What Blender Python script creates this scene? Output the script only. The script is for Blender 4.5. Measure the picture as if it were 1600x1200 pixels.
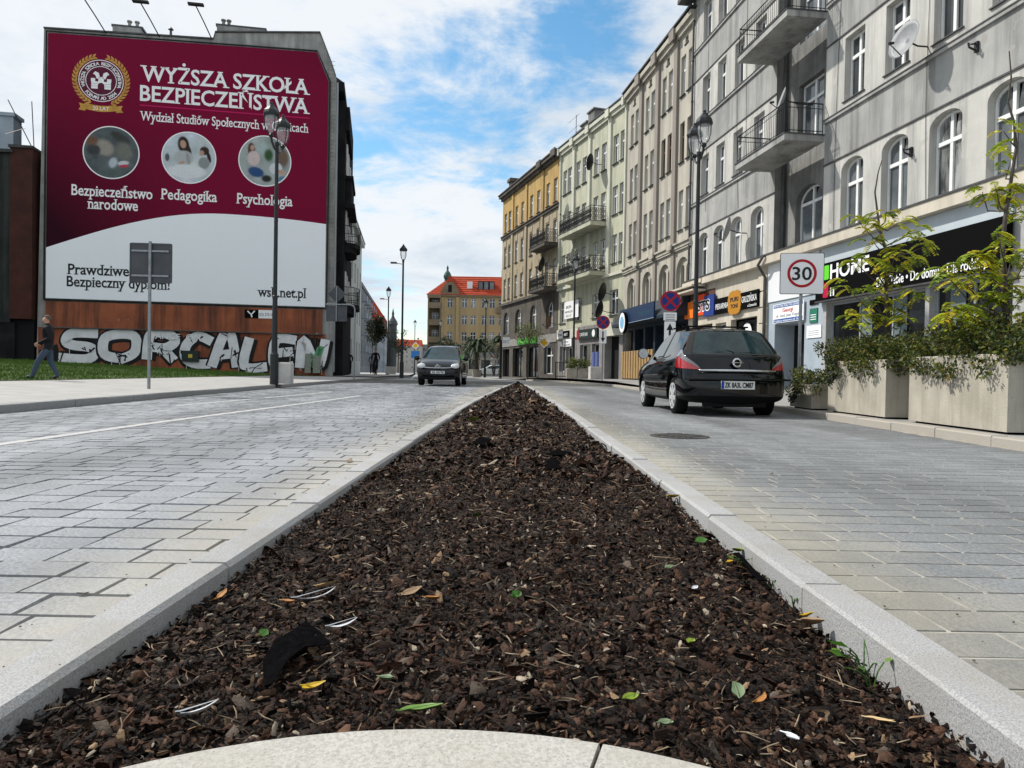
import bpy, bmesh, math, random
import numpy as np
from mathutils import Vector, Matrix
R = math.radians
random.seed(7); rng = np.random.default_rng(11)
scn = bpy.context.scene
for o in list(bpy.data.objects): bpy.data.objects.remove(o)
col = scn.collection

# ---------------------------------------------------------------- camera
cam = bpy.data.cameras.new('camera'); camo = bpy.data.objects.new('camera', cam); col.objects.link(camo)
cam.sensor_width = 36; cam.lens = 1142/1600*36; cam.clip_start = .05; cam.clip_end = 4000
scn.cycles.max_bounces = 5; scn.cycles.diffuse_bounces = 3; scn.cycles.glossy_bounces = 3; scn.cycles.transmission_bounces = 3
camo.location = (0, 0, .62)
camo.rotation_mode = 'QUATERNION'
camo.rotation_quaternion = (Matrix.Rotation(R(90-.853), 3, 'X') @ Matrix.Rotation(R(1.0), 3, 'Z')).to_quaternion()
scn.camera = camo

# ---------------------------------------------------------------- sky, sun, exposure
SUN_EL, SUN_AZ = 46, -62        # azimuth from +Y (street axis), negative = to the left
world = bpy.data.worlds.new('World'); scn.world = world; world.use_nodes = True
nt = world.node_tree; nt.nodes.clear()
def wn(t, **k):
    n = nt.nodes.new(t)
    for a, b in k.items(): setattr(n, a, b)
    return n
def wl(a, b): nt.links.new(a, b)
sky = wn('ShaderNodeTexSky', sky_type='NISHITA', sun_disc=False); sky.sun_elevation = R(SUN_EL); sky.sun_rotation = R(SUN_AZ)
sky.air_density = 1.1; sky.dust_density = .35; sky.ozone_density = 3.0
tc = wn('ShaderNodeTexCoord'); sep = wn('ShaderNodeSeparateXYZ'); wl(tc.outputs['Generated'], sep.inputs[0])
def wm(op, a, b=None, c=None, clamp=False):
    n = wn('ShaderNodeMath', operation=op, use_clamp=clamp)
    for i, x in enumerate((a, b, c)):
        if x is None: continue
        if isinstance(x, (int, float)): n.inputs[i].default_value = x
        else: wl(x, n.inputs[i])
    return n.outputs[0]
zc = wm('ADD', wm('MAXIMUM', sep.outputs[2], 0.0), .14)
cx = wm('DIVIDE', sep.outputs[0], zc); cy = wm('DIVIDE', sep.outputs[1], zc)
cmb = wn('ShaderNodeCombineXYZ'); wl(cx, cmb.inputs[0]); wl(cy, cmb.inputs[1])
def wnoise(scale, detail, rough, off, sx=1, sy=1):
    mp = wn('ShaderNodeMapping'); mp.inputs['Location'].default_value = off; mp.inputs['Scale'].default_value = (sx, sy, 1)
    wl(cmb.outputs[0], mp.inputs[0])
    n = wn('ShaderNodeTexNoise'); n.inputs['Scale'].default_value = scale; n.inputs['Detail'].default_value = detail; n.inputs['Roughness'].default_value = rough
    n.inputs['Distortion'].default_value = .25
    wl(mp.outputs[0], n.inputs['Vector']); return n.outputs[0]
n1 = wnoise(.55, 9, .60, (5.3, 1.0, 0), 1, 1.0)
n2 = wnoise(2.6, 7, .65, (1.1, 4.0, 0))
n3 = wnoise(1.3, 6, .62, (7.7, 1.3, 0))
cov = wm('ADD', wm('MULTIPLY', n1, .66), wm('MULTIPLY', n2, .34))
mr = wn('ShaderNodeMapRange', interpolation_type='SMOOTHSTEP'); mr.inputs['From Min'].default_value = .39; mr.inputs['From Max'].default_value = .49
wl(cov, mr.inputs['Value'])
cloud = wn('ShaderNodeMixRGB'); cloud.inputs[1].default_value = (6.9, 7.8, 8.8, 1); cloud.inputs[2].default_value = (9.9, 10.2, 10.5, 1)
mr2 = wn('ShaderNodeMapRange'); mr2.inputs['From Min'].default_value = .34; mr2.inputs['From Max'].default_value = .56; wl(n3, mr2.inputs['Value']); wl(mr2.outputs[0], cloud.inputs[0])
skyb = wn('ShaderNodeHueSaturation'); skyb.inputs['Hue'].default_value = .486; skyb.inputs['Saturation'].default_value = 1.18; skyb.inputs['Value'].default_value = 1.75; wl(sky.outputs[0], skyb.inputs['Color'])
mx = wn('ShaderNodeMixRGB'); wl(wm('MULTIPLY', mr.outputs[0], .95), mx.inputs[0]); wl(skyb.outputs[0], mx.inputs[1]); wl(cloud.outputs[0], mx.inputs[2])
bg = wn('ShaderNodeBackground'); bg.inputs[1].default_value = .083; wl(mx.outputs[0], bg.inputs[0])
wo = wn('ShaderNodeOutputWorld'); wl(bg.outputs[0], wo.inputs[0])
sun = bpy.data.lights.new('sun', 'SUN'); sun.energy = 4.3; sun.angle = R(1.6); sun.color = (1, .95, .87)
suno = bpy.data.objects.new('sun', sun); col.objects.link(suno)
sd = Vector((math.sin(R(SUN_AZ))*math.cos(R(SUN_EL)), math.cos(R(SUN_AZ))*math.cos(R(SUN_EL)), math.sin(R(SUN_EL))))
suno.rotation_mode = 'QUATERNION'; suno.rotation_quaternion = sd.to_track_quat('Z', 'Y'); suno.location = sd*60
vs = scn.view_settings; vs.view_transform = 'Standard'; vs.look = 'None'; vs.gamma = 1; vs.exposure = .16; vs.use_curve_mapping = False

# ---------------------------------------------------------------- helpers
def tag(o, label=None, cat=None, group=None, kind=None):
    if label: o['label'] = label
    if cat: o['category'] = cat
    if group: o['group'] = group
    if kind: o['kind'] = kind
    return o
def link(name, me, parent=None, loc=None, rot=None):
    o = bpy.data.objects.new(name, me); col.objects.link(o)
    if parent: o.parent = parent
    if loc is not None: o.location = loc
    if rot is not None: o.rotation_euler = rot
    return o
def root(name, loc, rz=0, label=None, cat=None, group=None):
    o = link(name, None, None, loc, (0, 0, rz)); o.empty_display_size = .2
    return tag(o, label, cat, group)
def mesh_from(name, v, f, mats, mi=None, smooth=False):
    me = bpy.data.meshes.new(name); me.from_pydata([tuple(p) for p in v], [], f)
    for m in (mats if isinstance(mats, (list, tuple)) else [mats]): me.materials.append(m)
    if mi is not None: me.polygons.foreach_set('material_index', mi)
    if smooth: me.polygons.foreach_set('use_smooth', [True]*len(f))
    me.update(); return me
class MB:
    def __init__(s): s.v = []; s.f = []; s.m = []
    def add(s, v, f, mi=0):
        n = len(s.v); s.v += [tuple(p) for p in v]; s.f += [tuple(i+n for i in q) for q in f]; s.m += [mi]*len(f); return s
    def box(s, x0, x1, y0, y1, z0, z1, mi=0, T=None):
        v = [(x, y, z) for z in (z0, z1) for y in (y0, y1) for x in (x0, x1)]
        if T is not None: v = [T @ Vector(p) for p in v]
        return s.add(v, [(0, 2, 3, 1), (4, 5, 7, 6), (0, 1, 5, 4), (2, 6, 7, 3), (0, 4, 6, 2), (1, 3, 7, 5)], mi)
    def bbox(s, x0, x1, y0, y1, z0, z1, b=.01, mi=0):       # box with chamfered top edges
        v = [(x0, y0, z0), (x1, y0, z0), (x1, y1, z0), (x0, y1, z0), (x0, y0, z1-b), (x1, y0, z1-b), (x1, y1, z1-b), (x0, y1, z1-b),
             (x0+b, y0+b, z1), (x1-b, y0+b, z1), (x1-b, y1-b, z1), (x0+b, y1-b, z1)]
        f = [(3, 2, 1, 0), (8, 9, 10, 11)]
        for a in (0, 4):
            for i in range(4): j = (i+1) % 4; f.append((a+i, a+j, a+4+j, a+4+i))
        return s.add(v, f, mi)
    def prism(s, poly, f3, h0, h1, mi=0):                   # poly 2-D, f3(a,b,h)->3-D
        n = len(poly); v = [f3(a, b, h0) for a, b in poly]+[f3(a, b, h1) for a, b in poly]
        f = [tuple(range(n-1, -1, -1)), tuple(range(n, 2*n))]+[(i, (i+1) % n, n+(i+1) % n, n+i) for i in range(n)]
        return s.add(v, f, mi)
    def tube(s, pts, r, n=6, mi=0, cap=True):
        pts = [Vector(p) for p in pts]; k = len(pts); rr = r if isinstance(r, (list, tuple)) else [r]*k
        v = []; up = None
        for i, p in enumerate(pts):
            t = (pts[min(i+1, k-1)]-pts[max(i-1, 0)]).normalized()
            if up is None:
                up = Vector((0, 0, 1)) if abs(t.z) < .9 else Vector((0, 1, 0))
            a = t.cross(up).normalized(); b = a.cross(t).normalized(); up = b
            for j in range(n):
                w = 2*math.pi*j/n; v.append(p+(a*math.cos(w)+b*math.sin(w))*rr[i])
        f = [(i*n+j, i*n+(j+1) % n, (i+1)*n+(j+1) % n, (i+1)*n+j) for i in range(k-1) for j in range(n)]
        if cap: f += [tuple(range(n-1, -1, -1)), tuple(range((k-1)*n, k*n))]
        return s.add(v, f, mi)
    def lathe(s, prof, n=12, c=(0, 0, 0), mi=0, T=None, ph=0):
        v = []
        for r, z in prof:
            for j in range(n):
                w = 2*math.pi*j/n+ph; p = Vector((c[0]+r*math.cos(w), c[1]+r*math.sin(w), c[2]+z)); v.append(T @ p if T is not None else p)
        k = len(prof)
        f = [(i*n+j, i*n+(j+1) % n, (i+1)*n+(j+1) % n, (i+1)*n+j) for i in range(k-1) for j in range(n)]
        f += [tuple(range(n-1, -1, -1)), tuple(range((k-1)*n, k*n))]
        return s.add(v, f, mi)
    def mesh(s, name, mats, smooth=False): return mesh_from(name, s.v, s.f, mats, s.m, smooth)
    def build(s, name, mats, parent=None, loc=None, rot=None, smooth=False):
        return link(name, s.mesh(name, mats, smooth), parent, loc, rot)
TMP = bpy.data.scenes.new('scratch')
def eval_mesh(ob, extra=()):       # evaluated mesh of a scratch object, worked out in its own small scene
    for q in (ob, *extra): TMP.collection.objects.link(q)
    vl_ = TMP.view_layers[0]; vl_.update(); dg = vl_.depsgraph; me = bpy.data.meshes.new_from_object(ob.evaluated_get(dg), depsgraph=dg)
    for q in (ob, *extra): bpy.data.objects.remove(q)
    return me
def copy_tree(o, parent=None):
    c = o.copy(); col.objects.link(c); c.parent = parent
    for ch in o.children: copy_tree(ch, c)
    return c
def sstep(a, b, x):
    t = min(1, max(0, (x-a)/(b-a))); return t*t*(3-2*t)
def gz(Y): return .10*sstep(10, 46, Y)

# ---------------------------------------------------------------- materials
def nodes(m): return m.node_tree.nodes, m.node_tree.links
def mat(name, c, rough=.7, c2=None, scale=4., metal=0, bump=0, bscale=None, spec=.22, detail=6, stretch=(1, 1, 1), lo=.35, hi=.65, rnd=0, coat=0, streak=None, speck=None, attr=None, emit=None, trans=0):
    m = bpy.data.materials.new(name); m.use_nodes = True; N, L = nodes(m); b = N['Principled BSDF']
    b.inputs['Base Color'].default_value = (*c, 1); b.inputs['Roughness'].default_value = rough; b.inputs['Metallic'].default_value = metal
    b.inputs['Specular IOR Level'].default_value = spec; b.inputs['Coat Weight'].default_value = coat; b.inputs['Coat Roughness'].default_value = .05
    if trans: b.inputs['Transmission Weight'].default_value = trans
    if emit: b.inputs['Emission Color'].default_value = (*emit[0], 1); b.inputs['Emission Strength'].default_value = emit[1]
    t = N.new('ShaderNodeTexCoord')
    def noise(sc, det, st=(1, 1, 1), rg=.6):
        mp = N.new('ShaderNodeMapping'); mp.inputs['Scale'].default_value = st; L.new(t.outputs['Object'], mp.inputs[0])
        n = N.new('ShaderNodeTexNoise'); n.inputs['Scale'].default_value = sc; n.inputs['Detail'].default_value = det; n.inputs['Roughness'].default_value = rg
        L.new(mp.outputs[0], n.inputs['Vector']); return n.outputs[0]
    def ramp(x, a, bb):
        r = N.new('ShaderNodeMapRange'); r.inputs['From Min'].default_value = a; r.inputs['From Max'].default_value = bb; L.new(x, r.inputs['Value']); return r.outputs[0]
    def mix(fac, A, B, mode='MIX'):
        x = N.new('ShaderNodeMixRGB'); x.blend_type = mode
        for i, q in ((0, fac), (1, A), (2, B)):
            if isinstance(q, tuple): x.inputs[i].default_value = (*q, 1)
            elif isinstance(q, (int, float)): x.inputs[i].default_value = q
            else: L.new(q, x.inputs[i])
        return x.outputs[0]
    cur = c
    if c2 is not None: cur = mix(ramp(noise(scale, detail, stretch), lo, hi), c, c2)
    if streak: cur = mix(ramp(noise(streak[1], 5, (1, 1, .06), .7), .45, .72), cur, streak[0])
    if speck: cur = mix(ramp(noise(speck[1], 2), speck[2], speck[2]+.05), cur, speck[0])
    if attr:
        a = N.new('ShaderNodeAttribute'); a.attribute_name = attr; cur = mix(1., cur, a.outputs['Color'], 'MULTIPLY')
    if rnd:
        oi = N.new('ShaderNodeObjectInfo'); r = N.new('ShaderNodeMapRange'); r.inputs['To Min'].default_value = 1-rnd; r.inputs['To Max'].default_value = 1+rnd; L.new(oi.outputs['Random'], r.inputs['Value'])
        cc = N.new('ShaderNodeCombineColor')
        for i in range(3): L.new(r.outputs[0], cc.inputs[i])
        cur = mix(1., cur, cc.outputs[0], 'MULTIPLY')
    if not isinstance(cur, tuple): L.new(cur, b.inputs['Base Color'])
    if bump:
        bp = N.new('ShaderNodeBump'); bp.inputs['Strength'].default_value = bump; bp.inputs['Distance'].default_value = .02
        L.new(noise(bscale or scale*6, 5), bp.inputs['Height']); L.new(bp.outputs[0], b.inputs['Normal'])
    return m
def plain(name, c, rough=.6, **k): return mat(name, c, rough, **k)
M = {}
M['granite'] = mat('granite', (.39, .39, .388), .75, (.26, .265, .27), 210, detail=3, lo=.42, hi=.62, speck=((.17, .17, .17), 300, .63), bump=.25, bscale=120, rnd=.09, streak=((.30, .285, .26), 3.5))
M['granite_warm'] = mat('granite_warm', (.45, .44, .405), .8, (.33, .32, .295), 150, detail=3, lo=.42, hi=.64, speck=((.20, .195, .19), 210, .65), bump=.25, bscale=90, streak=((.36, .34, .30), 4))
M['glass'] = mat('window_glass', (.022, .027, .03), .04, (.05, .055, .06), .7, spec=.55, rnd=.4)
M['glass_pale'] = mat('window_glass_pale', (.16, .18, .19), .06, (.07, .08, .09), .9, spec=.55, rnd=.5)
M['glass_curtain'] = mat('window_curtain', (.30, .31, .30), .08, (.06, .065, .07), 1.3, spec=.55, rnd=.4, stretch=(2.5, 1, .6), lo=.42, hi=.58)
M['shopglass'] = mat('shop_glass', (.008, .009, .01), .05, (.02, .022, .024), 1.1, spec=.3)
M['white'] = mat('white_frame', (.78, .79, .78), .45, (.68, .69, .69), 3)
M['brownframe'] = mat('brown_frame', (.14, .075, .05), .5, (.09, .05, .035), 3)
M['paleframe'] = mat('grey_shop_frame', (.30, .33, .35), .5, (.24, .27, .29), 3)
M['sheet'] = mat('zinc_sheet', (.06, .062, .065), .5, (.10, .10, .10), 3, metal=.3)
M['iron'] = mat('black_iron', (.014, .015, .017), .5, (.03, .03, .03), 9)
M['pole'] = mat('lamp_post_paint', (.016, .019, .022), .42, (.026, .03, .033), 6, spec=.3)
M['galv'] = mat('galvanised_steel', (.30, .32, .34), .45, (.22, .24, .26), 14, metal=.75)
M['concrete'] = mat('concrete', (.44, .41, .345), .85, (.33, .305, .25), 2.2, streak=((.27, .25, .21), 5), speck=((.22, .20, .17), 34, .69), bump=.3, bscale=40)
M['concrete_pale'] = mat('concrete_pale', (.55, .54, .51), .85, (.44, .43, .41), 3, bump=.2)
M['black'] = plain('black_paint', (.004, .004, .0045), .6, spec=.03)
M['printblack'] = plain('print_black', (.02, .02, .022), .7)
M['printwhite'] = plain('print_white', (.86, .87, .88), .6)
M['bark'] = mat('tree_bark', (.06, .05, .04), .9, (.11, .095, .08), 18, bump=.5)
# ================================================================ ground, roads, kerbs, median
def strip(name, La, Lb, zf, mats, seg=None, kind='structure', parent=None, sub=1):
    # sheet between two plan polylines of equal length
    v = []; f = []; n = sub+1
    for (a, b) in zip(La, Lb):
        for k in range(n):
            t = k/sub; x = a[0]+(b[0]-a[0])*t; y = a[1]+(b[1]-a[1])*t; v.append((x, y, zf(x, y)))
    for i in range(len(La)-1):
        for k in range(sub): f.append((i*n+k, i*n+k+1, (i+1)*n+k+1, (i+1)*n+k))
    return tag(link(name, mesh_from(name, v, f, mats), parent), kind=kind)
def interp(pts, y):
    if y <= pts[0][1]:
        (x0, y0), (x1, y1) = pts[0], pts[1]
    else:
        for i in range(len(pts)-1):
            (x0, y0), (x1, y1) = pts[i], pts[i+1]
            if y <= y1: break
    return x0+(x1-x0)*(y-y0)/(y1-y0)
KL = [(-6.0, -3), (-6.42, 9.2), (-6.98, 16.1), (-7.3, 23), (-7.65, 33), (-8.1, 58), (-14, 105), (-26, 200)]        # left kerb line (road side)
KR = [(4.2, -3), (4.58, 6.5), (4.83, 12.9), (5.05, 20), (4.6, 34), (3.4, 44), (1.0, 52), (-2.6, 66)]       # right kerb line
ML = [(-1.0, -1), (-.97, 2), (-.95, 6), (-.88, 14), (-.55, 24), (-.05, 35), (.36, 44)]            # median, outer edge left
MR = [(.955, -1), (.955, 2), (.957, 6), (.97, 14), (.86, 24), (.62, 35), (.40, 44)]
m_ground = mat('ground_paving', (.33, .33, .325), .85, (.26, .26, .26), .6)
tag(link('ground', mesh_from('ground', [(-900, -60, -.12), (900, -60, -.12), (900, 1800, -.12), (-900, 1800, -.12)], [(0, 1, 2, 3)], m_ground)), kind='structure')

m_bedL = mat('joint_dark', (.05, .05, .047), .95, (.22, .21, .19), 2.5)
m_bedR = mat('joint_sand', (.42, .40, .35), .95, (.20, .19, .165), 4)
m_far = mat('far_setts', (.40, .405, .41), .8, (.30, .305, .31), 1.4, stretch=(.5, 4, 1), speck=((.13, .13, .13), 5, .66))
ys = [-3, 0, 3, 6, 8, 10, 12, 14, 16, 18, 20, 22, 24, 26, 28, 30, 32, 36, 40, 44, 48, 52, 58, 66, 80, 105, 150, 200]
yl = [y for y in ys if y <= 44]
road_l = strip('road_left', [(interp(KL, y), y) for y in yl], [(interp(ML, y)+.06, y) for y in yl], lambda x, y: gz(y)-.012, m_bedL, sub=3)
road_r = strip('road_right', [(interp(MR, y)-.06, y) for y in yl], [(interp(KR, y), y) for y in yl], lambda x, y: gz(y)-.0025, m_bedR, sub=3)
yf = [y for y in ys if y >= 48]
strip('road_far', [(interp(KL, y), y) for y in [44]+yf], [(interp(KR, y), y) if y <= 66 else (-2.6+(y-66)*.35, y) for y in [44]+yf], lambda x, y: gz(y)-.004, m_far, sub=4)
strip('square', [(-7+(y-52)*-.13, y) for y in (52, 66, 105, 160, 230)], [(30, y) for y in (52, 66, 105, 160, 230)], lambda x, y: .125, mat('square_paving', (.36, .36, .35), .85, (.27, .27, .27), 1.0))

# --- granite setts, laid in courses across the road
def sett_mat(name, c, c2, dust, side):
    m = mat(name, c, .72, c2, 60, detail=4, lo=.38, hi=.62, speck=((.12, .12, .12), 150, .68), bump=.35, bscale=55, attr='tone')
    N, L = nodes(m); b = N['Principled BSDF']; src = b.inputs['Base Color'].links[0].from_socket
    g = N.new('ShaderNodeNewGeometry'); s = N.new('ShaderNodeSeparateXYZ'); L.new(g.outputs['Position'], s.inputs[0])
    # sandy dust swept against the median kerb, ragged edge
    r = N.new('ShaderNodeMapRange'); L.new(s.outputs[0], r.inputs['Value'])
    if side < 0: r.inputs['From Min'].default_value = -1.75; r.inputs['From Max'].default_value = -1.0
    else: r.inputs['From Min'].default_value = 1.85; r.inputs['From Max'].default_value = 1.0
    n = N.new('ShaderNodeTexNoise'); n.inputs['Scale'].default_value = 2.3; n.inputs['Detail'].default_value = 8; n.inputs['Roughness'].default_value = .65; L.new(g.outputs['Position'], n.inputs['Vector'])
    a = N.new('ShaderNodeMath'); a.operation = 'MULTIPLY_ADD'; L.new(n.outputs[0], a.inputs[0]); a.inputs[1].default_value = 1.3; L.new(r.outputs[0], a.inputs[2])
    q = N.new('ShaderNodeMapRange'); q.inputs['From Min'].default_value = 1.0; q.inputs['From Max'].default_value = 1.75; q.inputs['To Max'].default_value = .8; L.new(a.outputs[0], q.inputs['Value'])
    x = N.new('ShaderNodeMixRGB'); L.new(q.outputs[0], x.inputs[0]); L.new(src, x.inputs[1]); x.inputs[2].default_value = (*dust, 1)
    # long worn stains along the wheel tracks
    mp = N.new('ShaderNodeMapping'); mp.inputs['Scale'].default_value = (1.1, .16, 1); L.new(g.outputs['Position'], mp.inputs[0])
    n2 = N.new('ShaderNodeTexNoise'); n2.inputs['Scale'].default_value = .9; n2.inputs['Detail'].default_value = 6; L.new(mp.outputs[0], n2.inputs['Vector'])
    q2 = N.new('ShaderNodeMapRange'); q2.inputs['From Min'].default_value = .35; q2.inputs['From Max'].default_value = .65; q2.inputs['To Min'].default_value = .66; q2.inputs['To Max'].default_value = 1.15; L.new(n2.outputs[0], q2.inputs['Value'])
    y = N.new('ShaderNodeMixRGB'); y.blend_type = 'MULTIPLY'; y.inputs[0].default_value = 1; L.new(x.outputs[0], y.inputs[1]); L.new(q2.outputs[0], y.inputs[2]); L.new(y.outputs[0], b.inputs['Base Color'])
    return m
m_settL = sett_mat('sett_light', (.31, .325, .345), (.22, .23, .245), (.34, .32, .275), -1)
m_settR = sett_mat('sett_grey', (.25, .26, .268), (.165, .173, .18), (.36, .335, .275), 1)
def tone_attr(me, vals):       # vals per polygon -> corner colour
    a = me.color_attributes.new('tone', 'FLOAT_COLOR', 'CORNER')
    lt = np.zeros(len(me.polygons), dtype=np.int64); me.polygons.foreach_get('loop_total', lt)
    v = np.repeat(np.asarray(vals, dtype=np.float32), lt, axis=0)
    if v.ndim == 1: v = np.stack([v, v, v, np.ones_like(v)], 1)
    a.data.foreach_set('color', v.astype(np.float32).ravel())
def setts(owner, xa, xb, y0, y1, m, flat):
    items = []; y = y0; row = 0
    while y < y1:
        d = random.uniform(.163, .171); ym = y+d/2
        a, b = xa(ym), xb(ym); x = a-random.uniform(0, .28)
        while x < b:
            w = random.choice((.215, .235, .235, .25, .27)); x0 = max(x, a); x1 = min(x+w, b)
            if x1-x0 > .04: items.append((x0, x1, y, y+d, flat*random.uniform(-.002, .002), random.uniform(.87, 1.09), flat*random.uniform(-.0015, .0015)))
            x += w
        y += d; row += 1
    def key(t):
        cx, cy = (t[0]+t[1])/2, (t[2]+t[3])/2
        vis = abs(cx)/max(cy, .3) < .71 and (.62*1142/max(cy, .3) < 640)
        return (not vis, cy*cy+.2*cx*cx)
    items.sort(key=key)
    j = .007
    def geo(t, n0, V, Fc, T):
        x0, x1, ya, yb, dz, tone, tilt = t; z = gz((ya+yb)/2)+dz; c = .004
        jx = random.uniform(.0024, .0040); jy = random.uniform(.0024, .0036)
        V += [(x0+jx, ya+jy, z-.02), (x1-jx, ya+jy, z-.02), (x1-jx, yb-jy, z-.02), (x0+jx, yb-jy, z-.02),
              (x0+jx+c, ya+jy+c, z+tilt), (x1-jx-c, ya+jy+c, z+tilt), (x1-jx-c, yb-jy-c, z-tilt), (x0+jx+c, yb-jy-c, z-tilt)]
        Fc += [(n0+4, n0+5, n0+6, n0+7)]+[(n0+i, n0+(i+1) % 4, n0+4+(i+1) % 4, n0+4+i) for i in range(4)]
        T += [tone]*5
    for t in items[:300]:
        V = []; Fc = []; T = []; geo(t, 0, V, Fc, T); cx, cy = (t[0]+t[1])/2, (t[2]+t[3])/2
        me = mesh_from('sett', [(p[0]-cx, p[1]-cy, p[2]) for p in V], Fc, m); tone_attr(me, T); link('sett', me, owner, (cx, cy, 0))
    V = []; Fc = []; T = []
    for t in items[300:]: geo(t, len(V), V, Fc, T)
    me = mesh_from('sett_field', V, Fc, m); tone_attr(me, T); tag(link('sett_field', me, owner), kind='stuff')
setts(road_l, lambda y: interp(KL, y)+.02, lambda y: interp(ML, y)-.005, .3, 33, m_settL, 1.)
setts(road_r, lambda y: interp(MR, y)+.005, lambda y: interp(KR, y)-.01, .3, 33, m_settR, .3)
# pale stone band in the left lane
m_band = mat('pale_stone_band', (.50, .50, .49), .7, (.38, .38, .38), 30, bump=.2)
band = [(-3.98, -1), (-3.93, 5.6), (-3.93, 8.2), (-3.70, 15.1), (-3.62, 17.5)]
yb = [1+.5*i for i in range(34)]
bp = root('stone_band', (0, 0, 0)); tag(bp, kind='structure')
for i, y in enumerate(yb[:-1]):
    mb = MB(); x = interp(band, y); x2 = interp(band, yb[i+1]); z = gz(y)
    mb.bbox(-.06, .06, -.247, .247, -.02, .006, .004); mb.build('band_stone', m_band, bp, ((x+x2)/2, y+.25, z))
# second, fainter band further left
bp2 = root('stone_band', (0, 0, 0)); tag(bp2, kind='structure')
for i in range(14):
    y = 12+i*.6; mb = MB(); mb.bbox(-.05, .05, -.297, .297, -.02, .005, .004); mb.build('band_stone', m_band, bp2, (-5.35+.03*i, y, gz(y)))

# --- kerbs
def kerb(name, path, w, z1, z0, zf, m, step=1.0, y0=0.6, y1=32, side=1, bev=.012):
    r = root(name, (0, 0, 0)); tag(r, kind='structure'); y = y0
    while y < y1:
        ye = min(y+step, y1)
        xa, xb = interp(path, y), interp(path, ye); za, zb = zf(y), zf(ye); g = .0045
        a, b = (xa, xa+side*w), (xb, xb+side*w)
        lo = lambda q: min(q); hi = lambda q: max(q)
        zt = z1+random.uniform(-.004, .004); sx = random.uniform(-.004, .004); e = bev*random.uniform(.6, 1.3)
        v = [(lo(a)+sx, y+g, za+z0), (hi(a)+sx, y+g, za+z0), (hi(b)+sx, ye-g, zb+z0), (lo(b)+sx, ye-g, zb+z0)]
        v += [(p[0], p[1], (za if i < 2 else zb)+zt-e) for i, p in enumerate(v)]
        v += [(lo(a)+sx+e, y+g+e*.4, za+zt), (hi(a)+sx-e, y+g+e*.4, za+zt), (hi(b)+sx-e, ye-g-e*.4, zb+zt), (lo(b)+sx+e, ye-g-e*.4, zb+zt)]
        f = [(8, 9, 10, 11)]+[(k+i, k+(i+1) % 4, k+4+(i+1) % 4, k+4+i) for k in (0, 4) for i in range(4)]
        cx, cy = sum(p[0] for p in v[:4])/4, (y+ye)/2
        link('kerb_stone', mesh_from('kerb_stone', [(p[0]-cx, p[1]-cy, p[2]) for p in v], f, m), r, (cx, cy, 0)); y = ye
    return r
kerb('median_kerb_left', ML, .13, .04, -.2, gz, M['granite'], 1.0, .18, 43.6, 1)
kerb('median_kerb_right', MR, .125, .04, -.2, gz, M['granite'], 1.0, .05, 43.6, -1)
m_kL = mat('kerb_grey', (.24, .245, .25), .75, (.33, .33, .33), 30, bump=.2)
m_kR = mat('kerb_sandstone', (.36, .325, .27), .8, (.34, .32, .29), 18, bump=.2, speck=((.2, .19, .17), 60, .66))
kerb('pavement_kerb_left', KL, .16, .11, -.1, gz, m_kL, 1.0, 4, 60, -1)
kerb('pavement_kerb_right', KR, .18, .10, -.1, gz, m_kR, 1.0, 3, 52, 1)
# ring of granite segments round the spot where the camera rests
ring = root('granite_ring', (-.1, .32, 0)); tag(ring, kind='structure')
for k in range(6):
    a0, a1 = R(60*k+13), R(60*k+73); mb = MB(); n = 18; ro, ri = .862, .56; gp = .004
    A = [a0+gp+(a1-a0-2*gp)*i/n for i in range(n+1)]
    V = []
    for a in A:
        c, s = math.cos(a), math.sin(a)
        for r_, z in ((ri, -.2), (ri, .036), (ri+.008, .044), (ro-.012, .044), (ro, .032), (ro, -.2)): V.append((r_*c, r_*s, z))
    Fc = [(i*6+j, i*6+j+1, (i+1)*6+j+1, (i+1)*6+j) for i in range(n) for j in range(5)]+[(0, 1, 2, 3, 4, 5), tuple(n*6+j for j in (5, 4, 3, 2, 1, 0))]
    link('ring_stone', mesh_from('ring_stone', V, Fc, M['granite_warm']), ring)

# --- mulch bed
def inner(y, L_, s): return interp(L_, y)+s*.122
def mulch_z(x, y):
    a, b = inner(y, ML, 1), inner(y, MR, -1); t = min(1, max(0, (x-a)/max(.05, b-a)))
    return gz(y)-.010-.010*t+.045*math.sin(math.pi*t)**.8*sstep(.5, 6, y)+.012*math.sin(3.1*x+1.3*y)+.008*math.sin(7*x-4.3*y)+.01*math.sin(1.1*y+2)
m_soil = mat('mulch_soil', (.018, .013, .010), .95, (.035, .024, .018), 40, bump=.8, bscale=60)
yy = [.2+.25*i for i in range(170)]
bed = strip('mulch_bed', [(inner(y, ML, 1)-.02, y) for y in yy], [(max(inner(y, MR, -1)+.02, inner(y, ML, 1)-.01), y) for y in yy], lambda x, y: mulch_z(x, y)-.012, m_soil, sub=10)
m_chip = mat('bark_chip', (1, 1, 1), .62, (.62, .60, .58), 70, attr='tone', bump=.5, bscale=200, spec=.10)
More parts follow.
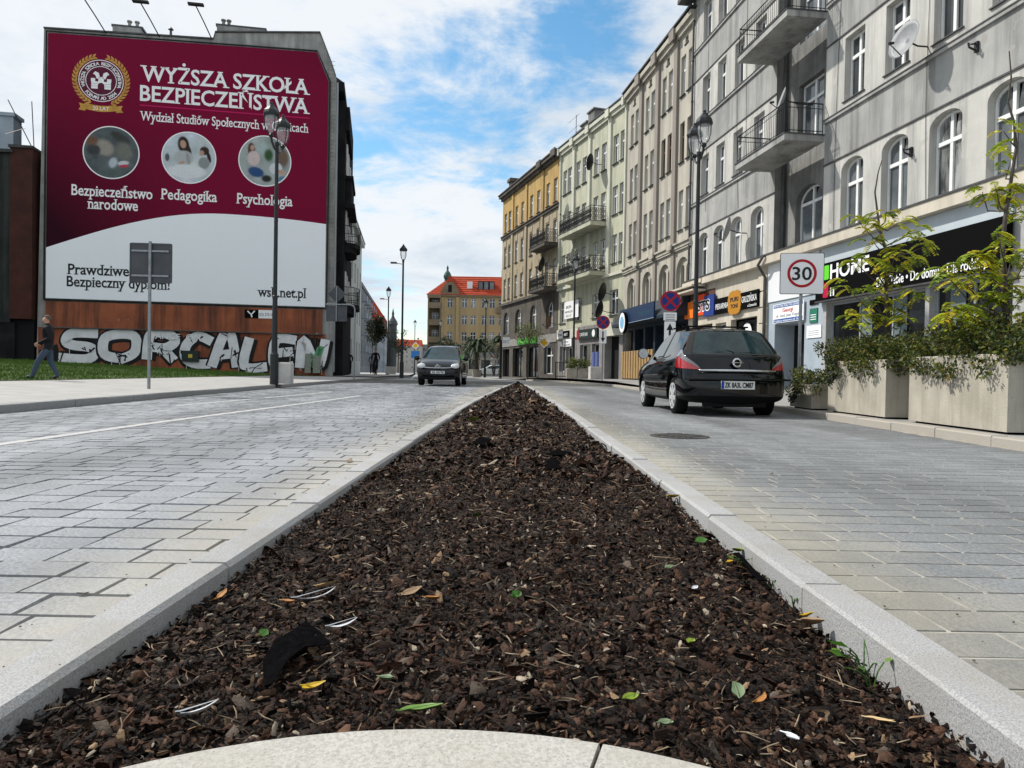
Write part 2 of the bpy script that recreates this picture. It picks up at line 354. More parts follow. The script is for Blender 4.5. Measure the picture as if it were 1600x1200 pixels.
def chip_template():
    n = random.choice((4, 5, 6, 7)); asp = random.uniform(.28, .75)
    p = []
    for i in range(n):
        a = 2*math.pi*(i+random.uniform(-.3, .3))/n; r = random.uniform(.58, 1.05); p.append((r*math.cos(a), asp*r*math.sin(a)))
    h = random.uniform(.04, .10); cv = random.uniform(-.3, .3); v = []
    for k, s in ((0, 1.), (1, .86)):
        for a, b in p: v.append((a*s, b*s, (h if k else 0)+cv*a*a))
    v.append((random.uniform(-.2, .2), random.uniform(-.1, .1), h*random.uniform(.8, 1.3)))
    f = [(i, (i+1) % n, n+(i+1) % n) for i in range(n)]+[(i, n+(i+1) % n, n+i) for i in range(n)]+[(n+i, n+(i+1) % n, 2*n) for i in range(n)]
    return np.array(v), np.array(f)
TPL = [chip_template() for _ in range(14)]
PAL = np.array([(.030, .017, .012), (.056, .029, .019), (.092, .052, .035), (.013, .009, .008), (.13, .070, .045), (.12, .095, .075), (.009, .007, .007), (.30, .20, .12), (.070, .032, .020), (.42, .36, .28)])
PW = np.array([.19, .17, .11, .20, .07, .06, .14, .026, .04, .022]); PW = PW/PW.sum()
def chips(n, y0, y1, s0, s1, pw=1.0, near=True):
    V = []; Fc = []; T = []; nv = 0; recs = []
    for _ in range(n):
        u = rng.random(); y = y0+(y1-y0)*u**pw
        a, b = inner(y, ML, 1)+.005, inner(y, MR, -1)-.005
        if b-a < .02: continue
        x = a+(b-a)*rng.random()
        if (x+.1)**2+(y-.32)**2 < .885**2: continue
        s = rng.uniform(s0, s1)*(rng.uniform(1.5, 2.6) if rng.random() < .10 else 1)
        ea, eb, ec = rng.normal(0, .62), rng.normal(0, .62), rng.uniform(0, 6.283)
        c, si = math.cos(ec), math.sin(ec); Rm = np.array([[c, -si, 0], [si, c, 0], [0, 0, 1]])
        ca, sa = math.cos(ea), math.sin(ea); Rm = Rm @ np.array([[1, 0, 0], [0, ca, -sa], [0, sa, ca]])
        cb, sb = math.cos(eb), math.sin(eb); Rm = Rm @ np.array([[cb, 0, sb], [0, 1, 0], [-sb, 0, cb]])
        tv, tf = TPL[rng.integers(len(TPL))]
        z = mulch_z(x, y)+rng.uniform(-.012, .014)
        colr = PAL[rng.choice(len(PAL), p=PW)]*rng.uniform(.7, 1.3)
        recs.append((x, y, z, (tv*s) @ Rm.T, tf, colr))
    return recs
def chip_mesh(recs, name):
    V = np.concatenate([r[3]+np.array(r[:3]) for r in recs]); offs = np.cumsum([0]+[len(r[3]) for r in recs[:-1]])
    Fc = np.concatenate([r[4]+o for r, o in zip(recs, offs)]); T = np.concatenate([np.repeat(np.array([[*r[5], 1.]]), len(r[4]), 0) for r in recs])
    me = bpy.data.meshes.new(name); me.vertices.add(len(V)); me.vertices.foreach_set('co', V.astype(np.float32).ravel())
    me.loops.add(len(Fc)*3); me.loops.foreach_set('vertex_index', Fc.astype(np.int32).ravel())
    me.polygons.add(len(Fc)); me.polygons.foreach_set('loop_start', np.arange(0, len(Fc)*3, 3, dtype=np.int32))
    me.materials.append(m_chip); me.update(calc_edges=True); me.validate(); tone_attr(me, T); return me
near = chips(42000, .9, 4.6, .005, .0145, 1.45)+chips(10000, 4.2, 10, .014, .030, 1.2)
far = chips(8500, 9.5, 42, .03, .055, 1.5)
near.sort(key=lambda r: r[1] if abs(r[0])/r[1] < .7 else 99)
big = sorted(near[:2600], key=lambda r: -np.abs(r[3]).max()/r[1])[:300]; ids = {id(r) for r in big}
for r in big:
    me = mesh_from('bark_chip', r[3], [tuple(int(i) for i in q) for q in r[4]], m_chip); tone_attr(me, np.repeat(np.array([[*r[5], 1.]]), len(r[4]), 0)); link('bark_chip', me, bed, r[:3])
tag(link('bark_chips', chip_mesh([r for r in near if id(r) not in ids]+far, 'bark_chips'), bed), kind='stuff')
# slender splinters and twigs among the chips
mb = MB(); tw = MB()
for _ in range(800):
    y = .95+rng.random()**1.7*9; a, b = inner(y, ML, 1)+.02, inner(y, MR, -1)-.02; x = a+(b-a)*rng.random()
    if (x+.1)**2+(y-.32)**2 < .9**2: continue
    L_ = rng.uniform(.005, .018)*(1+.12*y)*(2.4 if rng.random() < .06 else 1); an = rng.uniform(0, 6.28); z = mulch_z(x, y)+.016
    d = Vector((math.cos(an)*L_, math.sin(an)*L_, rng.uniform(-.008, .010)))
    p = Vector((x, y, z)); bend = Vector((-d.y, d.x, 0))*rng.uniform(-.25, .25)
    tw.tube([p-d, p+bend, p+d], [.0008+.0004*y/3, .0012+.0004*y/3, .0006], 4)
tag(tw.build('twigs', mat('dry_twig', (.42, .33, .22), .8, (.13, .085, .06), 14), bed), kind='stuff')
# ================================================================ pavements and lawn
def zleft(x, y):
    k = interp(KL, y); return gz(y)+.105+.013*min(6, max(0, k-x))+.042*max(0, -12.75-x)
m_pavL = mat('pavement_slab', (.40, .39, .37), .8, (.30, .295, .285), 1.3, stretch=(1, 2.5, 1), speck=((.24, .235, .23), 3.0, .68), bump=.1, bscale=60)
m_pavR = mat('pavement_setts', (.33, .325, .31), .85, (.23, .225, .22), 9, bump=.5, bscale=22)
LE = [(-13.2, 2), (-12.8, 17), (-12.75, 38.5), (-10.9, 42.4), (-10.3, 43.2)]
yp = [3, 8, 12, 16, 20, 24, 28, 32, 36, 38.5, 40, 42.4, 43.2]
strip('pavement_left', [(interp(LE, y), y) for y in yp], [(interp(KL, y)-.155, y) for y in yp], zleft, m_pavL, sub=5)
yp2 = [43.2, 48, 58, 75, 105, 150, 200]
strip('pavement_left', [(-10.4-.185*(y-43)-3, y) for y in yp2], [(interp(KL, y)-.155, y) for y in yp2], lambda x, y: gz(y)+.18, m_pavL, sub=2)
strip('lawn', [(-50, y) for y in yp], [(interp(LE, y), y) for y in yp], lambda x, y: zleft(x, y)+.012, mat('lawn_soil', (.035, .055, .012), .95, (.05, .07, .02), 2), sub=8)
def zright(y): return gz(y)+.095+.16*sstep(16, 40, y)*(1-sstep(48, 56, y))
ypr = [2, 6, 10, 14, 18, 22, 26, 30, 34, 38, 42, 46, 50, 52, 56, 62, 66]
strip('pavement_right', [(interp(KR, y)+.175, y) for y in ypr], [(max(13-.13*y, 4.5)+2, y) for y in ypr], lambda x, y: zright(y), m_pavR, sub=3)
# grass blades
m_grass = mat('grass', (.055, .12, .016), .7, (.11, .19, .03), 1.6, attr=None)
V = []; Fc = []
for _ in range(46000):
    y = 16+rng.random()*26.5; x0 = -28 if y > 30 else -24
    x = x0+(-12.75-x0)*rng.random()
    if x < -.71*y-1.5 or x > interp(LE, y) or y > 42.4+.185*(x+10.7): continue
    h = rng.uniform(.03, .09)*(.7+.6*(math.sin(x*1.7+y)*math.sin(y*1.3-x*.8)+.5))*(2.0 if rng.random() < .05 else 1); a = rng.uniform(0, 6.28); w = rng.uniform(.008, .02); z = zleft(x, y)+.008
    n = len(V); dx, dy = rng.normal(0, .03), rng.normal(0, .03)
    V += [(x-w*math.cos(a), y-w*math.sin(a), z), (x+w*math.cos(a), y+w*math.sin(a), z), (x+dx, y+dy, z+h)]; Fc.append((n, n+1, n+2))
tag(link('grass', mesh_from('grass', V, Fc, m_grass)), 'short green grass on the plot before the gable wall', 'grass', kind='stuff')

# ================================================================ facade kit: local x runs along the wall, +y is outwards
def panel(mb, u0, u1, z0, z1, y, ops, mi=0, dep=.22):
    us = sorted({u0, u1, *[q for o in ops for q in o[:2]]}); zs = sorted({z0, z1, *[q for o in ops for q in o[2:4]]})
    us = [u for u in us if u0-1e-6 <= u <= u1+1e-6]; zs = [z for z in zs if z0-1e-6 <= z <= z1+1e-6]
    for i in range(len(us)-1):
        j = 0
        while j < len(zs)-1:
            cu = (us[i]+us[i+1])/2
            ins = lambda k: any(o[0] < cu < o[1] and o[2] < (zs[k]+zs[k+1])/2 < o[3] for o in ops)
            if ins(j): j += 1; continue
            k = j
            while k+1 < len(zs)-1 and not ins(k+1): k += 1
            mb.add([(us[i], y, zs[j]), (us[i+1], y, zs[j]), (us[i+1], y, zs[k+1]), (us[i], y, zs[k+1])], [(0, 1, 2, 3)], mi); j = k+1
    for o in ops:
        a, b, c, d = o[:4]; rise = o[4] if len(o) > 4 else 0; dp = o[5] if len(o) > 5 else dep
        arc = arcpts(a, b, d, rise)
        loop = [(a, c)]+arc+[(b, c)]
        for p, q in zip(loop, loop[1:]+loop[:1]): mb.add([(p[0], y, p[1]), (q[0], y, q[1]), (q[0], y-dp, q[1]), (p[0], y-dp, p[1])], [(0, 1, 2, 3)], mi)
        if rise:
            n = len(arc)//2
            for i in range(n): mb.add([(a, y, d), (arc[i][0], y, arc[i][1]), (arc[i+1][0], y, arc[i+1][1])], [(0, 1, 2)], mi)
            for i in range(n, len(arc)-1): mb.add([(b, y, d), (arc[i][0], y, arc[i][1]), (arc[i+1][0], y, arc[i+1][1])], [(0, 1, 2)], mi)
def arcpts(a, b, d, rise, n=10):
    if not rise: return [(a, d), (b, d)]
    m_, h = (a+b)/2, (b-a)/2
    return [(m_-h*math.cos(math.pi*i/n), d-rise+rise*math.sin(math.pi*i/n)) for i in range(n+1)]
WC = {}
def win_meshes(w, h, rise, style, fm, gm, split):
    key = (round(w, 2), round(h, 2), round(rise, 2), style, fm, gm, split)
    if key in WC: return WC[key]
    t = .065; mb = MB(); hw = w/2; sp = h-rise
    mb.box(-hw, -hw+t, 0, .07, 0, sp); mb.box(hw-t, hw, 0, .07, 0, sp); mb.box(-hw+t, hw-t, 0, .07, 0, t)
    if rise:
        A = arcpts(-hw, hw, h, rise); B = [(x*(hw-t)/hw, (z-sp)*(1-t/max(rise, .1))+sp) for x, z in A]
        for i in range(len(A)-1):
            q = [A[i], A[i+1], B[i+1], B[i]]; mb.prism(q, lambda a, b, y: (a, y, b), 0, .07)
    else: mb.box(-hw+t, hw-t, 0, .07, h-t, h)
    tr = {'T': .67, 'A': sp/h if rise > .3 else .66, 'D': .74}.get(style)
    if tr: mb.box(-hw+t, hw-t, .005, .085, h*tr-.05, h*tr+.05)
    if style in 'TXAD': mb.box(-.05, .05, .006, .08, t, h-t*.6)
    if style == 'S':
        n = max(1, round(w/1.6))
        for i in range(1, n): x = -hw+w*i/n; mb.box(x-.03, x+.03, .005, .075, t, h-t)
    fr = mb.mesh('window', M[fm])
    panes = []
    if not split:
        p = MB(); L_ = [(-hw+.02, .02)]+[(x*.97, min(z, h-.02)) for x, z in arcpts(-hw, hw, h, rise)]+[(hw-.02, .02)]
        p.prism(L_, lambda a, b, y: (a, y, b), .02, .028); panes = [p.mesh('pane', M[gm])]
    else:
        zt = h*tr if tr else h
        for (a, b) in ((-hw+t, -.05), (.05, hw-t)):
            for (c, d) in ((t, zt-.05), (zt+.05, h-t)):
                if d-c < .1: continue
                p = MB()
                if rise and d > sp:
                    top = [(x, min(z, d)) for x, z in arcpts(-hw+.03, hw-.03, h-.03, rise) if a-.02 <= x <= b+.02]
                    L_ = [(a, c)]+top+[(b, c)]
                    if len(top) < 2: L_ = [(a, c), (a, d), (b, d), (b, c)]
                else: L_ = [(a, c), (a, d), (b, d), (b, c)]
                p.prism(L_, lambda a, b, y: (a, y, b), .02, .028); panes.append(p.mesh('pane', M[gm]))
    sl = MB(); sl.box(-hw-.06, hw+.06, -.0, .31, -.035, -.005); s_ = sl.mesh('sill', M['sheet'])
    WC[key] = (fr, panes, s_); return WC[key]
def window(parent, u, y, z, w, h, rise=0, style='T', fm='white', gm='glass', split=False, sill=True, name='window'):
    if gm == 'glass': gm = random.choice(('glass', 'glass', 'glass_pale', 'glass_curtain'))
    fr, panes, s_ = win_meshes(w, h, rise, style, fm, gm, split)
    o = link(name, fr, parent, (u, y, z))
    for p in panes: link('pane', p, o)
    if sill: link('sill', s_, o)
    return o
def broot(name, P, d, label, cat='building', group=None):
    return root(name, (P[0], P[1], 0), math.atan2(d[1], d[0]), label, cat, group)
def part(parent, name, m, fn, **k):
    mb = MB(); fn(mb); return mb.build(name, m, parent, **k)
def boxpart(parent, name, m, *b): mb = MB(); mb.box(*b); return mb.build(name, m, parent)
def balcony(parent, u0, u1, z, dep, slab_m, ornate=False, thick=.16, y=0, h=1.0, drop=0):
    mb = MB(); mb.box(u0, u1, y+.003, y+dep, z-thick, z); mb.box(u0-.03, u1+.03, y+.003, y+dep+.03, z, z+.035, 1)
    s = mb.build('balcony', [slab_m, M['sheet']], parent); r = MB()
    path = [(u0+.04, y+.05), (u0+.04, y+dep-.05), (u1-.04, y+dep-.05), (u1-.04, y+.05)]
    for (a, b) in zip(path, path[1:]):
        for hh, rr in ((h, .022), (.13, .014), (h-.16, .012)): r.tube([(a[0], a[1], z+hh), (b[0], b[1], z+hh)], rr, 4)
        L_ = math.dist(a, b); n = max(2, int(L_/.13))
        for i in range(n+1):
            t = i/n; x, yy_ = a[0]+(b[0]-a[0])*t, a[1]+(b[1]-a[1])*t
            r.tube([(x, yy_, z+.03), (x, yy_, z+h)], .017 if i in (0, n) else .0075, 4)
            if ornate and i < n:
                dx, dy = (b[0]-a[0])/n, (b[1]-a[1])/n
                r.tube([(x, yy_, z+.16), (x+dx, yy_+dy, z+.5), (x, yy_, z+.82)], .014, 4); r.tube([(x+dx, yy_+dy, z+.16), (x, yy_, z+.5), (x+dx, yy_+dy, z+.82)], .014, 4)
    r.build('railing', M['iron'], s); return s
# ---------------------------------------------------------------- lettering (flat print, cut from the built-in face)
def text_mesh(s, size, m, name='lettering', serif=False, bold=0, align='LEFT', spacing=1.0, width=None):
    cu = bpy.data.curves.new(name, 'FONT'); cu.body = s; cu.size = size; cu.align_x = align; cu.offset = bold*size; cu.space_character = spacing; cu.resolution_u = 3
    cu.extrude = .003
    me = eval_mesh(bpy.data.objects.new(name, cu)); bpy.data.curves.remove(cu)
    me.name = name; me.materials.clear(); me.materials.append(m)
    if serif:       # slab serifs on stem ends
        bm = bmesh.new(); bm.from_mesh(me); add = []
        top = max((v.co.z for v in bm.verts), default=0)
        for e in bm.edges:
            a, b = e.verts[0].co, e.verts[1].co
            if abs(a.z-top) > 1e-5 or abs(b.z-top) > 1e-5: continue
            if abs(a.y-b.y) < .004*size and .06*size < abs(a.x-b.x) < .2*size and len([f for f in e.link_faces if abs(f.normal.z) > .9]) == 1:
                fc = [f for f in e.link_faces if abs(f.normal.z) > .9][0]; up = fc.calc_center_median().y > a.y
                x0, x1 = min(a.x, b.x), max(a.x, b.x); y0, y1 = (a.y, a.y+.05*size) if up else (a.y-.05*size, a.y); ext = .085*size
                add.append((x0-ext, x1+ext, y0, y1))
        for x0, x1, y0, y1 in add:
            q = [bm.verts.new((x, y, top+.0003)) for x, y in ((x0, y0), (x1, y0), (x1, y1), (x0, y1))]; bm.faces.new(q)
        bm.to_mesh(me); bm.free()
    if width:
        xs = [v.co.x for v in me.vertices]
        if xs:
            a, b = min(xs), max(xs); k = width/max(b-a, 1e-6)
            for v in me.vertices: v.co.x = (v.co.x-a)*k
    return me
def put_text(parent, s, u, y, z, size, m, name='lettering', **k):
    # reads along -x (left to right for someone facing the wall); u = left end
    letters = k.pop('letters', False); me = text_mesh(s, size, m, name, **k)
    if letters:       # each big letter a part of its own
        bm = bmesh.new(); bm.from_mesh(me); left = set(bm.verts); groups = []
        while left:
            st = [left.pop()]; g = set(st)
            while st:
                for e in st.pop().link_edges:
                    for w in e.verts:
                        if w in left: left.discard(w); g.add(w); st.append(w)
            groups.append(g)
        for g in groups:
            fs = [f for f in bm.faces if f.verts[0] in g]; ix = {v: i for i, v in enumerate(g)}
            o = link('letter', mesh_from('letter', [v.co.copy() for v in ix], [tuple(ix[v] for v in f.verts) for f in fs], m), parent); o.matrix_local = Matrix(((-1, 0, 0, u), (0, 0, 1, y), (0, 1, 0, z), (0, 0, 0, 1)))
        bm.free(); return o
    o = link(name, me, parent); o.matrix_local = Matrix(((-1, 0, 0, u), (0, 0, 1, y), (0, 1, 0, z), (0, 0, 0, 1)))
    return o
# ================================================================ grey tenement (right foreground)
M['grey_wall'] = mat('grey_render', (.44, .44, .42), .9, (.25, .252, .25), .45, streak=((.14, .14, .14), 1.5), speck=((.33, .32, .30), 2.2, .62), bump=.35, bscale=14, lo=.3, hi=.72)
M['grey_light'] = mat('grey_render_pale', (.58, .57, .53), .9, (.42, .415, .39), .6, streak=((.24, .24, .235), 1.9), speck=((.44, .43, .40), 1.9, .6), bump=.3, bscale=16, lo=.3, hi=.7)
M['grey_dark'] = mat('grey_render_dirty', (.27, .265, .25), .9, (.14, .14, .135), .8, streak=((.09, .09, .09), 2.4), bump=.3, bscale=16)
M['cream'] = mat('cream_render', (.60, .55, .46), .85, (.50, .455, .38), 1.2, streak=((.40, .36, .30), 2))
M['bluegrey'] = mat('bluegrey_render', (.36, .42, .47), .8, (.30, .35, .40), 1.5)
M['dark_room'] = plain('dark_interior', (.01, .01, .011), .9)
dG = Vector((-.127, 1, 0)).normalized()
G = broot('grey_tenement', (11.07, 13), dG, 'grey rendered tenement with balconies above the shop with black signboard')
RC = [8.82, 6.86, 4.94, 3.05, 1.1, -.9, -2.9]; LC = [20.25, 18.55, 16.8, 14.95]
ops_r = [(c-.56, c+.56, 5.12, 7.2, .3) for c in RC]+[(c-.5, c+.5, 9.0, 10.9) for c in RC]+[(c-.5, c+.5, 12.6, 14.4) for c in RC]+[(c-.5, c+.5, 16.0, 17.6) for c in RC]
ops_l = [(c-.53, c+.53, 5.12, 7.1, .3) for c in LC]+[(c-.44, c+.44, 8.83, 10.6) for c in LC]+[(c-.44, c+.44, 12.4, 14.2) for c in LC]+[(c-.5, c+.5, 15.85, 17.6) for c in LC]
ops_b = [(11.1, 12.82, 5.2, 7.2, .55), (11.14, 12.78, 8.35, 10.8), (11.14, 12.78, 12.25, 14.3), (11.14, 12.78, 16.0, 17.6)]
mb = MB()
# pale lower registers of each floor between string courses, greyer bands between
def banded(u0, u1, y, ops, bands):
    for z0, z1, mi in bands: panel(mb, u0, u1, z0, z1, y, [o for o in ops if o[2] >= z0-.01 and o[3] <= z1+.01], mi, .26)
banded(-6, 10.35, 0, ops_r, [(4.9, 7.34, 1), (7.34, 8.72, 0), (8.72, 11.05, 1), (11.05, 12.35, 0), (12.35, 14.5, 1), (14.5, 15.8, 0), (15.8, 18.4, 1)])
banded(13.6, 21.9, 0, ops_l, [(4.9, 7.3, 1), (7.3, 8.62, 0), (8.62, 10.85, 1), (10.85, 12.28, 0), (12.28, 14.35, 1), (14.35, 15.72, 0), (15.72, 18.4, 1)])
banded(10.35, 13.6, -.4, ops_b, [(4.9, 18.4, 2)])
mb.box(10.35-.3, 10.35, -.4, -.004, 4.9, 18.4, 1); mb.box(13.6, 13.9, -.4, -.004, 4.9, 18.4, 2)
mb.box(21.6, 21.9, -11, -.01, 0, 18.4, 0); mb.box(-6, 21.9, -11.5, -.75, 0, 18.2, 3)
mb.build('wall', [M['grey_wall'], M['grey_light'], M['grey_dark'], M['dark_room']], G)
for i, c in enumerate(RC):
    near_ = i < 4
    window(G, c, -.26, 5.13, 1.1, 2.06, .3, 'A', gm='glass_pale' if i % 3 == 0 else 'glass', split=near_, sill=False)
    window(G, c, -.26, 9.0, .98, 1.89, 0, 'T', split=near_)
    window(G, c, -.26, 12.6, .98, 1.79, 0, 'T'); window(G, c, -.26, 16.0, .98, 1.59, 0, 'T')
for c in LC:
    window(G, c, -.26, 5.13, 1.04, 1.96, .3, 'A', split=True, sill=False)
    for z, h in ((8.83, 1.76), (12.4, 1.79), (15.85, 1.74)): window(G, c, -.26, z, .86 if z < 15 else .98, h, 0, 'T', split=True)
window(G, 11.96, -.66, 5.2, 1.7, 1.99, .55, 'A', gm='glass_pale', split=True)
for z, h in ((8.35, 2.44), (12.25, 2.04), (16.0, 1.59)): window(G, 11.96, -.66, z, 1.62, h, 0, 'D', gm='glass_pale', split=True, sill=False, name='balcony_door')
# mouldings
def strips(G_, name, m, L_):
    for b in L_: boxpart(G_, name, m, *b)
for u0, u1, zs in ((-6, 10.35, (7.34, 11.05, 14.5)), (13.6, 21.9, (7.3, 10.85, 14.35))):
    for z in zs: boxpart(G, 'string_course', M['sheet'], u0, u1, .002, .035, z-.025, z+.02)
for u0, u1, zs in ((-6, 10.33, (8.72, 12.35)), (13.62, 21.9, (8.62, 12.28, 15.72))):
    for z in zs:
        mb = MB(); mb.box(u0, u1, .002, .07, z-.07, z+.02, 0); mb.box(u0, u1, .002, .09, z+.021, z+.05, 1); mb.build('sill_course', [M['grey_wall'], M['sheet']], G)
mb = MB(); mb.box(-6, 19.6, .002, .30, 4.72, 5.02, 0); mb.box(-6, 19.62, .002, .33, 5.021, 5.07, 1); mb.box(19.6, 21.9, .002, .34, 4.80, 5.0, 0); mb.box(19.6, 22.3, .10, .75, 4.62, 4.70, 0); mb.box(19.6, 22.3, .10, .7, 4.42, 4.50, 0); mb.box(19.62, 22.0, .002, .37, 5.001, 5.05, 1)
mb.build('ledge', [M['cream'], M['sheet']], G)
mb = MB(); mb.box(-6, 22.2, -11.5, .55, 18.4, 18.62, 0); mb.box(13.5, 22.2, .1, .75, 18.2, 18.39, 0); mb.build('eaves', M['sheet'], G)
balcony(G, 10.36, 13.95, 8.32, 1.35, M['grey_wall'], y=0, thick=.2)
balcony(G, 10.36, 13.95, 12.2, 1.35, M['grey_wall'], y=0, thick=.2)
def dpipe(G_, u, y, z0, z1, m=M['sheet']):
    mb = MB(); mb.tube([(u, y, z0), (u, y, z1)], .055, 8)
    z = z0+.8
    while z < z1: mb.lathe([(.07, 0), (.07, .05)], 8, (u, y, z)); z += 1.9
    return mb.build('downpipe', m, G_, smooth=False)
dpipe(G, 13.5, -.28, 5.1, 18.2); dpipe(G, 10.42, -.3, 5.1, 18.2); dpipe(G, 21.75, .09, 5.1, 18.2)
mb = MB(); mb.tube([(13.5, -.28, 5.15), (13.6, .38, 5.0), (13.95, .40, 4.72), (13.95, .12, 4.3), (13.95, .12, .3)], .055, 8); mb.build('downpipe', M['sheet'], G)
# thin cables hanging on the wall
for u, z0, z1, dx in ((5.55, 5.1, 12, .1), (15.9, 8.7, 17, .35), (16.6, 7.4, 14, .5), (9.7, 5.1, 15, -.15), (20, 8, 17, .1)):
    mb = MB(); mb.tube([(u+dx*t+.05*math.sin(5*t), .02, z0+(z1-z0)*t) for t in [i/8 for i in range(9)]], .008, 4); mb.build('cable', M['iron'], G)
# ground floor
mb = MB()
panel(mb, 13.9, 21.9, 0, 4.72, 0, [(19.0, 21.4, .3, 2.95, 0, .3), (14.75, 17.1, .15, 2.95, 0, .3), (17.55, 18.65, .15, 2.9, 0, .3)], 0, .3)
panel(mb, 10.2, 13.9, 0, 4.72, 0, [(11.3, 13.35, .05, 2.5, 0, .9)], 1, .9)
panel(mb, -6, 10.2, 0, 4.72, 0, [(5.5, 10.02, .55, 2.98, 0, .25), (2.75, 5.35, .55, 2.98, 0, .25), (-2, 1.6, .4, 3.0, 0, .25)], 2, .25)
mb.build('ground_floor_wall', [M['cream'], M['bluegrey'], mat('terrazzo', (.42, .42, .41), .7, (.33, .33, .33), 6, speck=((.16, .16, .16), 40, .62))], G)
# rusticated blocks beside the door
for i in range(7):
    mb = MB(); mb.bbox(13.95, 14.62, .003, .05, .25+i*.6, .80+i*.6, .02); mb.build('stone_block', M['cream'], G)
boxpart(G, 'door_panel', M['dark_room'], 11.31, 12.1, -.88, -.84, .06, 2.49); boxpart(G, 'door_panel', M['bluegrey'], 12.14, 13.34, -.89, -.85, .06, 2.49)
window(G, 20.2, -.3, .3, 2.38, 2.64, 0, 'S', fm='brownframe', gm='shopglass', sill=False, name='shop_window')
window(G, 15.92, -.3, .15, 2.33, 2.79, 0, 'S', fm='black', gm='shopglass', sill=False, name='shop_window')
window(G, 18.1, -.3, .15, 1.08, 2.74, 0, '1', fm='white', gm='shopglass', sill=False, name='shop_door')
window(G, 7.76, -.25, .55, 4.5, 2.42, 0, 'S', fm='paleframe', gm='shopglass', sill=False, name='shop_window')
window(G, 4.05, -.25, .55, 2.58, 2.42, 0, 'S', fm='paleframe', gm='shopglass', sill=False, name='shop_window')
window(G, -.2, -.25, .4, 3.58, 2.59, 0, 'S', fm='paleframe', gm='shopglass', sill=False, name='shop_window')
for u in (19.6, 16.0, 18.1):   # white half-round decals on the shop glass
    mb = MB(); mb.prism(arcpts(-.42, .42, .42, .42, 12), lambda a, b, y: (a, y, b), 0, .004); mb.build('window_decal', M['printwhite'], G, (u, -.19, 2.35))
boxpart(G, 'fascia_panel', mat('pale_blue_fascia', (.50, .56, .60), .5, (.44, .50, .54), 1), 2.75, 10.3, .003, .05, 4.22, 4.71)
boxpart(G, 'fascia_panel', mat('white_fascia', (.72, .74, .76), .5), 10.45, 13.88, .003, .04, 3.35, 4.71)
boxpart(G, 'fascia_panel', M['brownframe'], 18.75, 21.7, .003, .03, 4.15, 4.45)
for u in (8.2, 6.7, 4.6):
    boxpart(G, 'curtain', mat('curtain_grey', (.16, .20, .21), .9, (.10, .13, .14), 8, stretch=(6, 1, .3)), u-.25, u+.25, -.205, -.19, .62, 2.9)
# ---------------------------------------------------------------- signboards on the grey tenement (things of their own)
def on(G_, name, u, y, z, label, cat, group=None):
    o = root(name, G_.matrix_basis @ Vector((u, y, z)), G_.rotation_euler.z, label, cat, group); return o
bpy.context.view_layer.update()
S = on(G, 'signboard', 6.53, .06, 3.05, 'long black shop signboard reading HOME above the planters', 'sign')
mb = MB(); mb.box(-3.8, 3.8, 0, .14, 0, 1.14); mb.build('board', M['black'], S)
mb = MB(); mb.box(-3.8, 3.8, .0, .16, -.05, -.003); mb.build('trim', M['sheet'], S)
put_text(S, 'HOME', 2.97, .146, .62, .62, M['printwhite'], bold=.02, width=1.95, letters=True)
put_text(S, 'n', 2.97, .146, .10, .52, M['printwhite'], bold=.02)
put_text(S, 'Dla Ciebie \u2022 Do domu \u2022 Dla rodziny', .66, .146, .11, .36, M['printwhite'], bold=.01, width=3.95, letters=True)
def rbox(parent, name, m, u0, u1, z0, z1, y, r=.06, t=.005):
    p = []
    for cx_, cz_, a0 in ((u1-r, z1-r, 0), (u0+r, z1-r, 90), (u0+r, z0+r, 180), (u1-r, z0+r, 270)):
        for k in range(5): a = R(a0+22.5*k); p.append((cx_+r*math.cos(a), cz_+r*math.sin(a)))
    mb = MB(); mb.prism(p, lambda a, b, h: (a, h, b), y, y+t); return mb.build(name, m, parent)
rbox(S, 'green_tile', plain('sign_green', (.12, .62, .03), .5), 3.04, 3.34, .62, 1.06, .142); rbox(S, 'red_tile', plain('sign_red', (.45, .005, .05), .5), 3.06, 3.36, .07, .52, .142)
S = on(G, 'signboard', 20.3, .05, 3.27, 'orange and blue betting shop sign beside the round no stopping sign', 'sign')
mo, mo2, mbl = plain('sign_orange', (.90, .20, .02), .5), plain('sign_orange_red', (.85, .075, .015), .5), plain('sign_blue', (.02, .045, .22), .5)
boxpart(S, 'board', mo, .55, 1.72, 0, .10, .05, .80); boxpart(S, 'board', mo2, -.65, .549, 0, .11, .10, 1.02); boxpart(S, 'board', mbl, -1.75, -.651, 0, .10, .0, .90)
for b in ((-.25, .9, .0, .099), (.2, .549, .1, .1)): pass
put_text(S, 'STS', .12, .115, .27, .62, M['printwhite'], bold=.075, width=1.5, letters=True); o = put_text(S, 'STS', .06, .120, .29, .60, M['printblack'], bold=.03, width=1.4, letters=True)
S = on(G, 'signboard', 16.5, .05, 3.27, 'black bakery signboard reading PIEKARNIA GRUZINSKA with golden crest', 'sign')
boxpart(S, 'board', M['black'], -2.02, 2.0, 0, .06, 0, .66)
put_text(S, 'PIEKARNIA', 1.92, .066, .20, .33, M['printwhite'], width=1.28); put_text(S, 'GRUZI\u0143SKA', -.62, .066, .26, .34, M['printwhite'], width=1.3); put_text(S, 'u Domno\u015bci', -1.15, .066, .06, .15, M['printwhite'])
mb = MB(); pts = []
for i in range(40):
    a = 2*math.pi*i/40; r_ = 1+.07*(i % 2); pts.append((.02+.58*r_*math.copysign(abs(math.cos(a))**.6, math.cos(a)), .34+.46*r_*math.copysign(abs(math.sin(a))**.6, math.sin(a))))
mb.prism(pts, lambda a, b, h: (a, h, b), .061, .09); mb.build('crest', plain('sign_gold', (.45, .20, .02), .5), S)
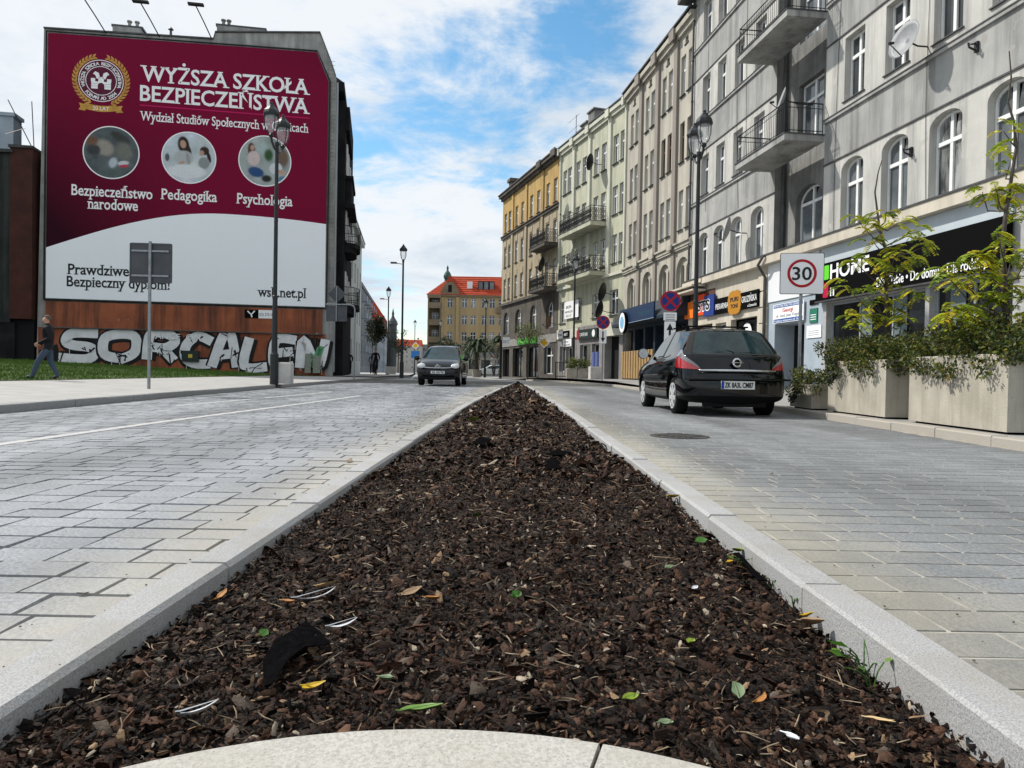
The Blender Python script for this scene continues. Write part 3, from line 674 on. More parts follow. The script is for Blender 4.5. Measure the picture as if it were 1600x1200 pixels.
put_text(S, 'PURI', .38, .093, .38, .24, M['printblack'], bold=.03, width=.75); put_text(S, 'TONI', .34, .093, .12, .22, M['printblack'], bold=.03, width=.66)
S = on(G, 'signboard', 12.3, .05, 2.55, 'white and blue medical practice sign over the doorway', 'sign')
boxpart(S, 'board', M['printwhite'], -1.05, 1.05, 0, .03, 0, .66)
mb = MB(); mb.box(-1.0, 1.0, .031, .034, .53, .64); mb.box(-1.0, 1.0, .031, .034, .02, .14); mb.build('stripe', plain('sign_stripe_blue', (.02, .10, .33), .5), S)
put_text(S, 'PRYWATNA PRAKTYKA LEKARSKA', .96, .036, .55, .10, M['printwhite'], width=1.9); put_text(S, 'Georgi', .35, .036, .36, .19, plain('sign_red_text', (.6, .03, .02)), width=.7)
put_text(S, 'dr. med. Jean Kogut', .8, .036, .2, .14, plain('sign_grey_text', (.4, .42, .45)), width=1.6); put_text(S, 'Przyj\u0119cia wizytowe od 16.00', .96, .036, .04, .10, M['printwhite'], width=1.9)
for (u, z, w, h, m_, lb, txt) in ((10.72, 2.42, .46, .46, plain('plate_green', (.02, .16, .10)), 'small green plate beside the doorway', None), (10.68, 1.93, .86, .40, M['printwhite'], 'small white notice plate below the green plate', None), (10.72, 3.0, .5, .16, M['black'], 'small black plate above the green plate', None)):
    S = on(G, 'wall_plate', u, .02, z, lb, 'plate'); boxpart(S, 'plate', m_, -w/2, w/2, -.017, .012, 0, h)
    tm = M['printwhite'] if m_ is not M['printwhite'] else plain('plate_text', (.35, .36, .38))
    for k in range(3):
        if h > .2: boxpart(S, 'print_line', tm, -w*.36, w*.36, .0125, .0145, h*.2+k*h*.16, h*.2+k*h*.16+.025)
# satellite dishes: things of their own
M['dishgrey'] = mat('dish_grey', (.30, .31, .32), .5, (.24, .25, .26), 6); M['dishblack'] = plain('dish_black', (.012, .012, .013), .45); M['dishrust'] = mat('dish_rust', (.16, .09, .05), .7, (.08, .05, .035), 5); M['dishpale'] = plain('dish_pale', (.50, .52, .50), .5)
def dish(G_, u, y, z, r, m, label, face=(.75, .55, .25), armto=None):
    # face: direction the bowl looks, in wall coordinates
    S_ = on(G_, 'satellite_dish', u, y, z, label, 'satellite dish')
    q = Vector(face).normalized().to_track_quat('Z', 'Y').to_matrix().to_4x4()
    mb = MB(); mb.lathe([(r*k/5, .28*r*(k/5)**2) for k in range(6)]+[(r, .28*r-.006)]+[(r*k/5, .28*r*(k/5)**2-.012) for k in range(4, -1, -1)], 20, T=q); mb.build('bowl', m, S_, smooth=True)
    mb = MB(); a = q @ Vector((0, -r*.9, .1*r)); b = q @ Vector((0, -r*.55, r*1.05)); mb.tube([a, b], .014, 5); mb.tube([b, b+(q.to_3x3() @ Vector((0, .06, -.12)))], .035, 6); mb.build('feed_arm', M['iron'], S_)
    mb = MB(); k = q @ Vector((0, 0, -.02)); mb.tube([k, (0, -y*.5, -.10), (0, -y, -.10)], .022, 5); mb.build('bracket', M['iron'], S_)
    return S_
dish(G, 5.65, .55, 9.15, .48, M['dishgrey'], 'grey satellite dish on a bracket under the upper right windows', (-.12, .95, .25))
dish(G, 15.8, .7, 6.35, .52, M['dishgrey'], 'dark grey satellite dish between the arched windows above the bakery', (.42, .85, .25))
dish(G, 11.1, 1.0, 9.65, .38, M['dishgrey'], 'grey satellite dish on the lower balcony railing', (.25, .9, .3))
for u, z in ((6.15, 6.55), (3.95, 8.3)):
    S = on(G, 'wall_bracket', u, .02, z, 'rusty iron flag bracket on the wall '+('between two arched windows' if u > 5 else 'under the sill course beside the dish'), 'bracket')
    mb = MB(); mb.box(-.05, .05, -.018, .04, -.12, .12); mb.tube([(0, .03, -.08), (0, .2, -.02), (0, .22, .08)], .025, 5); mb.tube([(0, .03, .08), (0, .16, .05)], .02, 5); mb.build('bracket', M['iron'], S)

# ================================================================ beige tenement
M['beige'] = mat('beige_render', (.49, .46, .39), .9, (.41, .385, .33), .6, streak=((.28, .265, .23), 2), bump=.2, bscale=16)
M['beige_dk'] = mat('beige_pilaster', (.30, .265, .235), .9, (.25, .225, .20), .7, streak=((.2, .18, .16), 2))
M['navy'] = mat('navy_cladding', (.012, .022, .034), .5, (.02, .03, .045), 3)
M['timber'] = mat('timber_panel', (.42, .28, .13), .6, (.30, .19, .085), 4, stretch=(6, 6, .5))
dB = Vector((-.1401, 1, 0)).normalized()
B = broot('beige_tenement', (8.298, 34.825), dB, 'beige tenement with brown pilasters and navy shopfront')
bays = [(-.35, 2.0), (2.0, 4.77), (4.77, 7.62), (7.62, 10.6)]
wc = [(.25, 1.2), (2.98, 3.9), (5.72, 6.68), (8.6, 9.5)]
mb = MB(); mi_ops = []
for cs in wc:
    for c in cs: mi_ops += [(c-.31, c+.31, z, z+1.95) for z in (7.78, 11.1, 14.35)]
nich = [((a+b)/2-.82, (a+b)/2+.82, 4.3, 6.42, .7) for a, b in bays]
vents = [((a+b)/2-.2, (a+b)/2+.2, 16.78, 17.1) for a, b in bays]
panel(mb, -.35, 10.6, 7.0, 17.9, 0, mi_ops+vents, 0, .2); panel(mb, -.35, 10.6, 4.2, 7.0, 0, nich, 0, .16)
for a, b in bays:
    c = (a+b)/2; panel(mb, c-.85, c+.85, 4.25, 6.45, -.16, [(c-.62, c-.12, 4.35, 6.1, .25), (c+.12, c+.62, 4.35, 6.1, .25)], 0, .2)
mb.box(10.3, 10.6, -10, -.01, 0, 17.8, 0); mb.box(-.35, 10.6, -10, -.62, 0, 17.8, 1)
mb.build('wall', [M['beige'], M['dark_room']], B)
for k, cs in enumerate(wc):
    for c in cs:
        for z in (7.78, 11.1, 14.35): window(B, c, -.2, z, .6, 1.93, 0, 'T', fm='brownframe' if (k < 2 and z > 11 and z < 14) else 'white', gm='glass')
    a, b = bays[k]; c = (a+b)/2
    for x in (c-.37, c+.37): window(B, x, -.36, 4.35, .48, 1.73, .25, '1', fm='beige_dk')
    boxpart(B, 'vent', M['dark_room'], c-.2, c+.2, -.19, -.15, 16.78, 17.1); boxpart(B, 'vent_sill', M['sheet'], c-.25, c+.25, .002, .05, 16.72, 16.77)
for u in (2.0, 4.77, 7.62):
    mb = MB(); mb.box(u-.24, u+.24, .002, .13, 7.22, 17.25); mb.box(u-.2, u+.2, .002, .10, 4.3, 6.85); mb.build('pilaster', M['beige_dk'], B)
mb = MB(); mb.box(-.35, 10.6, .002, .14, 6.88, 7.06); mb.box(-.35, 10.6, .002, .22, 7.061, 7.16); mb.box(-.35, 10.6, .002, .1, 6.78, 6.87); mb.build('moulding', M['beige'], B)
for u in (2.0, 4.77, 7.62): boxpart(B, 'moulding', M['beige'], u-.32, u+.32, .221, .30, 6.9, 7.15)
mb = MB(); mb.box(-.35, 10.6, .002, .16, 17.3, 17.55, 0); mb.box(-.35, 10.6, .002, .30, 17.551, 17.8, 0); mb.box(-.4, 10.65, -10, .38, 17.9, 17.98, 1); mb.build('cornice', [M['beige'], M['sheet']], B)
for u in (2.0, 4.77, 7.62): boxpart(B, 'cornice_block', M['beige_dk'], u-.34, u+.34, .301, .40, 17.3, 17.85)
for u in (4.0, 6.3): boxpart(B, 'chimney', M['grey_dark'], u-.4, u+.4, -1.6, -.9, 17.9, 18.75)
mb = MB(); panel(mb, -.35, 10.6, 0, 4.2, 0, [(-.1, 2.6, .3, 3.3, 0, .5), (2.9, 4.6, .3, 3.3, 0, .5), (4.9, 6.3, .3, 3.3, 0, .5), (6.6, 8.2, .3, 3.3, 0, .5), (8.5, 10.3, .3, 3.3, 0, .5)], 0, .5); mb.build('ground_floor_wall', M['navy'], B)
for c, w in ((1.25, 2.7), (3.75, 1.7), (5.6, 1.4), (7.4, 1.6), (9.4, 1.8)):
    window(B, c, -.5, .3, w, 3.0, 0, 'S', fm='navy', gm='shopglass', sill=False, name='shop_window')
for i in range(12):
    u = 4.75+i*.5; mb = MB(); mb.bbox(u, u+.34, .003, .09, .42, 2.05, .02); mb.build('timber_board', M['timber'], B)
part(B, 'awning', M['navy'], lambda mb: mb.prism([(.05, 4.62), (.75, 3.66), (.75, 3.5), (.05, 3.5)], lambda a, b, h: (h, a, b), -.4, 10.5))
bpy.context.view_layer.update()
S = on(B, 'signboard', 6.0, .78, 3.55, 'navy shopfront signboard with pale lettering under the beige tenement', 'sign')
boxpart(S, 'board', plain('board_navy', (.010, .028, .075), .4), -3.6, 2.4, 0, .08, 0, .85)
put_text(S, 'BEEZ', 2.2, .083, .22, .42, M['printwhite'], bold=.02, width=1.2); put_text(S, 'zone fit zone', -1.0, .083, .25, .42, plain('text_dim', (.03, .09, .14)), width=2.3); boxpart(S, 'light_line', plain('line_pale', (.25, .33, .42)), -3.6, 2.4, .081, .085, .0, .03)
S = on(B, 'round_sign', 7.35, .88, 3.0, 'round white and pale blue projecting shop sign', 'sign')
qd = Matrix.Rotation(R(90), 4, 'Y')
mb = MB(); mb.lathe([(.62, 0), (.62, .16)], 28, T=Matrix.Translation((0, 0, .62)) @ Matrix.Rotation(R(-90), 4, 'X')); mb.build('drum', M['black'], S)
mb = MB(); mb.lathe([(.57, 0), (.57, .008)], 28, T=Matrix.Translation((0, .161, .62)) @ Matrix.Rotation(R(-90), 4, 'X')); mb.build('face', M['printwhite'], S)
mb = MB(); mb.lathe([(.36, 0), (.36, .006)], 24, T=Matrix.Translation((0, .170, .62)) @ Matrix.Rotation(R(-90), 4, 'X')); mb.build('emblem', plain('emblem_blue', (.22, .45, .68)), S)

# ================================================================ pale green tenement
M['green_wall'] = mat('palegreen_render', (.55, .545, .42), .9, (.43, .43, .33), .7, streak=((.31, .32, .25), 2), bump=.2, bscale=16)
M['green_trim'] = mat('palegreen_trim', (.60, .60, .50), .85, (.52, .52, .44), 1.0)
dN = Vector((-.3109, 1, 0)).normalized()
N_ = broot('pale_green_tenement', (6.8275, 45.322), dN, 'pale green tenement with two long ornate iron balconies')
NB = [-.1, 2.35, 5.65, 8.55, 11.35]; NC = [(.5, 1.55), (3.35, 4.6), (6.65, 7.8), (9.45, 10.4)]
mb = MB(); ops = [(c-.4, c+.4, z, z+1.82) for cs in NC for c in cs for z in (7.75, 10.85, 14.1)]
f1 = [1.45, 4.3, 7.35, 10.45]; ops += [(c-.62, c+.62, 4.45, 6.05) for c in f1]
panel(mb, -.1, 11.35, 4.0, 17.75, 0, ops, 0, .2); mb.box(-.1, 11.35, -10, -.5, 0, 17.6, 1); mb.box(11.1, 11.35, -10, -.01, 0, 17.6, 0)
mb.build('wall', [M['green_wall'], M['dark_room']], N_)
for cs in NC:
    for c in cs:
        for z in (7.75, 10.85, 14.1): window(N_, c, -.2, z, .78, 1.8, 0, 'T')
for c in f1: window(N_, c, -.2, 4.45, 1.22, 1.58, 0, 'T')
for u in NB: boxpart(N_, 'pilaster', M['green_trim'], max(u-.2, -.1), min(u+.2, 11.35), .002, .12, 7.15, 17.2)
mb = MB(); mb.box(-.1, 11.35, .002, .16, 17.2, 17.45); mb.box(-.1, 11.35, .002, .28, 17.451, 17.72); mb.box(-.1, 11.35, -10, .34, 17.75, 17.83, 1); mb.build('cornice', [M['green_trim'], M['sheet']], N_)
for u in NB: boxpart(N_, 'cornice_block', M['green_trim'], max(u-.27, -.1), min(u+.27, 11.35), .281, .36, 17.25, 17.74)
boxpart(N_, 'moulding', M['green_trim'], -.1, 11.35, .002, .16, 6.95, 7.12)
for z in (7.4, 10.65): balcony(N_, 2.8, 8.6, z, 1.15, M['green_wall'], True, .28)
for u, h in ((7.3, 1.6), (8.6, 1.1), (9.4, .8)):
    mb = MB(); mb.box(u-.55, u+.55, -1.7, -.7, 17.8, 17.8+h); mb.box(u-.65, u+.65, -1.8, -.6, 17.8+h, 17.9+h); mb.build('chimney', M['grey_dark'], N_)
mb = MB(); mb.tube([(9.9, -.6, 17.8), (9.9, -.6, 20.0)], .025, 5)
for z in (18.4, 19.1, 19.9): mb.tube([(9.3, -.6, z), (11.4, -.6, z)], .014, 4)
mb.build('antenna', M['iron'], N_)
mb = MB(); panel(mb, -.1, 11.35, 0, 4.0, 0, [(8.4, 9.6, .2, 2.6, 0, .3), (9.8, 10.9, .8, 2.7, 0, .3), (5.0, 6.9, .2, 2.7, 0, .3), (3.6, 4.8, .5, 2.7, 0, .3), (.55, 2.7, .2, 3.1, 0, .7)], 0, .3); mb.build('ground_floor_wall', [mat('grey_plinth', (.30, .29, .28), .9, (.22, .21, .21), 2, streak=((.15, .15, .15), 3))], N_)
for c, w, z, h in ((9.0, 1.2, .2, 2.4), (10.35, 1.1, .8, 1.9), (5.95, 1.9, .2, 2.5), (4.2, 1.2, .5, 2.2)): window(N_, c, -.3, z, w, h, 0, 'S', fm='white', gm='shopglass', sill=False, name='shop_window')
boxpart(N_, 'passage_door', M['dark_room'], .56, 2.69, -.69, -.62, .2, 3.1); boxpart(N_, 'fascia_panel', M['green_trim'], -.1, 3.4, .003, .1, 3.12, 3.95); boxpart(N_, 'fascia_panel', M['green_trim'], 7.15, 11.35, .003, .1, 3.25, 3.95)
bpy.context.view_layer.update()
S = on(N_, 'signboard', 5.35, .06, 3.08, 'dark green shop signboard with red end panel over a doorway', 'sign')
boxpart(S, 'board', plain('board_darkgreen', (.015, .03, .026)), -1.75, 1.4, 0, .12, 0, .66); boxpart(S, 'red_panel', plain('board_red', (.35, .02, .03)), 1.405, 1.8, 0, .12, 0, .66); put_text(S, 'CAFFE BAR', 1.2, .123, .2, .34, M['printwhite'], width=1.4); mb = MB(); mb.lathe([(.25, 0), (.25, .01)], 16, T=Matrix.Translation((-1.2, .122, .33)) @ Matrix.Rotation(R(-90), 4, 'X')); mb.build('emblem', M['printwhite'], S)
S = on(N_, 'signboard', 9.9, .11, 3.32, 'white and black pair of shop plates on the pale fascia', 'sign'); boxpart(S, 'board', M['printwhite'], .0, 1.1, 0, .06, 0, .5); boxpart(S, 'board', M['black'], -1.2, -.01, 0, .06, 0, .5); put_text(S, 'LOMBARD', 1.0, .063, .14, .26, M['printblack'], width=.9); put_text(S, 'ART', -.2, .063, .12, .3, M['printwhite'], width=.8)
S = on(N_, 'signboard', 9.2, .05, 2.66, 'white notice board between the shop windows', 'sign'); boxpart(S, 'board', M['printwhite'], -.85, .85, 0, .04, 0, .56); put_text(S, 'skup i', .5, .043, .3, .2, M['printblack'], width=.9); put_text(S, 'sprzeda\u017c', .6, .043, .07, .2, M['printblack'], width=1.2)
S = on(N_, 'banner', 8.7, .12, 4.7, 'white banner with black print hung below the balcony', 'banner'); boxpart(S, 'cloth', M['printwhite'], -1.7, 1.0, 0, .02, 0, 1.25); put_text(S, 'SALON', .7, .022, .75, .3, M['printblack'], bold=.02, width=1.0); put_text(S, 'UBEZPIECZE\u0143', .9, .022, .42, .2, M['printblack'], width=1.5); put_text(S, '032 27', .7, .022, .12, .22, M['printblack'], width=1.1)
S = on(N_, 'poster', 4.15, .02, .55, 'blue and white posters on the shop window', 'poster')
for k in range(4): boxpart(S, 'sheet', plain('poster_blue%d' % k, (.03+.1*(k % 2), .06+.1*(k % 2), .22+.1*(k % 2))), -.55+k*.28, -.3+k*.28, -.018, 0, .1+.2*(k % 2), 1.6)
dish(N_, 3.75, .7, 14.7, .55, M['dishblack'], 'black satellite dish high on the pale green wall', (.6, .6, .2)); dish(N_, 7.1, 1.0, 12.1, .55, M['dishpale'], 'pale satellite dish on the upper balcony', (.5, .8, .2)); dish(N_, 1.1, .8, 5.8, .62, M['dishblack'], 'upper of two black satellite dishes beside the arches', (.6, .6, .2)); dish(N_, 1.5, .8, 4.7, .58, M['dishblack'], 'lower of two black satellite dishes beside the arches', (.6, .6, .2)); dish(N_, 6.2, .9, 8.9, .5, M['dishpale'], 'pale satellite dish on the lower balcony', (.5, .8, .2)); dish(N_, 10.9, .8, 4.5, .55, M['dishrust'], 'rusty brown satellite dish above the pale fascia', (.5, .7, .2))

# ================================================================ yellow tenement
M['yellow'] = mat('ochre_render', (.54, .355, .12), .9, (.38, .255, .10), .6, streak=((.26, .19, .10), 2), bump=.2, bscale=16)
M['yellow_pale'] = mat('ochre_pale', (.42, .36, .25), .9, (.34, .28, .19), .7, streak=((.22, .18, .12), 2))
M['sootstone'] = mat('soot_stone', (.13, .115, .095), .9, (.075, .068, .06), .9, streak=((.045, .04, .04), 2), bump=.3)
dY = Vector((-.3021, 1, 0)).normalized()
Y_ = broot('ochre_tenement', (3.458, 56.16), dY, 'ochre corner tenement with sooty stone lower floors and iron balconies')
YC = [1.1, 2.85, 5.2, 7.05, 9.6, 11.35, 13.55, 14.95]; YB = [0.05, 4.05, 8.35, 12.5, 15.95]
mb = MB()
panel(mb, 0, 16, 13.6, 17.7, 0, [(c-.42, c+.42, 14.05, 15.9) for c in YC], 0, .2)
panel(mb, 0, 16, 7.15, 13.6, 0, [(c-.42, c+.42, z, z+1.9) for c in YC for z in (7.65, 10.75)], 1, .2)
ya = [2.0, 6.15, 10.45, 14.3]
panel(mb, 0, 16, 3.8, 7.15, 0, [(c-.85, c+.85, 4.3, 6.4, .75) for c in ya], 2, .3)
panel(mb, 0, 16, 0, 3.8, 0, [(1.0, 3.3, .6, 2.8, 0, .3), (4.6, 7.8, .3, 2.9, 0, .4), (8.8, 11.9, .3, 2.9, 0, .4), (13, 15.2, .3, 2.9, 0, .4)], 2, .4)
mb.box(15.7, 16, -12, -.01, 0, 17.6, 1); mb.box(0, 16, -12, -.65, 0, 17.5, 3); mb.build('wall', [M['yellow'], M['yellow_pale'], M['sootstone'], M['dark_room']], Y_)
for c in YC:
    window(Y_, c, -.2, 14.05, .82, 1.83, 0, 'T')
    for z in (7.65, 10.75): window(Y_, c, -.2, z, .82, 1.88, 0, 'T')
    for z in (12.75, 9.6): boxpart(Y_, 'panel', M['yellow_pale'], c-.4, c+.4, .002, .04, z, z+.5)
for c in ya: window(Y_, c, -.3, 4.3, 1.66, 2.07, .75, 'A')
for c, w, z, h in ((2.15, 2.3, .6, 2.2), (6.2, 3.2, .3, 2.6), (10.35, 3.1, .3, 2.6), (14.1, 2.2, .3, 2.6)): window(Y_, c, -.35, z, w, h, 0, 'T' if c < 3 else 'S', fm='white' if c < 3 else 'black', gm='shopglass', sill=False, name='shop_window')
for u in YB[1:4]: boxpart(Y_, 'pilaster', M['yellow_pale'], u-.25, u+.25, .002, .12, 7.25, 13.5); boxpart(Y_, 'pilaster', M['yellow'], u-.25, u+.25, .002, .1, 13.8, 17.2)
mb = MB(); mb.box(0, 16, .002, .16, 13.5, 13.72); mb.box(0, 16, .002, .24, 13.721, 13.8); mb.box(0, 16, .002, .2, 7.05, 7.28); mb.build('moulding', M['sootstone'], Y_)
mb = MB(); mb.box(0, 16, .002, .22, 17.25, 17.5); mb.box(-.02, 16.1, .002, .42, 17.501, 17.75); mb.box(0, 16.2, -12, .5, 17.76, 17.85); mb.build('cornice', M['sootstone'], Y_)
for u in (4.05, .6): boxpart(Y_, 'cornice_block', M['sootstone'], u-.5, u+.5, .43, .53, 17.4, 17.95)
mb = MB(); mb.box(15.0, 15.8, -1.4, -.5, 17.8, 19.1); mb.box(14.85, 15.95, -1.55, -.35, 19.1, 19.4); mb.build('chimney', M['sootstone'], Y_)
for z in (7.45, 10.85): balcony(Y_, .35, 4.2, z-.1, 1.1, M['sootstone'], True, .25)
for z in (5.2, 9.7):
    mb = MB(); mb.box(16.02, 16.9, -1.6, -.2, z-.3, z); s = mb.build('balcony', M['sootstone'], Y_); mb = MB()
    for h in (.15, .6, 1.05): mb.tube([(16.05, -.22, z+h), (16.87, -.22, z+h), (16.87, -1.58, z+h)], .02, 4)
    for i in range(12): mb.tube([(16.05+.82*min(1, i/5), -.22-max(0, i-5)*.22, z), (16.05+.82*min(1, i/5), -.22-max(0, i-5)*.22, z+1.05)], .014, 4)
    mb.build('railing', M['iron'], s)
boxpart(Y_, 'fascia_panel', mat('grey_fascia', (.30, .29, .27), .8, (.22, .21, .2), 2), .2, 15.9, .003, .06, 3.1, 3.75)
bpy.context.view_layer.update()
S = on(Y_, 'signboard', 7.4, .1, 3.15, 'bright green shop signboard behind the young street tree', 'sign'); boxpart(S, 'board', plain('board_green', (.03, .30, .02), .5), -2.6, 2.6, 0, .08, 0, .55); put_text(S, 'ZIELONY RYNEK', 2.2, .083, .14, .34, plain('text_lime', (.35, .75, .2)), width=4.2)
dish(Y_, .5, 1.1, 9.0, .6, M['dishblack'], 'black satellite dish beside the ochre balcony', (.5, .7, .2))
# ================================================================ gable building with the banner (left)
M['plaster_old'] = mat('old_plaster', (.40, .40, .38), .95, (.24, .24, .23), .9, streak=((.13, .13, .125), 1.6), bump=.3, bscale=10)
M['redwall'] = mat('red_painted_wall', (.36, .115, .055), .9, (.24, .075, .04), .9, streak=((.05, .03, .025), 1.8), bump=.25, bscale=12, speck=((.42, .3, .24), 3.2, .72))
M['black_facade'] = mat('shaded_facade', (.014, .014, .015), .9, (.026, .026, .028), 1.2, spec=.02)  # near black: shade on the street front is put into this colour
dD = Vector((-1, -.185, 0)).normalized()
D = broot('gable_building', (-10.7, 43), dD, 'tall old tenement whose blind gable wall carries the huge banner')
outl = [(-.12, .2), (-.1, 17.75), (.15, 18.5), (.83, 20.2), (6.6, 19.65), (6.7, 19.25), (15.45, 18.97), (15.7, .2)]
mb = MB(); mb.prism(outl, lambda a, b, h: (a, h, b), -.6, 0); mb.build('wall', M['plaster_old'], D)
mb = MB()
for (a, b) in zip(outl[1:-2], outl[2:-1]): mb.add([(a[0], .08, a[1]+.01), (b[0], .08, b[1]+.01), (b[0], -.68, b[1]+.01), (a[0], -.68, a[1]+.01), (a[0], .08, a[1]+.09), (b[0], .08, b[1]+.09), (b[0], -.68, b[1]+.09), (a[0], -.68, a[1]+.09)], [(0, 1, 2, 3), (4, 5, 6, 7), (0, 1, 5, 4), (3, 2, 6, 7), (0, 3, 7, 4), (1, 2, 6, 5)])
mb.build('coping', M['sheet'], D)
mb = MB(); mb.box(.3, 15.6, .003, .06, .2, 2.7); mb.build('lower_wall', M['redwall'], D)
mb = MB(); mb.box(.5, 15.2, .003, .16, 2.72, 4.12, 0); mb.box(.45, 15.25, .003, .22, 2.66, 2.72, 1); mb.build('plinth_band', [M['redwall'], M['sheet']], D)
# body of the house behind the gable, with its dark street front
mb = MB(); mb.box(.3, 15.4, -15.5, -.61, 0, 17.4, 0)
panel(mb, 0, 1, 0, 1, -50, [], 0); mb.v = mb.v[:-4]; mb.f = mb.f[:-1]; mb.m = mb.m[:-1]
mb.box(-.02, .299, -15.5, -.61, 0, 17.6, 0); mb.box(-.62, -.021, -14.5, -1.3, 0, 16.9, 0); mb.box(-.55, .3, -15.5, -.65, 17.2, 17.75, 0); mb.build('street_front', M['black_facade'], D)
mb = MB(); mb.prism([(-.5, 17.76), (2.4, 19.6), (12.5, 19.2), (15.4, 17.7)], lambda a, b, h: (a, h, b), -15.5, -.7); mb.build('roof', mat('roof_dark', (.05, .045, .045), .8, (.08, .07, .07), 2), D)
mb = MB(); mb.box(-1.0, -.63, -6.5, -2.2, 10.9, 12.4); mb.box(-1.1, -.63, -6.6, -2.1, 12.4, 12.6); mb.box(-1.2, -.63, -6.7, -2.0, 10.6, 10.89); mb.box(-.85, -.63, -8, -1.5, 15.2, 16.6); mb.build('oriel', M['black_facade'], D)
for z, hh in ((8.55, 1.05), (4.75, 1.05)):
    mb = MB(); P = [(-.63, -6.2), (-1.2, -6.0), (-1.5, -5.2), (-1.5, -3.4), (-1.2, -2.6), (-.63, -2.3)]
    mb.prism(P, lambda a, b, h: (a, b, h), z-.28, z); mb.prism([(-.63+(p[0]+.63)*.75, p[1]) for p in P], lambda a, b, h: (a, b, h), z-.6, z-.281); s = mb.build('balcony', M['black_facade'], D); r = MB()
    for h in (.1, .55, hh): r.tube([(p[0], p[1], z+h) for p in P], .022, 4)
    for p, q in zip(P, P[1:]):
        n = max(2, int(math.dist(p, q)/.12))
        for i in range(n): x, y = p[0]+(q[0]-p[0])*i/n, p[1]+(q[1]-p[1])*i/n; r.tube([(x, y, z), (x, y, z+hh)], .011, 4)
    r.build('railing', M['iron'], s)
mside = Matrix.Rotation(R(90), 4, 'Z')
for y in (-3.2, -5.3, -8.5, -11.5):
    for z in (4.9, 8.7, 12.8):
        o = window(D, -.63, y, z, 1.0, 1.9, 0, 'T', gm='glass', sill=False); o.rotation_euler = (0, 0, R(90))
def pipe_(mb, u, z): mb.tube([(u, -.9, z), (u, -.9, z+.45)], .09, 8); mb.lathe([(.14, 0), (.14, .08)], 8, (u, -.9, z+.4))
for u0, u1, z0, z1 in ((10.7, 12.2, 18.9, 19.75), (4.0, 6.65, 19.3, 20.35)):
    mb = MB(); mb.box(u0, u1, -1.3, -.61, z0, z1, 0); mb.box(u0-.07, u1+.07, -1.4, -.62, z1, z1+.12, 1); pipe_(mb, u0+.3 if u0 > 8 else u1-.3, z1); pipe_(mb, u0+.7 if u0 > 8 else u1-.6, z1); mb.build('chimney', [M['plaster_old'], M['sheet']], D)
mb = MB(); mb.tube([(9.1, -.5, 19.1), (9.1, -.5, 19.75)], .07, 8); mb.lathe([(.03, 0), (.16, .05), (.02, .2)], 8, (9.1, -.5, 19.75)); mb.build('flue', M['sheet'], D)
for u, lab in ((12.35, 'left'), (9.55, 'middle'), (6.75, 'right')):
    A = on(D, 'floodlight_arm', u, 0, 19.15, lab+' of three floodlight arms reaching out above the banner', 'floodlight', 'floodlight arms over the banner') if False else None
bpy.context.view_layer.update()
for u, zt, nm in ((12.32, 18.98, 'leftmost'), (9.55, 19.05, 'middle'), (6.78, 19.2, 'rightmost')):
    A = on(D, 'floodlight_arm', u, .03, zt, nm+' of three floodlight arms above the banner', 'floodlight', 'floodlight arms over the banner')
    mb = MB(); mb.tube([(0, -.1, .05), (.22, 1.0, .55), (.42, 1.95, .95)], .035, 6); mb.build('arm', M['iron'], A)
    mb = MB(); mb.box(.0, .8, 1.9, 2.15, .93, 1.03); mb.tube([(.1, 2.0, .98), (.75, 2.0, 1.02)], .05, 6); mb.build('lamp_head', M['iron'], A)

# ---------------------------------------------------------------- the banner
BN = on(D, 'banner', 0, .12, 0, 'huge maroon and white advertising banner covering the gable wall', 'banner')
m_maroon = mat('banner_maroon', (.235, .008, .066), .6, spec=.08)
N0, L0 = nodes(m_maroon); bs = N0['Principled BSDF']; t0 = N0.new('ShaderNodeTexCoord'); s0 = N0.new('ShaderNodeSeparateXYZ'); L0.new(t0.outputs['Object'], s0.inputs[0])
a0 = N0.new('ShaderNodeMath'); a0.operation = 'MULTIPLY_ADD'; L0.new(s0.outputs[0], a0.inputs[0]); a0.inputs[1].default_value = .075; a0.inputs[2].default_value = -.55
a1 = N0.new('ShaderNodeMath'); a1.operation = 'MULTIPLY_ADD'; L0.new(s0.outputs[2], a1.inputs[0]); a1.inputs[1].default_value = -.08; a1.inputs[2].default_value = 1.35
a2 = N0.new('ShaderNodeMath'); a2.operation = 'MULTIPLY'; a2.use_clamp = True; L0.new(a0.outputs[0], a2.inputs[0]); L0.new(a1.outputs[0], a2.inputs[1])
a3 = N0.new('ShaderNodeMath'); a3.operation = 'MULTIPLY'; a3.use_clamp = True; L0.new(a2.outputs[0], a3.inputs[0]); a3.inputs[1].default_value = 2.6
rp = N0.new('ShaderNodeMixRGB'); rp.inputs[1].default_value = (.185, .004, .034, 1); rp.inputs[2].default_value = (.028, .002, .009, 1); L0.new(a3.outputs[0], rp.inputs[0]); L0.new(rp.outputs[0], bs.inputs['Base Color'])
m_bwhite = mat('banner_white', (.88, .92, .96), .6, spec=.1)
for m_ in (m_maroon, m_bwhite):      # cloth ripples
    N1, L1 = nodes(m_); t1 = N1.new('ShaderNodeTexCoord'); mp1 = N1.new('ShaderNodeMapping'); mp1.inputs['Scale'].default_value = (.9, 1, .35); L1.new(t1.outputs['Object'], mp1.inputs[0])
    n1_ = N1.new('ShaderNodeTexNoise'); n1_.inputs['Scale'].default_value = 1.1; n1_.inputs['Detail'].default_value = 4; L1.new(mp1.outputs[0], n1_.inputs['Vector'])
    b1 = N1.new('ShaderNodeBump'); b1.inputs['Strength'].default_value = .5; b1.inputs['Distance'].default_value = .12; L1.new(n1_.outputs[0], b1.inputs['Height']); L1.new(b1.outputs[0], N1['Principled BSDF'].inputs['Normal'])
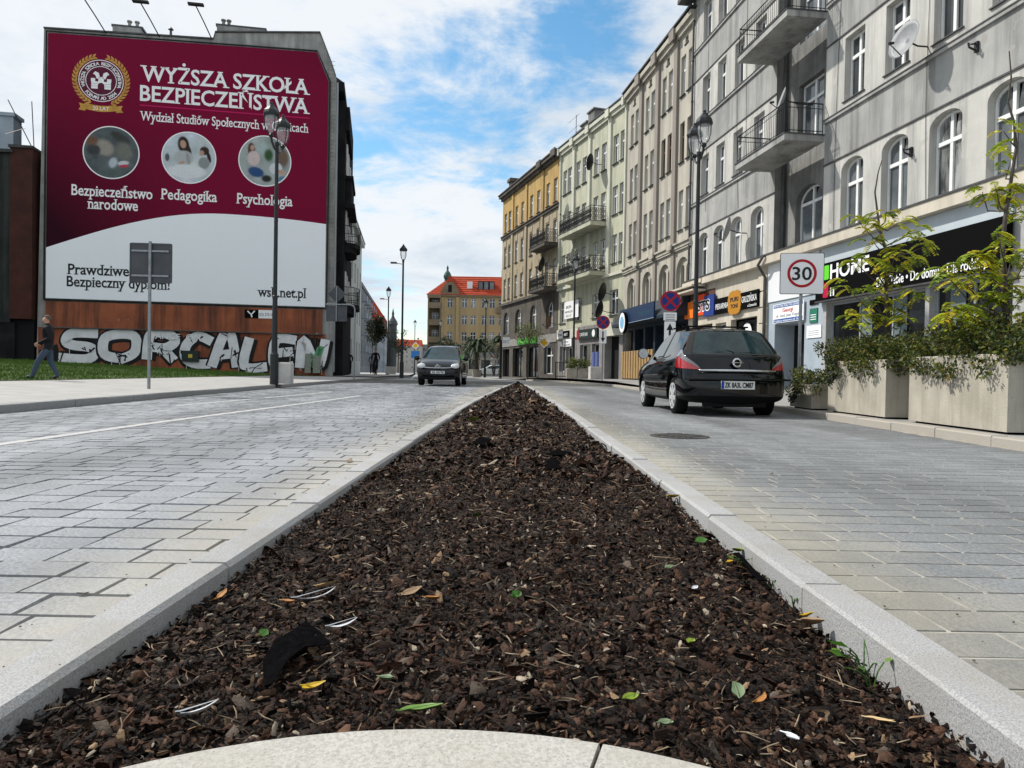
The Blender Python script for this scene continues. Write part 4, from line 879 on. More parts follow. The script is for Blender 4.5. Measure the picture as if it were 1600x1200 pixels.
wave = [(15.2, 7.05)]+[(15.2-14.85*i/24, 7.05+2.35*math.sin(math.pi*.5*min(1, (i/24)/.62))-.28*max(0, (i/24-.62)/.38)**2) for i in range(1, 25)]
top_ = [(.32, 17.4), (1.0, 19.02), (15.18, 18.72)]
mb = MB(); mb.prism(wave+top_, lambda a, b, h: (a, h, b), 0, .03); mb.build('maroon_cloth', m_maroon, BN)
mb = MB(); mb.prism([(15.2, 4.29)]+wave+[(.35, 4.29)], lambda a, b, h: (a, h, b), 0, .03); mb.build('white_cloth', m_bwhite, BN)
mb = MB(); fr = [(15.3, 4.2), (15.28, 18.82), (.98, 19.12), (.22, 17.42), (.26, 4.2), (15.3, 4.2)]; mb.tube([(a, .0, b) for a, b in fr], .05, 5); mb.build('tension_frame', M['iron'], BN)
mb = MB()
for i in range(60):
    z = 4.4+i*.24; mb.tube([(.34, .02, z), (-.05, .0, z+.05)], .012, 3)
mb.build('lacing', M['galv'], BN)
W_, K_ = M['printwhite'], M['printblack']; y_ = .036
put_text(BN, 'WY\u017bSZA SZKO\u0141A', 10.5, y_, 16.55, 1.22, W_, serif=True, bold=.018, width=9.15); put_text(BN, 'BEZPIECZE\u0143STWA', 10.5, y_, 15.45, 1.22, W_, serif=True, bold=.018, width=9.15)
boxpart(BN, 'rule', plain('print_crimson', (.50, .006, .10)), 1.35, 10.5, y_-.004, y_, 15.16, 15.22)
put_text(BN, 'Wydzia\u0142 Studi\u00f3w Spo\u0142ecznych w Gliwicach', 10.5, y_, 14.35, .74, W_, serif=True, bold=.008, width=9.1)
put_text(BN, 'Bezpiecze\u0144stwo', 13.95, y_, 10.0, .84, W_, serif=True, bold=.014, width=4.15); put_text(BN, 'narodowe', 13.15, y_, 9.3, .84, W_, serif=True, bold=.014, width=2.6); put_text(BN, 'Pedagogika', 9.38, y_, 10.05, .84, W_, serif=True, bold=.014, width=3.0); put_text(BN, 'Psychologia', 5.35, y_, 10.05, .84, W_, serif=True, bold=.014, width=3.1)
put_text(BN, 'Prawdziwe studia', 14.15, y_, 5.65, .82, K_, serif=True, bold=.016, width=5.1); put_text(BN, 'Bezpieczny dyplom!', 14.15, y_, 4.98, .82, K_, serif=True, bold=.016, width=5.3); put_text(BN, 'wsb.net.pl', 4.15, y_, 4.78, .80, K_, serif=True, bold=.016, width=2.75)
# crest: laurel, ring, castle, ribbon
m_gold = mat('print_gold', (.60, .34, .07), .5, (.42, .22, .04), 3); cx0, cz0 = 12.5, 16.35
for sgn in (-1, 1):
    mb = MB()
    for i in range(17):
        a = R(-68+i*8.6); px, pz = cx0+sgn*1.33*math.cos(a), cz0+1.33*math.sin(a)
        for off, r_ in ((28, .30), (-28, .30)):
            d = a+R(90+off); dx, dz = sgn*math.cos(d), math.sin(d); nx, nz = -dz, dx
            mb.prism([(px, pz), (px+dx*r_*.5+nx*.065, pz+dz*r_*.5+nz*.065), (px+dx*r_, pz+dz*r_), (px+dx*r_*.5-nx*.065, pz+dz*r_*.5-nz*.065)], lambda p, q, h: (p, h, q), y_-.004, y_)
    mb.build('laurel_branch', m_gold, BN)
def discpart(name, m, cx, cz, r, y0, y1, r2=0, n=48):
    mb = MB()
    if r2:
        for i in range(n):
            a, b = 2*math.pi*i/n, 2*math.pi*(i+1)/n; mb.prism([(cx+r2*math.cos(a), cz+r2*math.sin(a)), (cx+r*math.cos(a), cz+r*math.sin(a)), (cx+r*math.cos(b), cz+r*math.sin(b)), (cx+r2*math.cos(b), cz+r2*math.sin(b))], lambda p, q, h: (p, h, q), y0, y1)
    else: mb.prism([(cx+r*math.cos(2*math.pi*i/n), cz+r*math.sin(2*math.pi*i/n)) for i in range(n)], lambda p, q, h: (p, h, q), y0, y1)
    return mb.build(name, m, BN)
discpart('crest_disc', plain('print_maroon_dark', (.10, .006, .03)), cx0, cz0, 1.15, y_-.006, y_-.003); discpart('crest_ring', W_, cx0, cz0, 1.15, y_-.003, y_, 1.11); discpart('crest_ring', W_, cx0, cz0, .80, y_-.003, y_, .765)
def ring_text(s, r, a0, a1, size, flip=False):
    n = len(s)
    for i, ch in enumerate(s):
        if ch == ' ': continue
        a = R(a0+(a1-a0)*i/(n-1)); me = text_mesh(ch, size, W_, 'ring_letter', bold=.02, align='CENTER')
        rx = Matrix.Rotation((a-math.pi/2) if not flip else (a+math.pi/2), 4, 'Z')
        base = Matrix(((-1, 0, 0, cx0), (0, 0, 1, y_), (0, 1, 0, cz0), (0, 0, 0, 1)))
        link('ring_letter', me, BN).matrix_local = base @ Matrix.Translation((r*math.cos(a), r*math.sin(a), 0)) @ rx
ring_text('WY\u017bSZA SZKO\u0141A BEZPIECZE\u0143STWA', .86, 196, -16, .25); ring_text('POZNA\u0143 AD 2004', 1.05, 222, 318, .25, True)
mb = MB(); P2 = lambda p, q, h: (cx0-p, h, cz0+q)
for b in ((-.5, .5, -.45, -.05), (-.52, -.3, -.05, .12), (.3, .52, -.05, .12), (-.14, .14, -.05, .2)): mb.prism([(b[0], b[2]), (b[1], b[2]), (b[1], b[3]), (b[0], b[3])], P2, y_-.003, y_)
for sgn in (-1, 1): mb.prism([(sgn*.05, .12), (sgn*.12, .42), (sgn*.3, .5), (sgn*.42, .36), (sgn*.3, .3), (sgn*.22, .1)], P2, y_-.003, y_)
mb.build('castle', W_, BN); mb = MB(); mb.prism([(-.17, -.45), (.17, -.45)]+[(.17*math.cos(R(a)), -.28+.17*math.sin(R(a))) for a in range(0, 181, 20)], P2, y_, y_+.002)
for z in (-.18, -.31):
    mb.prism([(-.5, z), (.5, z), (.5, z+.012), (-.5, z+.012)], P2, y_+.0005, y_+.0015)
mb.build('castle_gate', plain('print_maroon_line', (.10, .006, .03)), BN)
mb = MB(); mb.prism([(-1.0, -1.5)]+[(-.8+1.6*i/10, -1.27-.10*math.sin(math.pi*i/10)) for i in range(11)]+[(.8, -1.62)]+[(.8-1.6*i/10, -1.60-.10*math.sin(math.pi*i/10)) for i in range(11)], P2, y_-.001, y_+.002)
for s_ in (-1, 1): mb.prism([(s_*.78, -1.35), (s_*1.12, -1.28), (s_*1.03, -1.48), (s_*1.14, -1.66), (s_*.78, -1.7)], P2, y_-.002, y_+.001)
mb.build('ribbon', m_gold, BN); put_text(BN, '20 LAT', cx0+.42, y_+.003, cz0-1.62, .3, W_, width=.84)
# three printed photographs in round frames
discs = [(11.95, 12.45), (7.9, 12.45), (3.8, 12.55)]
for (a, b) in discs: discpart('photo_rim', W_, a, b, 1.46, y_-.004, y_, 1.40)
m_print = mat('photo_print', (1, 1, 1), .6, attr='tone', spec=.08)
def photo(k, bgc, L_, grain=.5):      # soft printed photograph: colours on a fine grid of the disc
    a, b = discs[k]; nr, na = 44, 120; V = []; F_ = []
    for i in range(nr+1):
        for j in range(na): r_ = 1.40*i/nr; V.append((r_*math.cos(2*math.pi*j/na), r_*math.sin(2*math.pi*j/na)))
    for i in range(nr):
        for j in range(na): F_.append((i*na+j, i*na+(j+1) % na, (i+1)*na+(j+1) % na, (i+1)*na+j))
    P = np.array(V); C_ = np.tile(np.array(bgc, float), (len(P), 1)); r2 = np.random.default_rng(5+k)
    for q in range(int(60*grain)):        # blurred background shapes
        c = r2.uniform(-1.3, 1.3, 2); s_ = r2.uniform(.12, .4); w = np.exp(-((P-c)**2).sum(1)/(2*s_*s_*.4))[:, None]*.6; C_ = C_*(1-w)+w*np.array(bgc)*r2.uniform(.35, 1.6)*r2.uniform(.9, 1.1, 3)
    for (c_, x, z, rx, rz, rot, soft) in L_:
        ca, sa = math.cos(R(rot)), math.sin(R(rot)); d = P-np.array([x, z]); u = (d[:, 0]*ca+d[:, 1]*sa)/rx; v = (-d[:, 0]*sa+d[:, 1]*ca)/rz; w = 1/(1+np.exp((np.sqrt(u*u+v*v)-1)/(soft*.45))); w = w[:, None]; C_ = C_*(1-w)+w*np.array(c_)
    C_ = np.clip(C_*(1+r2.normal(0, .07*grain+.03, (len(P), 1))), .004, .9)
    me = mesh_from('photo', [(a-p[0], y_-.004, b+p[1]) for p in V], F_, m_print); at_ = me.color_attributes.new('tone', 'FLOAT_COLOR', 'POINT'); at_.data.foreach_set('color', np.concatenate([C_, np.ones((len(P), 1))], 1).astype(np.float32).ravel()); link('photo', me, BN)
photo(0, (.10, .12, .13), [((.30, .28, .24), -.35, .25, .5, .4, -35, .2), ((.05, .055, .06), -.9, .1, .35, .3, 0, .2), ((.05, .055, .05), .45, .85, .55, .22, -30, .15), ((.16, .17, .15), .65, .1, .4, .5, 20, .25), ((.44, .50, .55), .1, -.55, .2, .28, -20, .25), ((.55, .56, .60), .62, -.55, .28, .13, 10, .2), ((.45, .05, .07), .66, -.70, .24, .08, 10, .2), ((.16, .09, .06), -1.0, .6, .3, .25, 0, .3)], 1.0)
photo(1, (.50, .56, .60), [((.035, .022, .02), -.30, .72, .30, .46, 8, .08), ((.04, .025, .022), -.02, .30, .15, .42, 10, .12), ((.46, .29, .22), -.32, .74, .16, .23, 10, .10), ((.42, .44, .45), -.28, -.02, .52, .40, 0, .08), ((.30, .31, .32), -.05, -.05, .10, .35, 10, .3), ((.045, .03, .025), .82, .44, .25, .24, 0, .08), ((.04, .025, .02), 1.06, .10, .10, .32, 15, .15), ((.44, .28, .21), .67, .30, .13, .16, 0, .12), ((.25, .27, .28), .80, -.25, .30, .34, 0, .10), ((.66, .70, .72), -.1, -.78, 1.0, .38, 0, .08), ((.46, .29, .22), -.38, -.30, .17, .07, 20, .2), ((.10, .10, .11), -1.15, -.05, .12, .22, 0, .15)], .25)
photo(2, (.34, .38, .38), [((.10, .045, .03), -.74, .55, .2, .45, 5, .1), ((.46, .30, .24), -.70, .72, .11, .15, 0, .15), ((.58, .48, .47), -.62, .12, .34, .42, 0, .1), ((.03, .08, .20), -.48, -.66, .44, .28, -15, .12), ((.04, .09, .04), .2, .35, .24, .34, 0, .25), ((.16, .11, .08), .95, .25, .34, .55, 0, .2), ((.58, .61, .64), .60, -.38, .36, .32, 25, .06), ((.48, .31, .25), .92, -.60, .26, .13, -20, .12), ((.03, .03, .03), .1, -1.0, .28, .2, 0, .2), ((.10, .20, .30), 1.0, -1.0, .3, .2, 0, .2)], .6)
# ---------------------------------------------------------------- graffiti: silver throw-up with black outline, painted on the lower wall
m_silver = mat('silver_spray', (.80, .81, .82), .5, (.62, .64, .65), 1.6, speck=((.30, .30, .30), 3.5, .72)); m_kspray = plain('black_spray', (.012, .012, .013), .7)
GR = on(D, 'graffiti', 0, .064, 0, 'silver and black graffiti letters sprayed along the foot of the gable wall', 'graffiti')
def ribbon(mb, pts, w, y):
    n = len(pts); L2 = []; R2 = []
    for i, p in enumerate(pts):
        a = pts[max(i-1, 0)]; b = pts[min(i+1, n-1)]; dx, dz = b[0]-a[0], b[1]-a[1]; l = math.hypot(dx, dz) or 1; nx, nz = -dz/l*w, dx/l*w
        L2.append((p[0]+nx, y, p[1]+nz)); R2.append((p[0]-nx, y, p[1]-nz))
    mb.add(L2+R2, [(i, i+1, n+i+1, n+i) for i in range(n-1)])
def smooth_path(P, n=5):
    Q = [P[0]]+P+[P[-1]]; out = []
    for i in range(1, len(Q)-2):
        p0, p1, p2, p3 = (np.array(q) for q in Q[i-1:i+3])
        for k in range(n):
            t = k/n; out.append(tuple(.5*((2*p1)+(-p0+p2)*t+(2*p0-5*p1+4*p2-p3)*t*t+(-p0+3*p1-3*p2+p3)*t**3)))
    return out+[P[-1]]
GL = {'S': [[(1, .95), (.25, .95), (.12, .7), (.3, .52), (.8, .45), (.9, .2), (.7, .04), (0, .04)]], 'O': [[(.5, .05), (.12, .2), (.1, .75), (.5, .95), (.88, .8), (.9, .25), (.5, .05)]], 'R': [[(.12, 0), (.15, .95), (.75, .95), (.88, .7), (.6, .5), (.2, .48)], [(.5, .5), (.9, .0)]],
      'C': [[(.95, .85), (.5, .97), (.12, .72), (.1, .25), (.5, .03), (.95, .12)]], 'A': [[(.0, 0), (.35, .97), (.6, .97), (.95, 0)], [(.25, .38), (.75, .38)]], 'L': [[(.2, .97), (.12, .06), (.95, .04)]], 'E': [[(.92, .95), (.15, .93), (.12, .05), (.95, .04)], [(.15, .5), (.8, .5)]], 'N': [[(.08, 0), (.15, .95), (.8, .06), (.9, .98)]]}
k = 0
for txt, u0, lw, z0, hh in (('SOR', 14.5, 2.1, .95, 1.55), ('CALEN', 8.1, 1.58, .72, 1.7)):
    for i, ch in enumerate(txt):
        a, b, s = MB(), MB(), []
        skew = .12
        for st in GL[ch]:
            P = [(u0-i*lw-(x*lw*.9+skew*z)+random.uniform(-.10, .10), z0+.04*(i % 2)+z*hh+random.uniform(-.09, .09)) for x, z in st]; s.append(P)
        s = [smooth_path(P) for P in s]
        for P in s: ribbon(a, [(x-.05, z-.04) for x, z in P], .42, .004+.0012*k); k += 1
        for P in s: ribbon(b, P, .265, .006+.0012*k+.002); k += 1
        k += 2; a.build('outline', m_kspray, GR); b.build('fill', m_silver, GR); dt, dw = MB(), MB()
        for P in s:
            for _ in range(3):
                q = P[random.randrange(len(P))]; ribbon(dt, [(q[0]+random.uniform(-.2, .2), q[1]+random.uniform(-.2, .2)), (q[0]+random.uniform(-.35, .35), q[1]+random.uniform(-.3, .3)), (q[0]+random.uniform(-.3, .3), q[1]+random.uniform(-.4, .4))], random.uniform(.018, .05), .011+.0012*k)
            for _ in range(3): q = P[random.randrange(len(P))]; x_ = q[0]+random.uniform(-.25, .25); ribbon(dw, [(x_, q[1]-.15), (x_+.01, q[1]-.3-random.uniform(.05, .35))], .012, .012+.0012*k)
        k += 3; dt.build('scratch_lines', m_kspray, GR); dw.build('drips', m_silver, GR)
put_text(GR, 'PEN', 1.5, .06, 2.05, .6, m_kspray, bold=.02, width=1.1); put_text(GR, 'ANCF  ON', 9.6, .06, 2.2, .45, W_, width=2.4)
mb = MB(); ribbon(mb, [(15.1, 1.6), (14.7, .6), (13.2, .55)], .5, .003); mb.build('outline', m_kspray, GR)
mb = MB()
for P in ([(1.0, .8), (.6, 1.9)], [(1.2, 1.5), (.7, 1.2), (.5, 2.0)]): ribbon(mb, P, .16, .09)
mb.build('green_scrawl', plain('green_spray', (.10, .30, .16)), GR)
S = on(D, 'wall_plate', 3.95, .16, 3.62, 'black and white plate with a phone number under the banner', 'sign'); boxpart(S, 'plate', M['black'], .1, .85, .0, .03, -.1, .38); boxpart(S, 'plate', W_, -.95, .095, 0, .03, -.1, .38); put_text(S, '(32) 273-18-61', .06, .033, .05, .22, K_, width=.95)
mb = MB(); ribbon(mb, [(.7, .3), (.5, .1), (.3, .32)], .04, .034); ribbon(mb, [(.5, .1), (.45, -.05)], .04, .034); mb.build('bird_mark', W_, S)
S = on(D, 'electric_box', 7.7, .07, .95, 'small dark electric box with yellow sticker on the graffiti wall', 'box'); boxpart(S, 'case', plain('box_green', (.02, .035, .03)), -.45, .45, 0, .22, 0, .62); boxpart(S, 'sticker', plain('sticker_yellow', (.55, .42, .05)), -.12, .1, .2205, .223, .22, .42)
for i, (u, w, h, lb) in enumerate(((1.25, .34, 1.15, 'left'), (.75, .42, 1.05, 'right'))):
    S = on(D, 'leaning_board', u, .45, .42, lb+' of two weathered boards leaning at the gable corner', 'board'); part(S, 'board', mat('board_weathered%d' % i, (.25, .27, .22), .9, (.14, .16, .13), 6), lambda mb: mb.box(-w/2, w/2, -.03, .03, 0, h, T=Matrix.Rotation(R(14), 4, 'X')))
# drainpipe at the corner
bpy.context.view_layer.update()
dpipe(D, -.2, .1, .5, 17.4, M['galv'])

# ================================================================ low dark house at the left edge
E_ = broot('dark_low_house', D.matrix_world @ Vector((15.75, .0, 0)), dD, 'low sooty green house with flat roof at the left edge')
M['green_soot'] = mat('green_soot_render', (.05, .056, .052), .95, (.026, .03, .03), .8, streak=((.016, .017, .017), 2), bump=.3); M['brownred'] = mat('brownred_render', (.075, .028, .021), .95, (.045, .02, .017), 1.2, bump=.3)
mb = MB(); panel(mb, 1.15, 12, 2.9, 12.0, .25, [(2.7+2.4*i, 3.9+2.4*i, z, z+1.9) for i in range(3) for z in (3.4, 6.3, 9.3)], 0, .2); mb.box(1.15, 12, -8, -.3, 0, 11.9, 2); mb.box(.95, 12, .0, .2, 0, 2.9, 2); mb.build('wall', [M['green_soot'], M['brownred'], M['black_facade']], E_)
mb = MB(); mb.box(.05, 1.149, -8, .4, 3.1, 12.3); mb.build('fire_wall', M['brownred'], E_)
boxpart(E_, 'recess', M['dark_room'], .05, 1.149, -.5, .05, .2, 3.09)
mb = MB(); mb.box(1.0, 12, -8, .5, 12.02, 12.18, 0); mb.prism([(.5, 12.19), (-6, 13.3), (-8, 12.19)], lambda a, b, h: (h, a, b), 1.0, 12); mb.box(.0, 1.2, -8, .5, 12.31, 12.45); mb.build('roof', mat('felt_roof', (.04, .04, .042), .9, (.07, .07, .07), 2), E_)
for i in range(3):
    for z in (3.4, 6.3, 9.3): window(E_, 3.3+2.4*i, .05, z, 1.18, 1.88, 0, 'T', gm='glass_pale')
mb = MB(); mb.box(2.5, 3.9, -4, -3, 12.5, 15.0); mb.box(2.4, 4.0, -4.1, -2.9, 15.0, 15.2); mb.build('chimney', M['bluegrey'], E_)
mb = MB(); mb.tube([(.5, -1, 12.4), (1.9, -1, 15.3)], .025, 4); mb.tube([(.55, -1, 12.4), (.7, -1, 15.3)], .025, 4); mb.tube([(1.0, -1, 13.8), (2.0, -1, 13.4)], .015, 4); mb.build('antenna', M['iron'], E_)

# ================================================================ further houses down the left side of the street
def row_house(name, label, P, d, L_, zt, m, cols, rows, roofm=None, roofh=0, style='T', band=None, depth=12, gm='glass', bal=None):
    # P is the FAR end, d points back to the viewer so that +y looks at the street
    B_ = broot(name, P, d, label, 'house'); mb = MB()
    c = [L_*(i+.5)/cols for i in range(cols)]; ops = [(x-.6, x+.6, z, z+1.8) for x in c for z in rows]
    panel(mb, 0, L_, 0, zt, 0, ops, 0, .25); mb.box(0, L_, -depth, -.4, 0, zt-.1, 0); mb.box(L_-.3, L_, -depth, -.01, 0, zt, 0); mb.build('wall', m, B_)
    for x in c:
        for z in rows: window(B_, x, -.25, z, 1.18, 1.78, 0, style, gm=gm, sill=False)
    boxpart(B_, 'cornice', m if not band else band, -.05, L_+.05, .003, .3, zt-.35, zt)
    rm = roofm or M['sheet']
    if roofh:
        mb = MB(); mb.prism([(.5, zt+.01), (-depth*.35, zt+roofh), (-depth, zt+.01)], lambda a, b, h: (h, a, b), -.1, L_+.1); mb.build('roof', rm, B_)
    else: boxpart(B_, 'roof', rm, -.1, L_+.1, -depth, .35, zt+.005, zt+.12)
    if bal:
        for x in c[::2]:
            for z in rows[1:]: mb = MB(); mb.box(x-1.3, x+1.3, .003, 1.0, z-.5, z-.35); mb.box(x-1.3, x+1.3, .95, 1.0, z-.35, z+.55); mb.build('balcony', bal, B_)
    return B_
M['panel_white'] = mat('white_cladding', (.46, .49, .48), .7, (.40, .43, .42), .8); M['grey_far'] = mat('grey_far_render', (.24, .26, .28), .9, (.19, .21, .23), .3); M['bluefar'] = mat('bluegrey_far', (.30, .33, .37), .9, (.25, .28, .32), .2); M['redroof'] = mat('red_tile_roof', (.42, .060, .025), .8, (.34, .05, .022), 1.2, stretch=(1, 1, 1)); M['creamfar'] = mat('cream_far', (.42, .40, .36), .9, (.35, .33, .30), .3); M['brick_far'] = mat('brown_far', (.20, .13, .10), .9, (.15, .10, .08), .3)
row_house('panel_house', 'white clad house behind the iron balconies on the left', (-15.4, 74), (.14, -1), 13.5, 13.3, M['panel_white'], 4, (1.5, 5, 8.4), depth=14)
row_house('balcony_block', 'grey block with stacked balconies on the left side of the street', (-32, 166), (.13, -1), 36, 16.3, M['grey_far'], 10, (1.5, 4.6, 7.7, 10.8, 13.9), bal=M['bluefar'])
row_house('pitched_house', 'long bluish house with pitched grey roof after the balcony block', (-40, 232), (.127, -1), 62, 11.5, M['bluefar'], 14, (1.5, 5, 8.4), M['sheet'], 3.5)
row_house('red_roof_house', 'brown house with red roof far down the street', (-52, 300), (.17, -1), 60, 17, M['brick_far'], 12, (2, 6, 10, 13.5), M['redroof'], 7)
row_house('cream_far_house', 'cream house near the far end of the street', (-66, 390), (.16, -1), 80, 17, M['creamfar'], 12, (2, 6, 10, 13.5), M['redroof'], 5)
row_house('grey_far_house', 'grey house closing the far end of the street', (-84, 520), (.15, -1), 120, 19, M['bluefar'], 14, (2, 6, 10, 14), M['sheet'], 5)
TW = root('church_spire', (-35.3, 215, 0), 0, 'dark bulb shaped spire above the left roofs', 'spire'); mb = MB(); mb.lathe([(1.2, 0), (1.2, 14), (1.5, 14.3), (1.2, 15.3), (.5, 16.3), (.3, 17), (.4, 17.4), (.05, 19)], 10); mb.build('spire', mat('spire_grey', (.09, .10, .10), .8, (.06, .07, .07), .5), TW)
# far hazy row closing the view between street and corner house
for i, (x, w, z, m_, lb) in enumerate(((-92, 22, 24, 'creamfar', 'pale far house under the lamp posts'), (-72, 20, 21, 'bluefar', 'bluish far house left of the yellow diamond'), (-54, 18, 22, 'brick_far', 'brown far house behind the dark oncoming car'))):
    row_house('distant_house', lb, (x+w, 560+10*i), (-1, 0), w, z-4, M[m_], 5, (3, 7, 11, 14.5), M['redroof'] if i != 1 else M['sheet'], 5)

# ================================================================ corner house with red roof
M['sand'] = mat('sand_render', (.43, .32, .17), .9, (.36, .265, .14), .25, streak=((.28, .21, .12), .6)); M['sand_dk'] = mat('sand_stone', (.22, .17, .11), .9, (.15, .12, .08), .4)
Q = broot('red_roofed_corner_house', (8, 165), (-1, 0), 'sand coloured corner house with bright red tiled roof and green turret')
cols_ = [(800-p)/6.92*0+(8-(p-800)/6.92) for p in (701, 723.7, 737.7, 754.7, 767, 781)]
mb = MB(); ops = [(c-.62, c+.62, z, z+2.1) for c in cols_ for z in (7.6, 11.4, 15.2)]; panel(mb, 0, 24.2, 0, 18, 0, ops, 0, .3); mb.box(0, 24.2, -14, -.4, 0, 17.9, 1); mb.build('wall', [M['sand'], M['sand_dk']], Q)
for c in cols_:
    for z in (7.6, 11.4, 15.2): window(Q, c, -.3, z, 1.2, 2.05, 0, 'T', sill=True)
mb = MB(); mb.box(-.2, 24.4, .003, .5, 17.6, 18.0); mb.build('eaves', M['sand_dk'], Q)
mb = MB(); mb.box(-.0, 27.3, .003, .12, 0, 7.0); mb.build('stone_base', M['sand_dk'], Q)
mb = MB(); v = [(-.3, .6, 18.02), (27.6, .6, 18.02), (27.6, -14, 18.02), (-.3, -14, 18.02), (-.3, -6, 23), (22.5, -6, 23)]; mb.add(v, [(0, 1, 5, 4), (1, 2, 5), (2, 3, 4, 5), (3, 0, 4), (0, 3, 2, 1)]); mb.build('roof', M['redroof'], Q)
# roof tile courses
for i in range(9):
    t = (i+.5)/9; mb = MB(); mb.box(-.2, 27.4-5*t, -.03, .05, -.03, .03); mb.build('tile_course', M['redroof'], Q, (0, .6-6.6*t, 18.1+4.98*t))
mb = MB()   # corner bay with loggias
for z in (0, 7.2, 11.1, 14.9): mb.box(24.2, 27.2, -3, .9, z, z+1.3 if z else 6)
mb.box(24.2, 27.2, -3, -1.2, 0, 18, 0); mb.box(24.2, 24.5, -3, .85, 6, 18); mb.box(26.9, 27.2, -3, .85, 6, 18); mb.box(24.2, 27.3, -3, 1.0, 17.2, 18.0); mb.build('corner_bay', M['sand_dk'], Q)
for z in (8.5, 12.4, 16.2): window(Q, 25.7, -1.15, z-.0, 1.4, 1.6, 0, 'T', sill=False)
for c, hw in ((22.3, 2.1),):
    mb = MB(); mb.prism([(c-hw, 17.6), (c-hw, 18.6), (c-1.5, 19.8), (c-.7, 21), (c, 21.5), (c+.7, 21), (c+1.5, 19.8), (c+hw, 18.6), (c+hw, 17.6)], lambda a, b, h: (a, h, b), -3, .4); mb.build('gable', M['sand_dk'], Q); boxpart(Q, 'pilaster', M['sand'], c-hw, c-hw+.7, .003, .35, 7, 17.5); boxpart(Q, 'pilaster', M['sand'], c+hw-.7, c+hw, .003, .35, 7, 17.5)
    mb = MB(); mb.prism([(c-.9, 20.9), (c, 22.4), (c+.9, 20.9)], lambda a, b, h: (a, h, b), -5, .5); mb.build('gable_roof', M['redroof'], Q); boxpart(Q, 'gable_niche', M['dark_room'], c-.4, c+.4, .403, .43, 18.6, 20.2)
mb = MB(); mb.lathe([(.7, 0), (.7, .9), (.85, 1.0), (.95, 1.6), (.65, 2.3), (.26, 2.8), (.18, 3.2), (.3, 3.4), (.03, 4.1)], 10, (23.4, -5, 21.3)); mb.build('turret', mat('copper_green', (.06, .13, .11), .7, (.03, .06, .055), .8), Q)
for u0, u1, z0, z1 in ((12.0, 13.0, 20.0, 21.3),): boxpart(Q, 'roof_window', M['white'], 17.4, 18.6, -2.6, -1.6, 19.4, 21.3)
mb = MB(); mb.box(12.4, 16.1, -3.2, -1.3, 19.2, 21.4); mb.build('dormer', M['black_facade'], Q)
for u in (12.95, 14.25, 15.5): boxpart(Q, 'dormer_pane', M['glass_pale'], u-.45, u+.45, -1.298, -1.26, 19.5, 21.2)
mb = MB(); mb.prism([(9.0-2.2, 19.3)]+[(9.0-2.2+4.4*i/10, 19.3+1.2*math.sin(math.pi*i/10)**1.3) for i in range(1, 10)]+[(11.2, 19.3)], lambda a, b, h: (a, h, b), -3, -.9); mb.build('eyebrow_dormer', M['redroof'], Q); boxpart(Q, 'eyebrow_pane', M['creamfar'], 8.0, 10.0, -.898, -.87, 19.35, 19.9)
for u in (3.5, 9.8): boxpart(Q, 'balcony', M['sand_dk'], u-2.0, u+2.0, .003, 1.4, 14.0, 15.3)
# ================================================================ cars
M['carpaint'] = mat('black_car_paint', (.002, .0028, .004), .035, spec=.45); M['cartrim'] = plain('car_trim', (.005, .005, .0055), .6, spec=.12); M['carglass'] = mat('car_glass', (.006, .016, .019), .03, (.02, .045, .05), 3.2, spec=.5)
M['tyre'] = mat('tyre_rubber', (.006, .006, .006), .85, (.01, .01, .01), 20, spec=.1); M['alloy'] = mat('alloy_rim', (.55, .56, .57), .35, metal=.2, spec=.6); M['chrome'] = plain('chrome', (.6, .61, .62), .12, metal=1.0)
M['tail'] = mat('tail_lamp_red', (.42, .008, .012), .1, (.28, .004, .008), 22, spec=.8, coat=.8); M['tailclear'] = plain('tail_lamp_clear', (.16, .15, .155), .12, spec=.8, coat=.6); M['head'] = mat('head_lamp', (.70, .72, .72), .08, (.45, .47, .48), 14, spec=.9, coat=1); M['plate'] = plain('plate_white', (.70, .71, .70), .5)
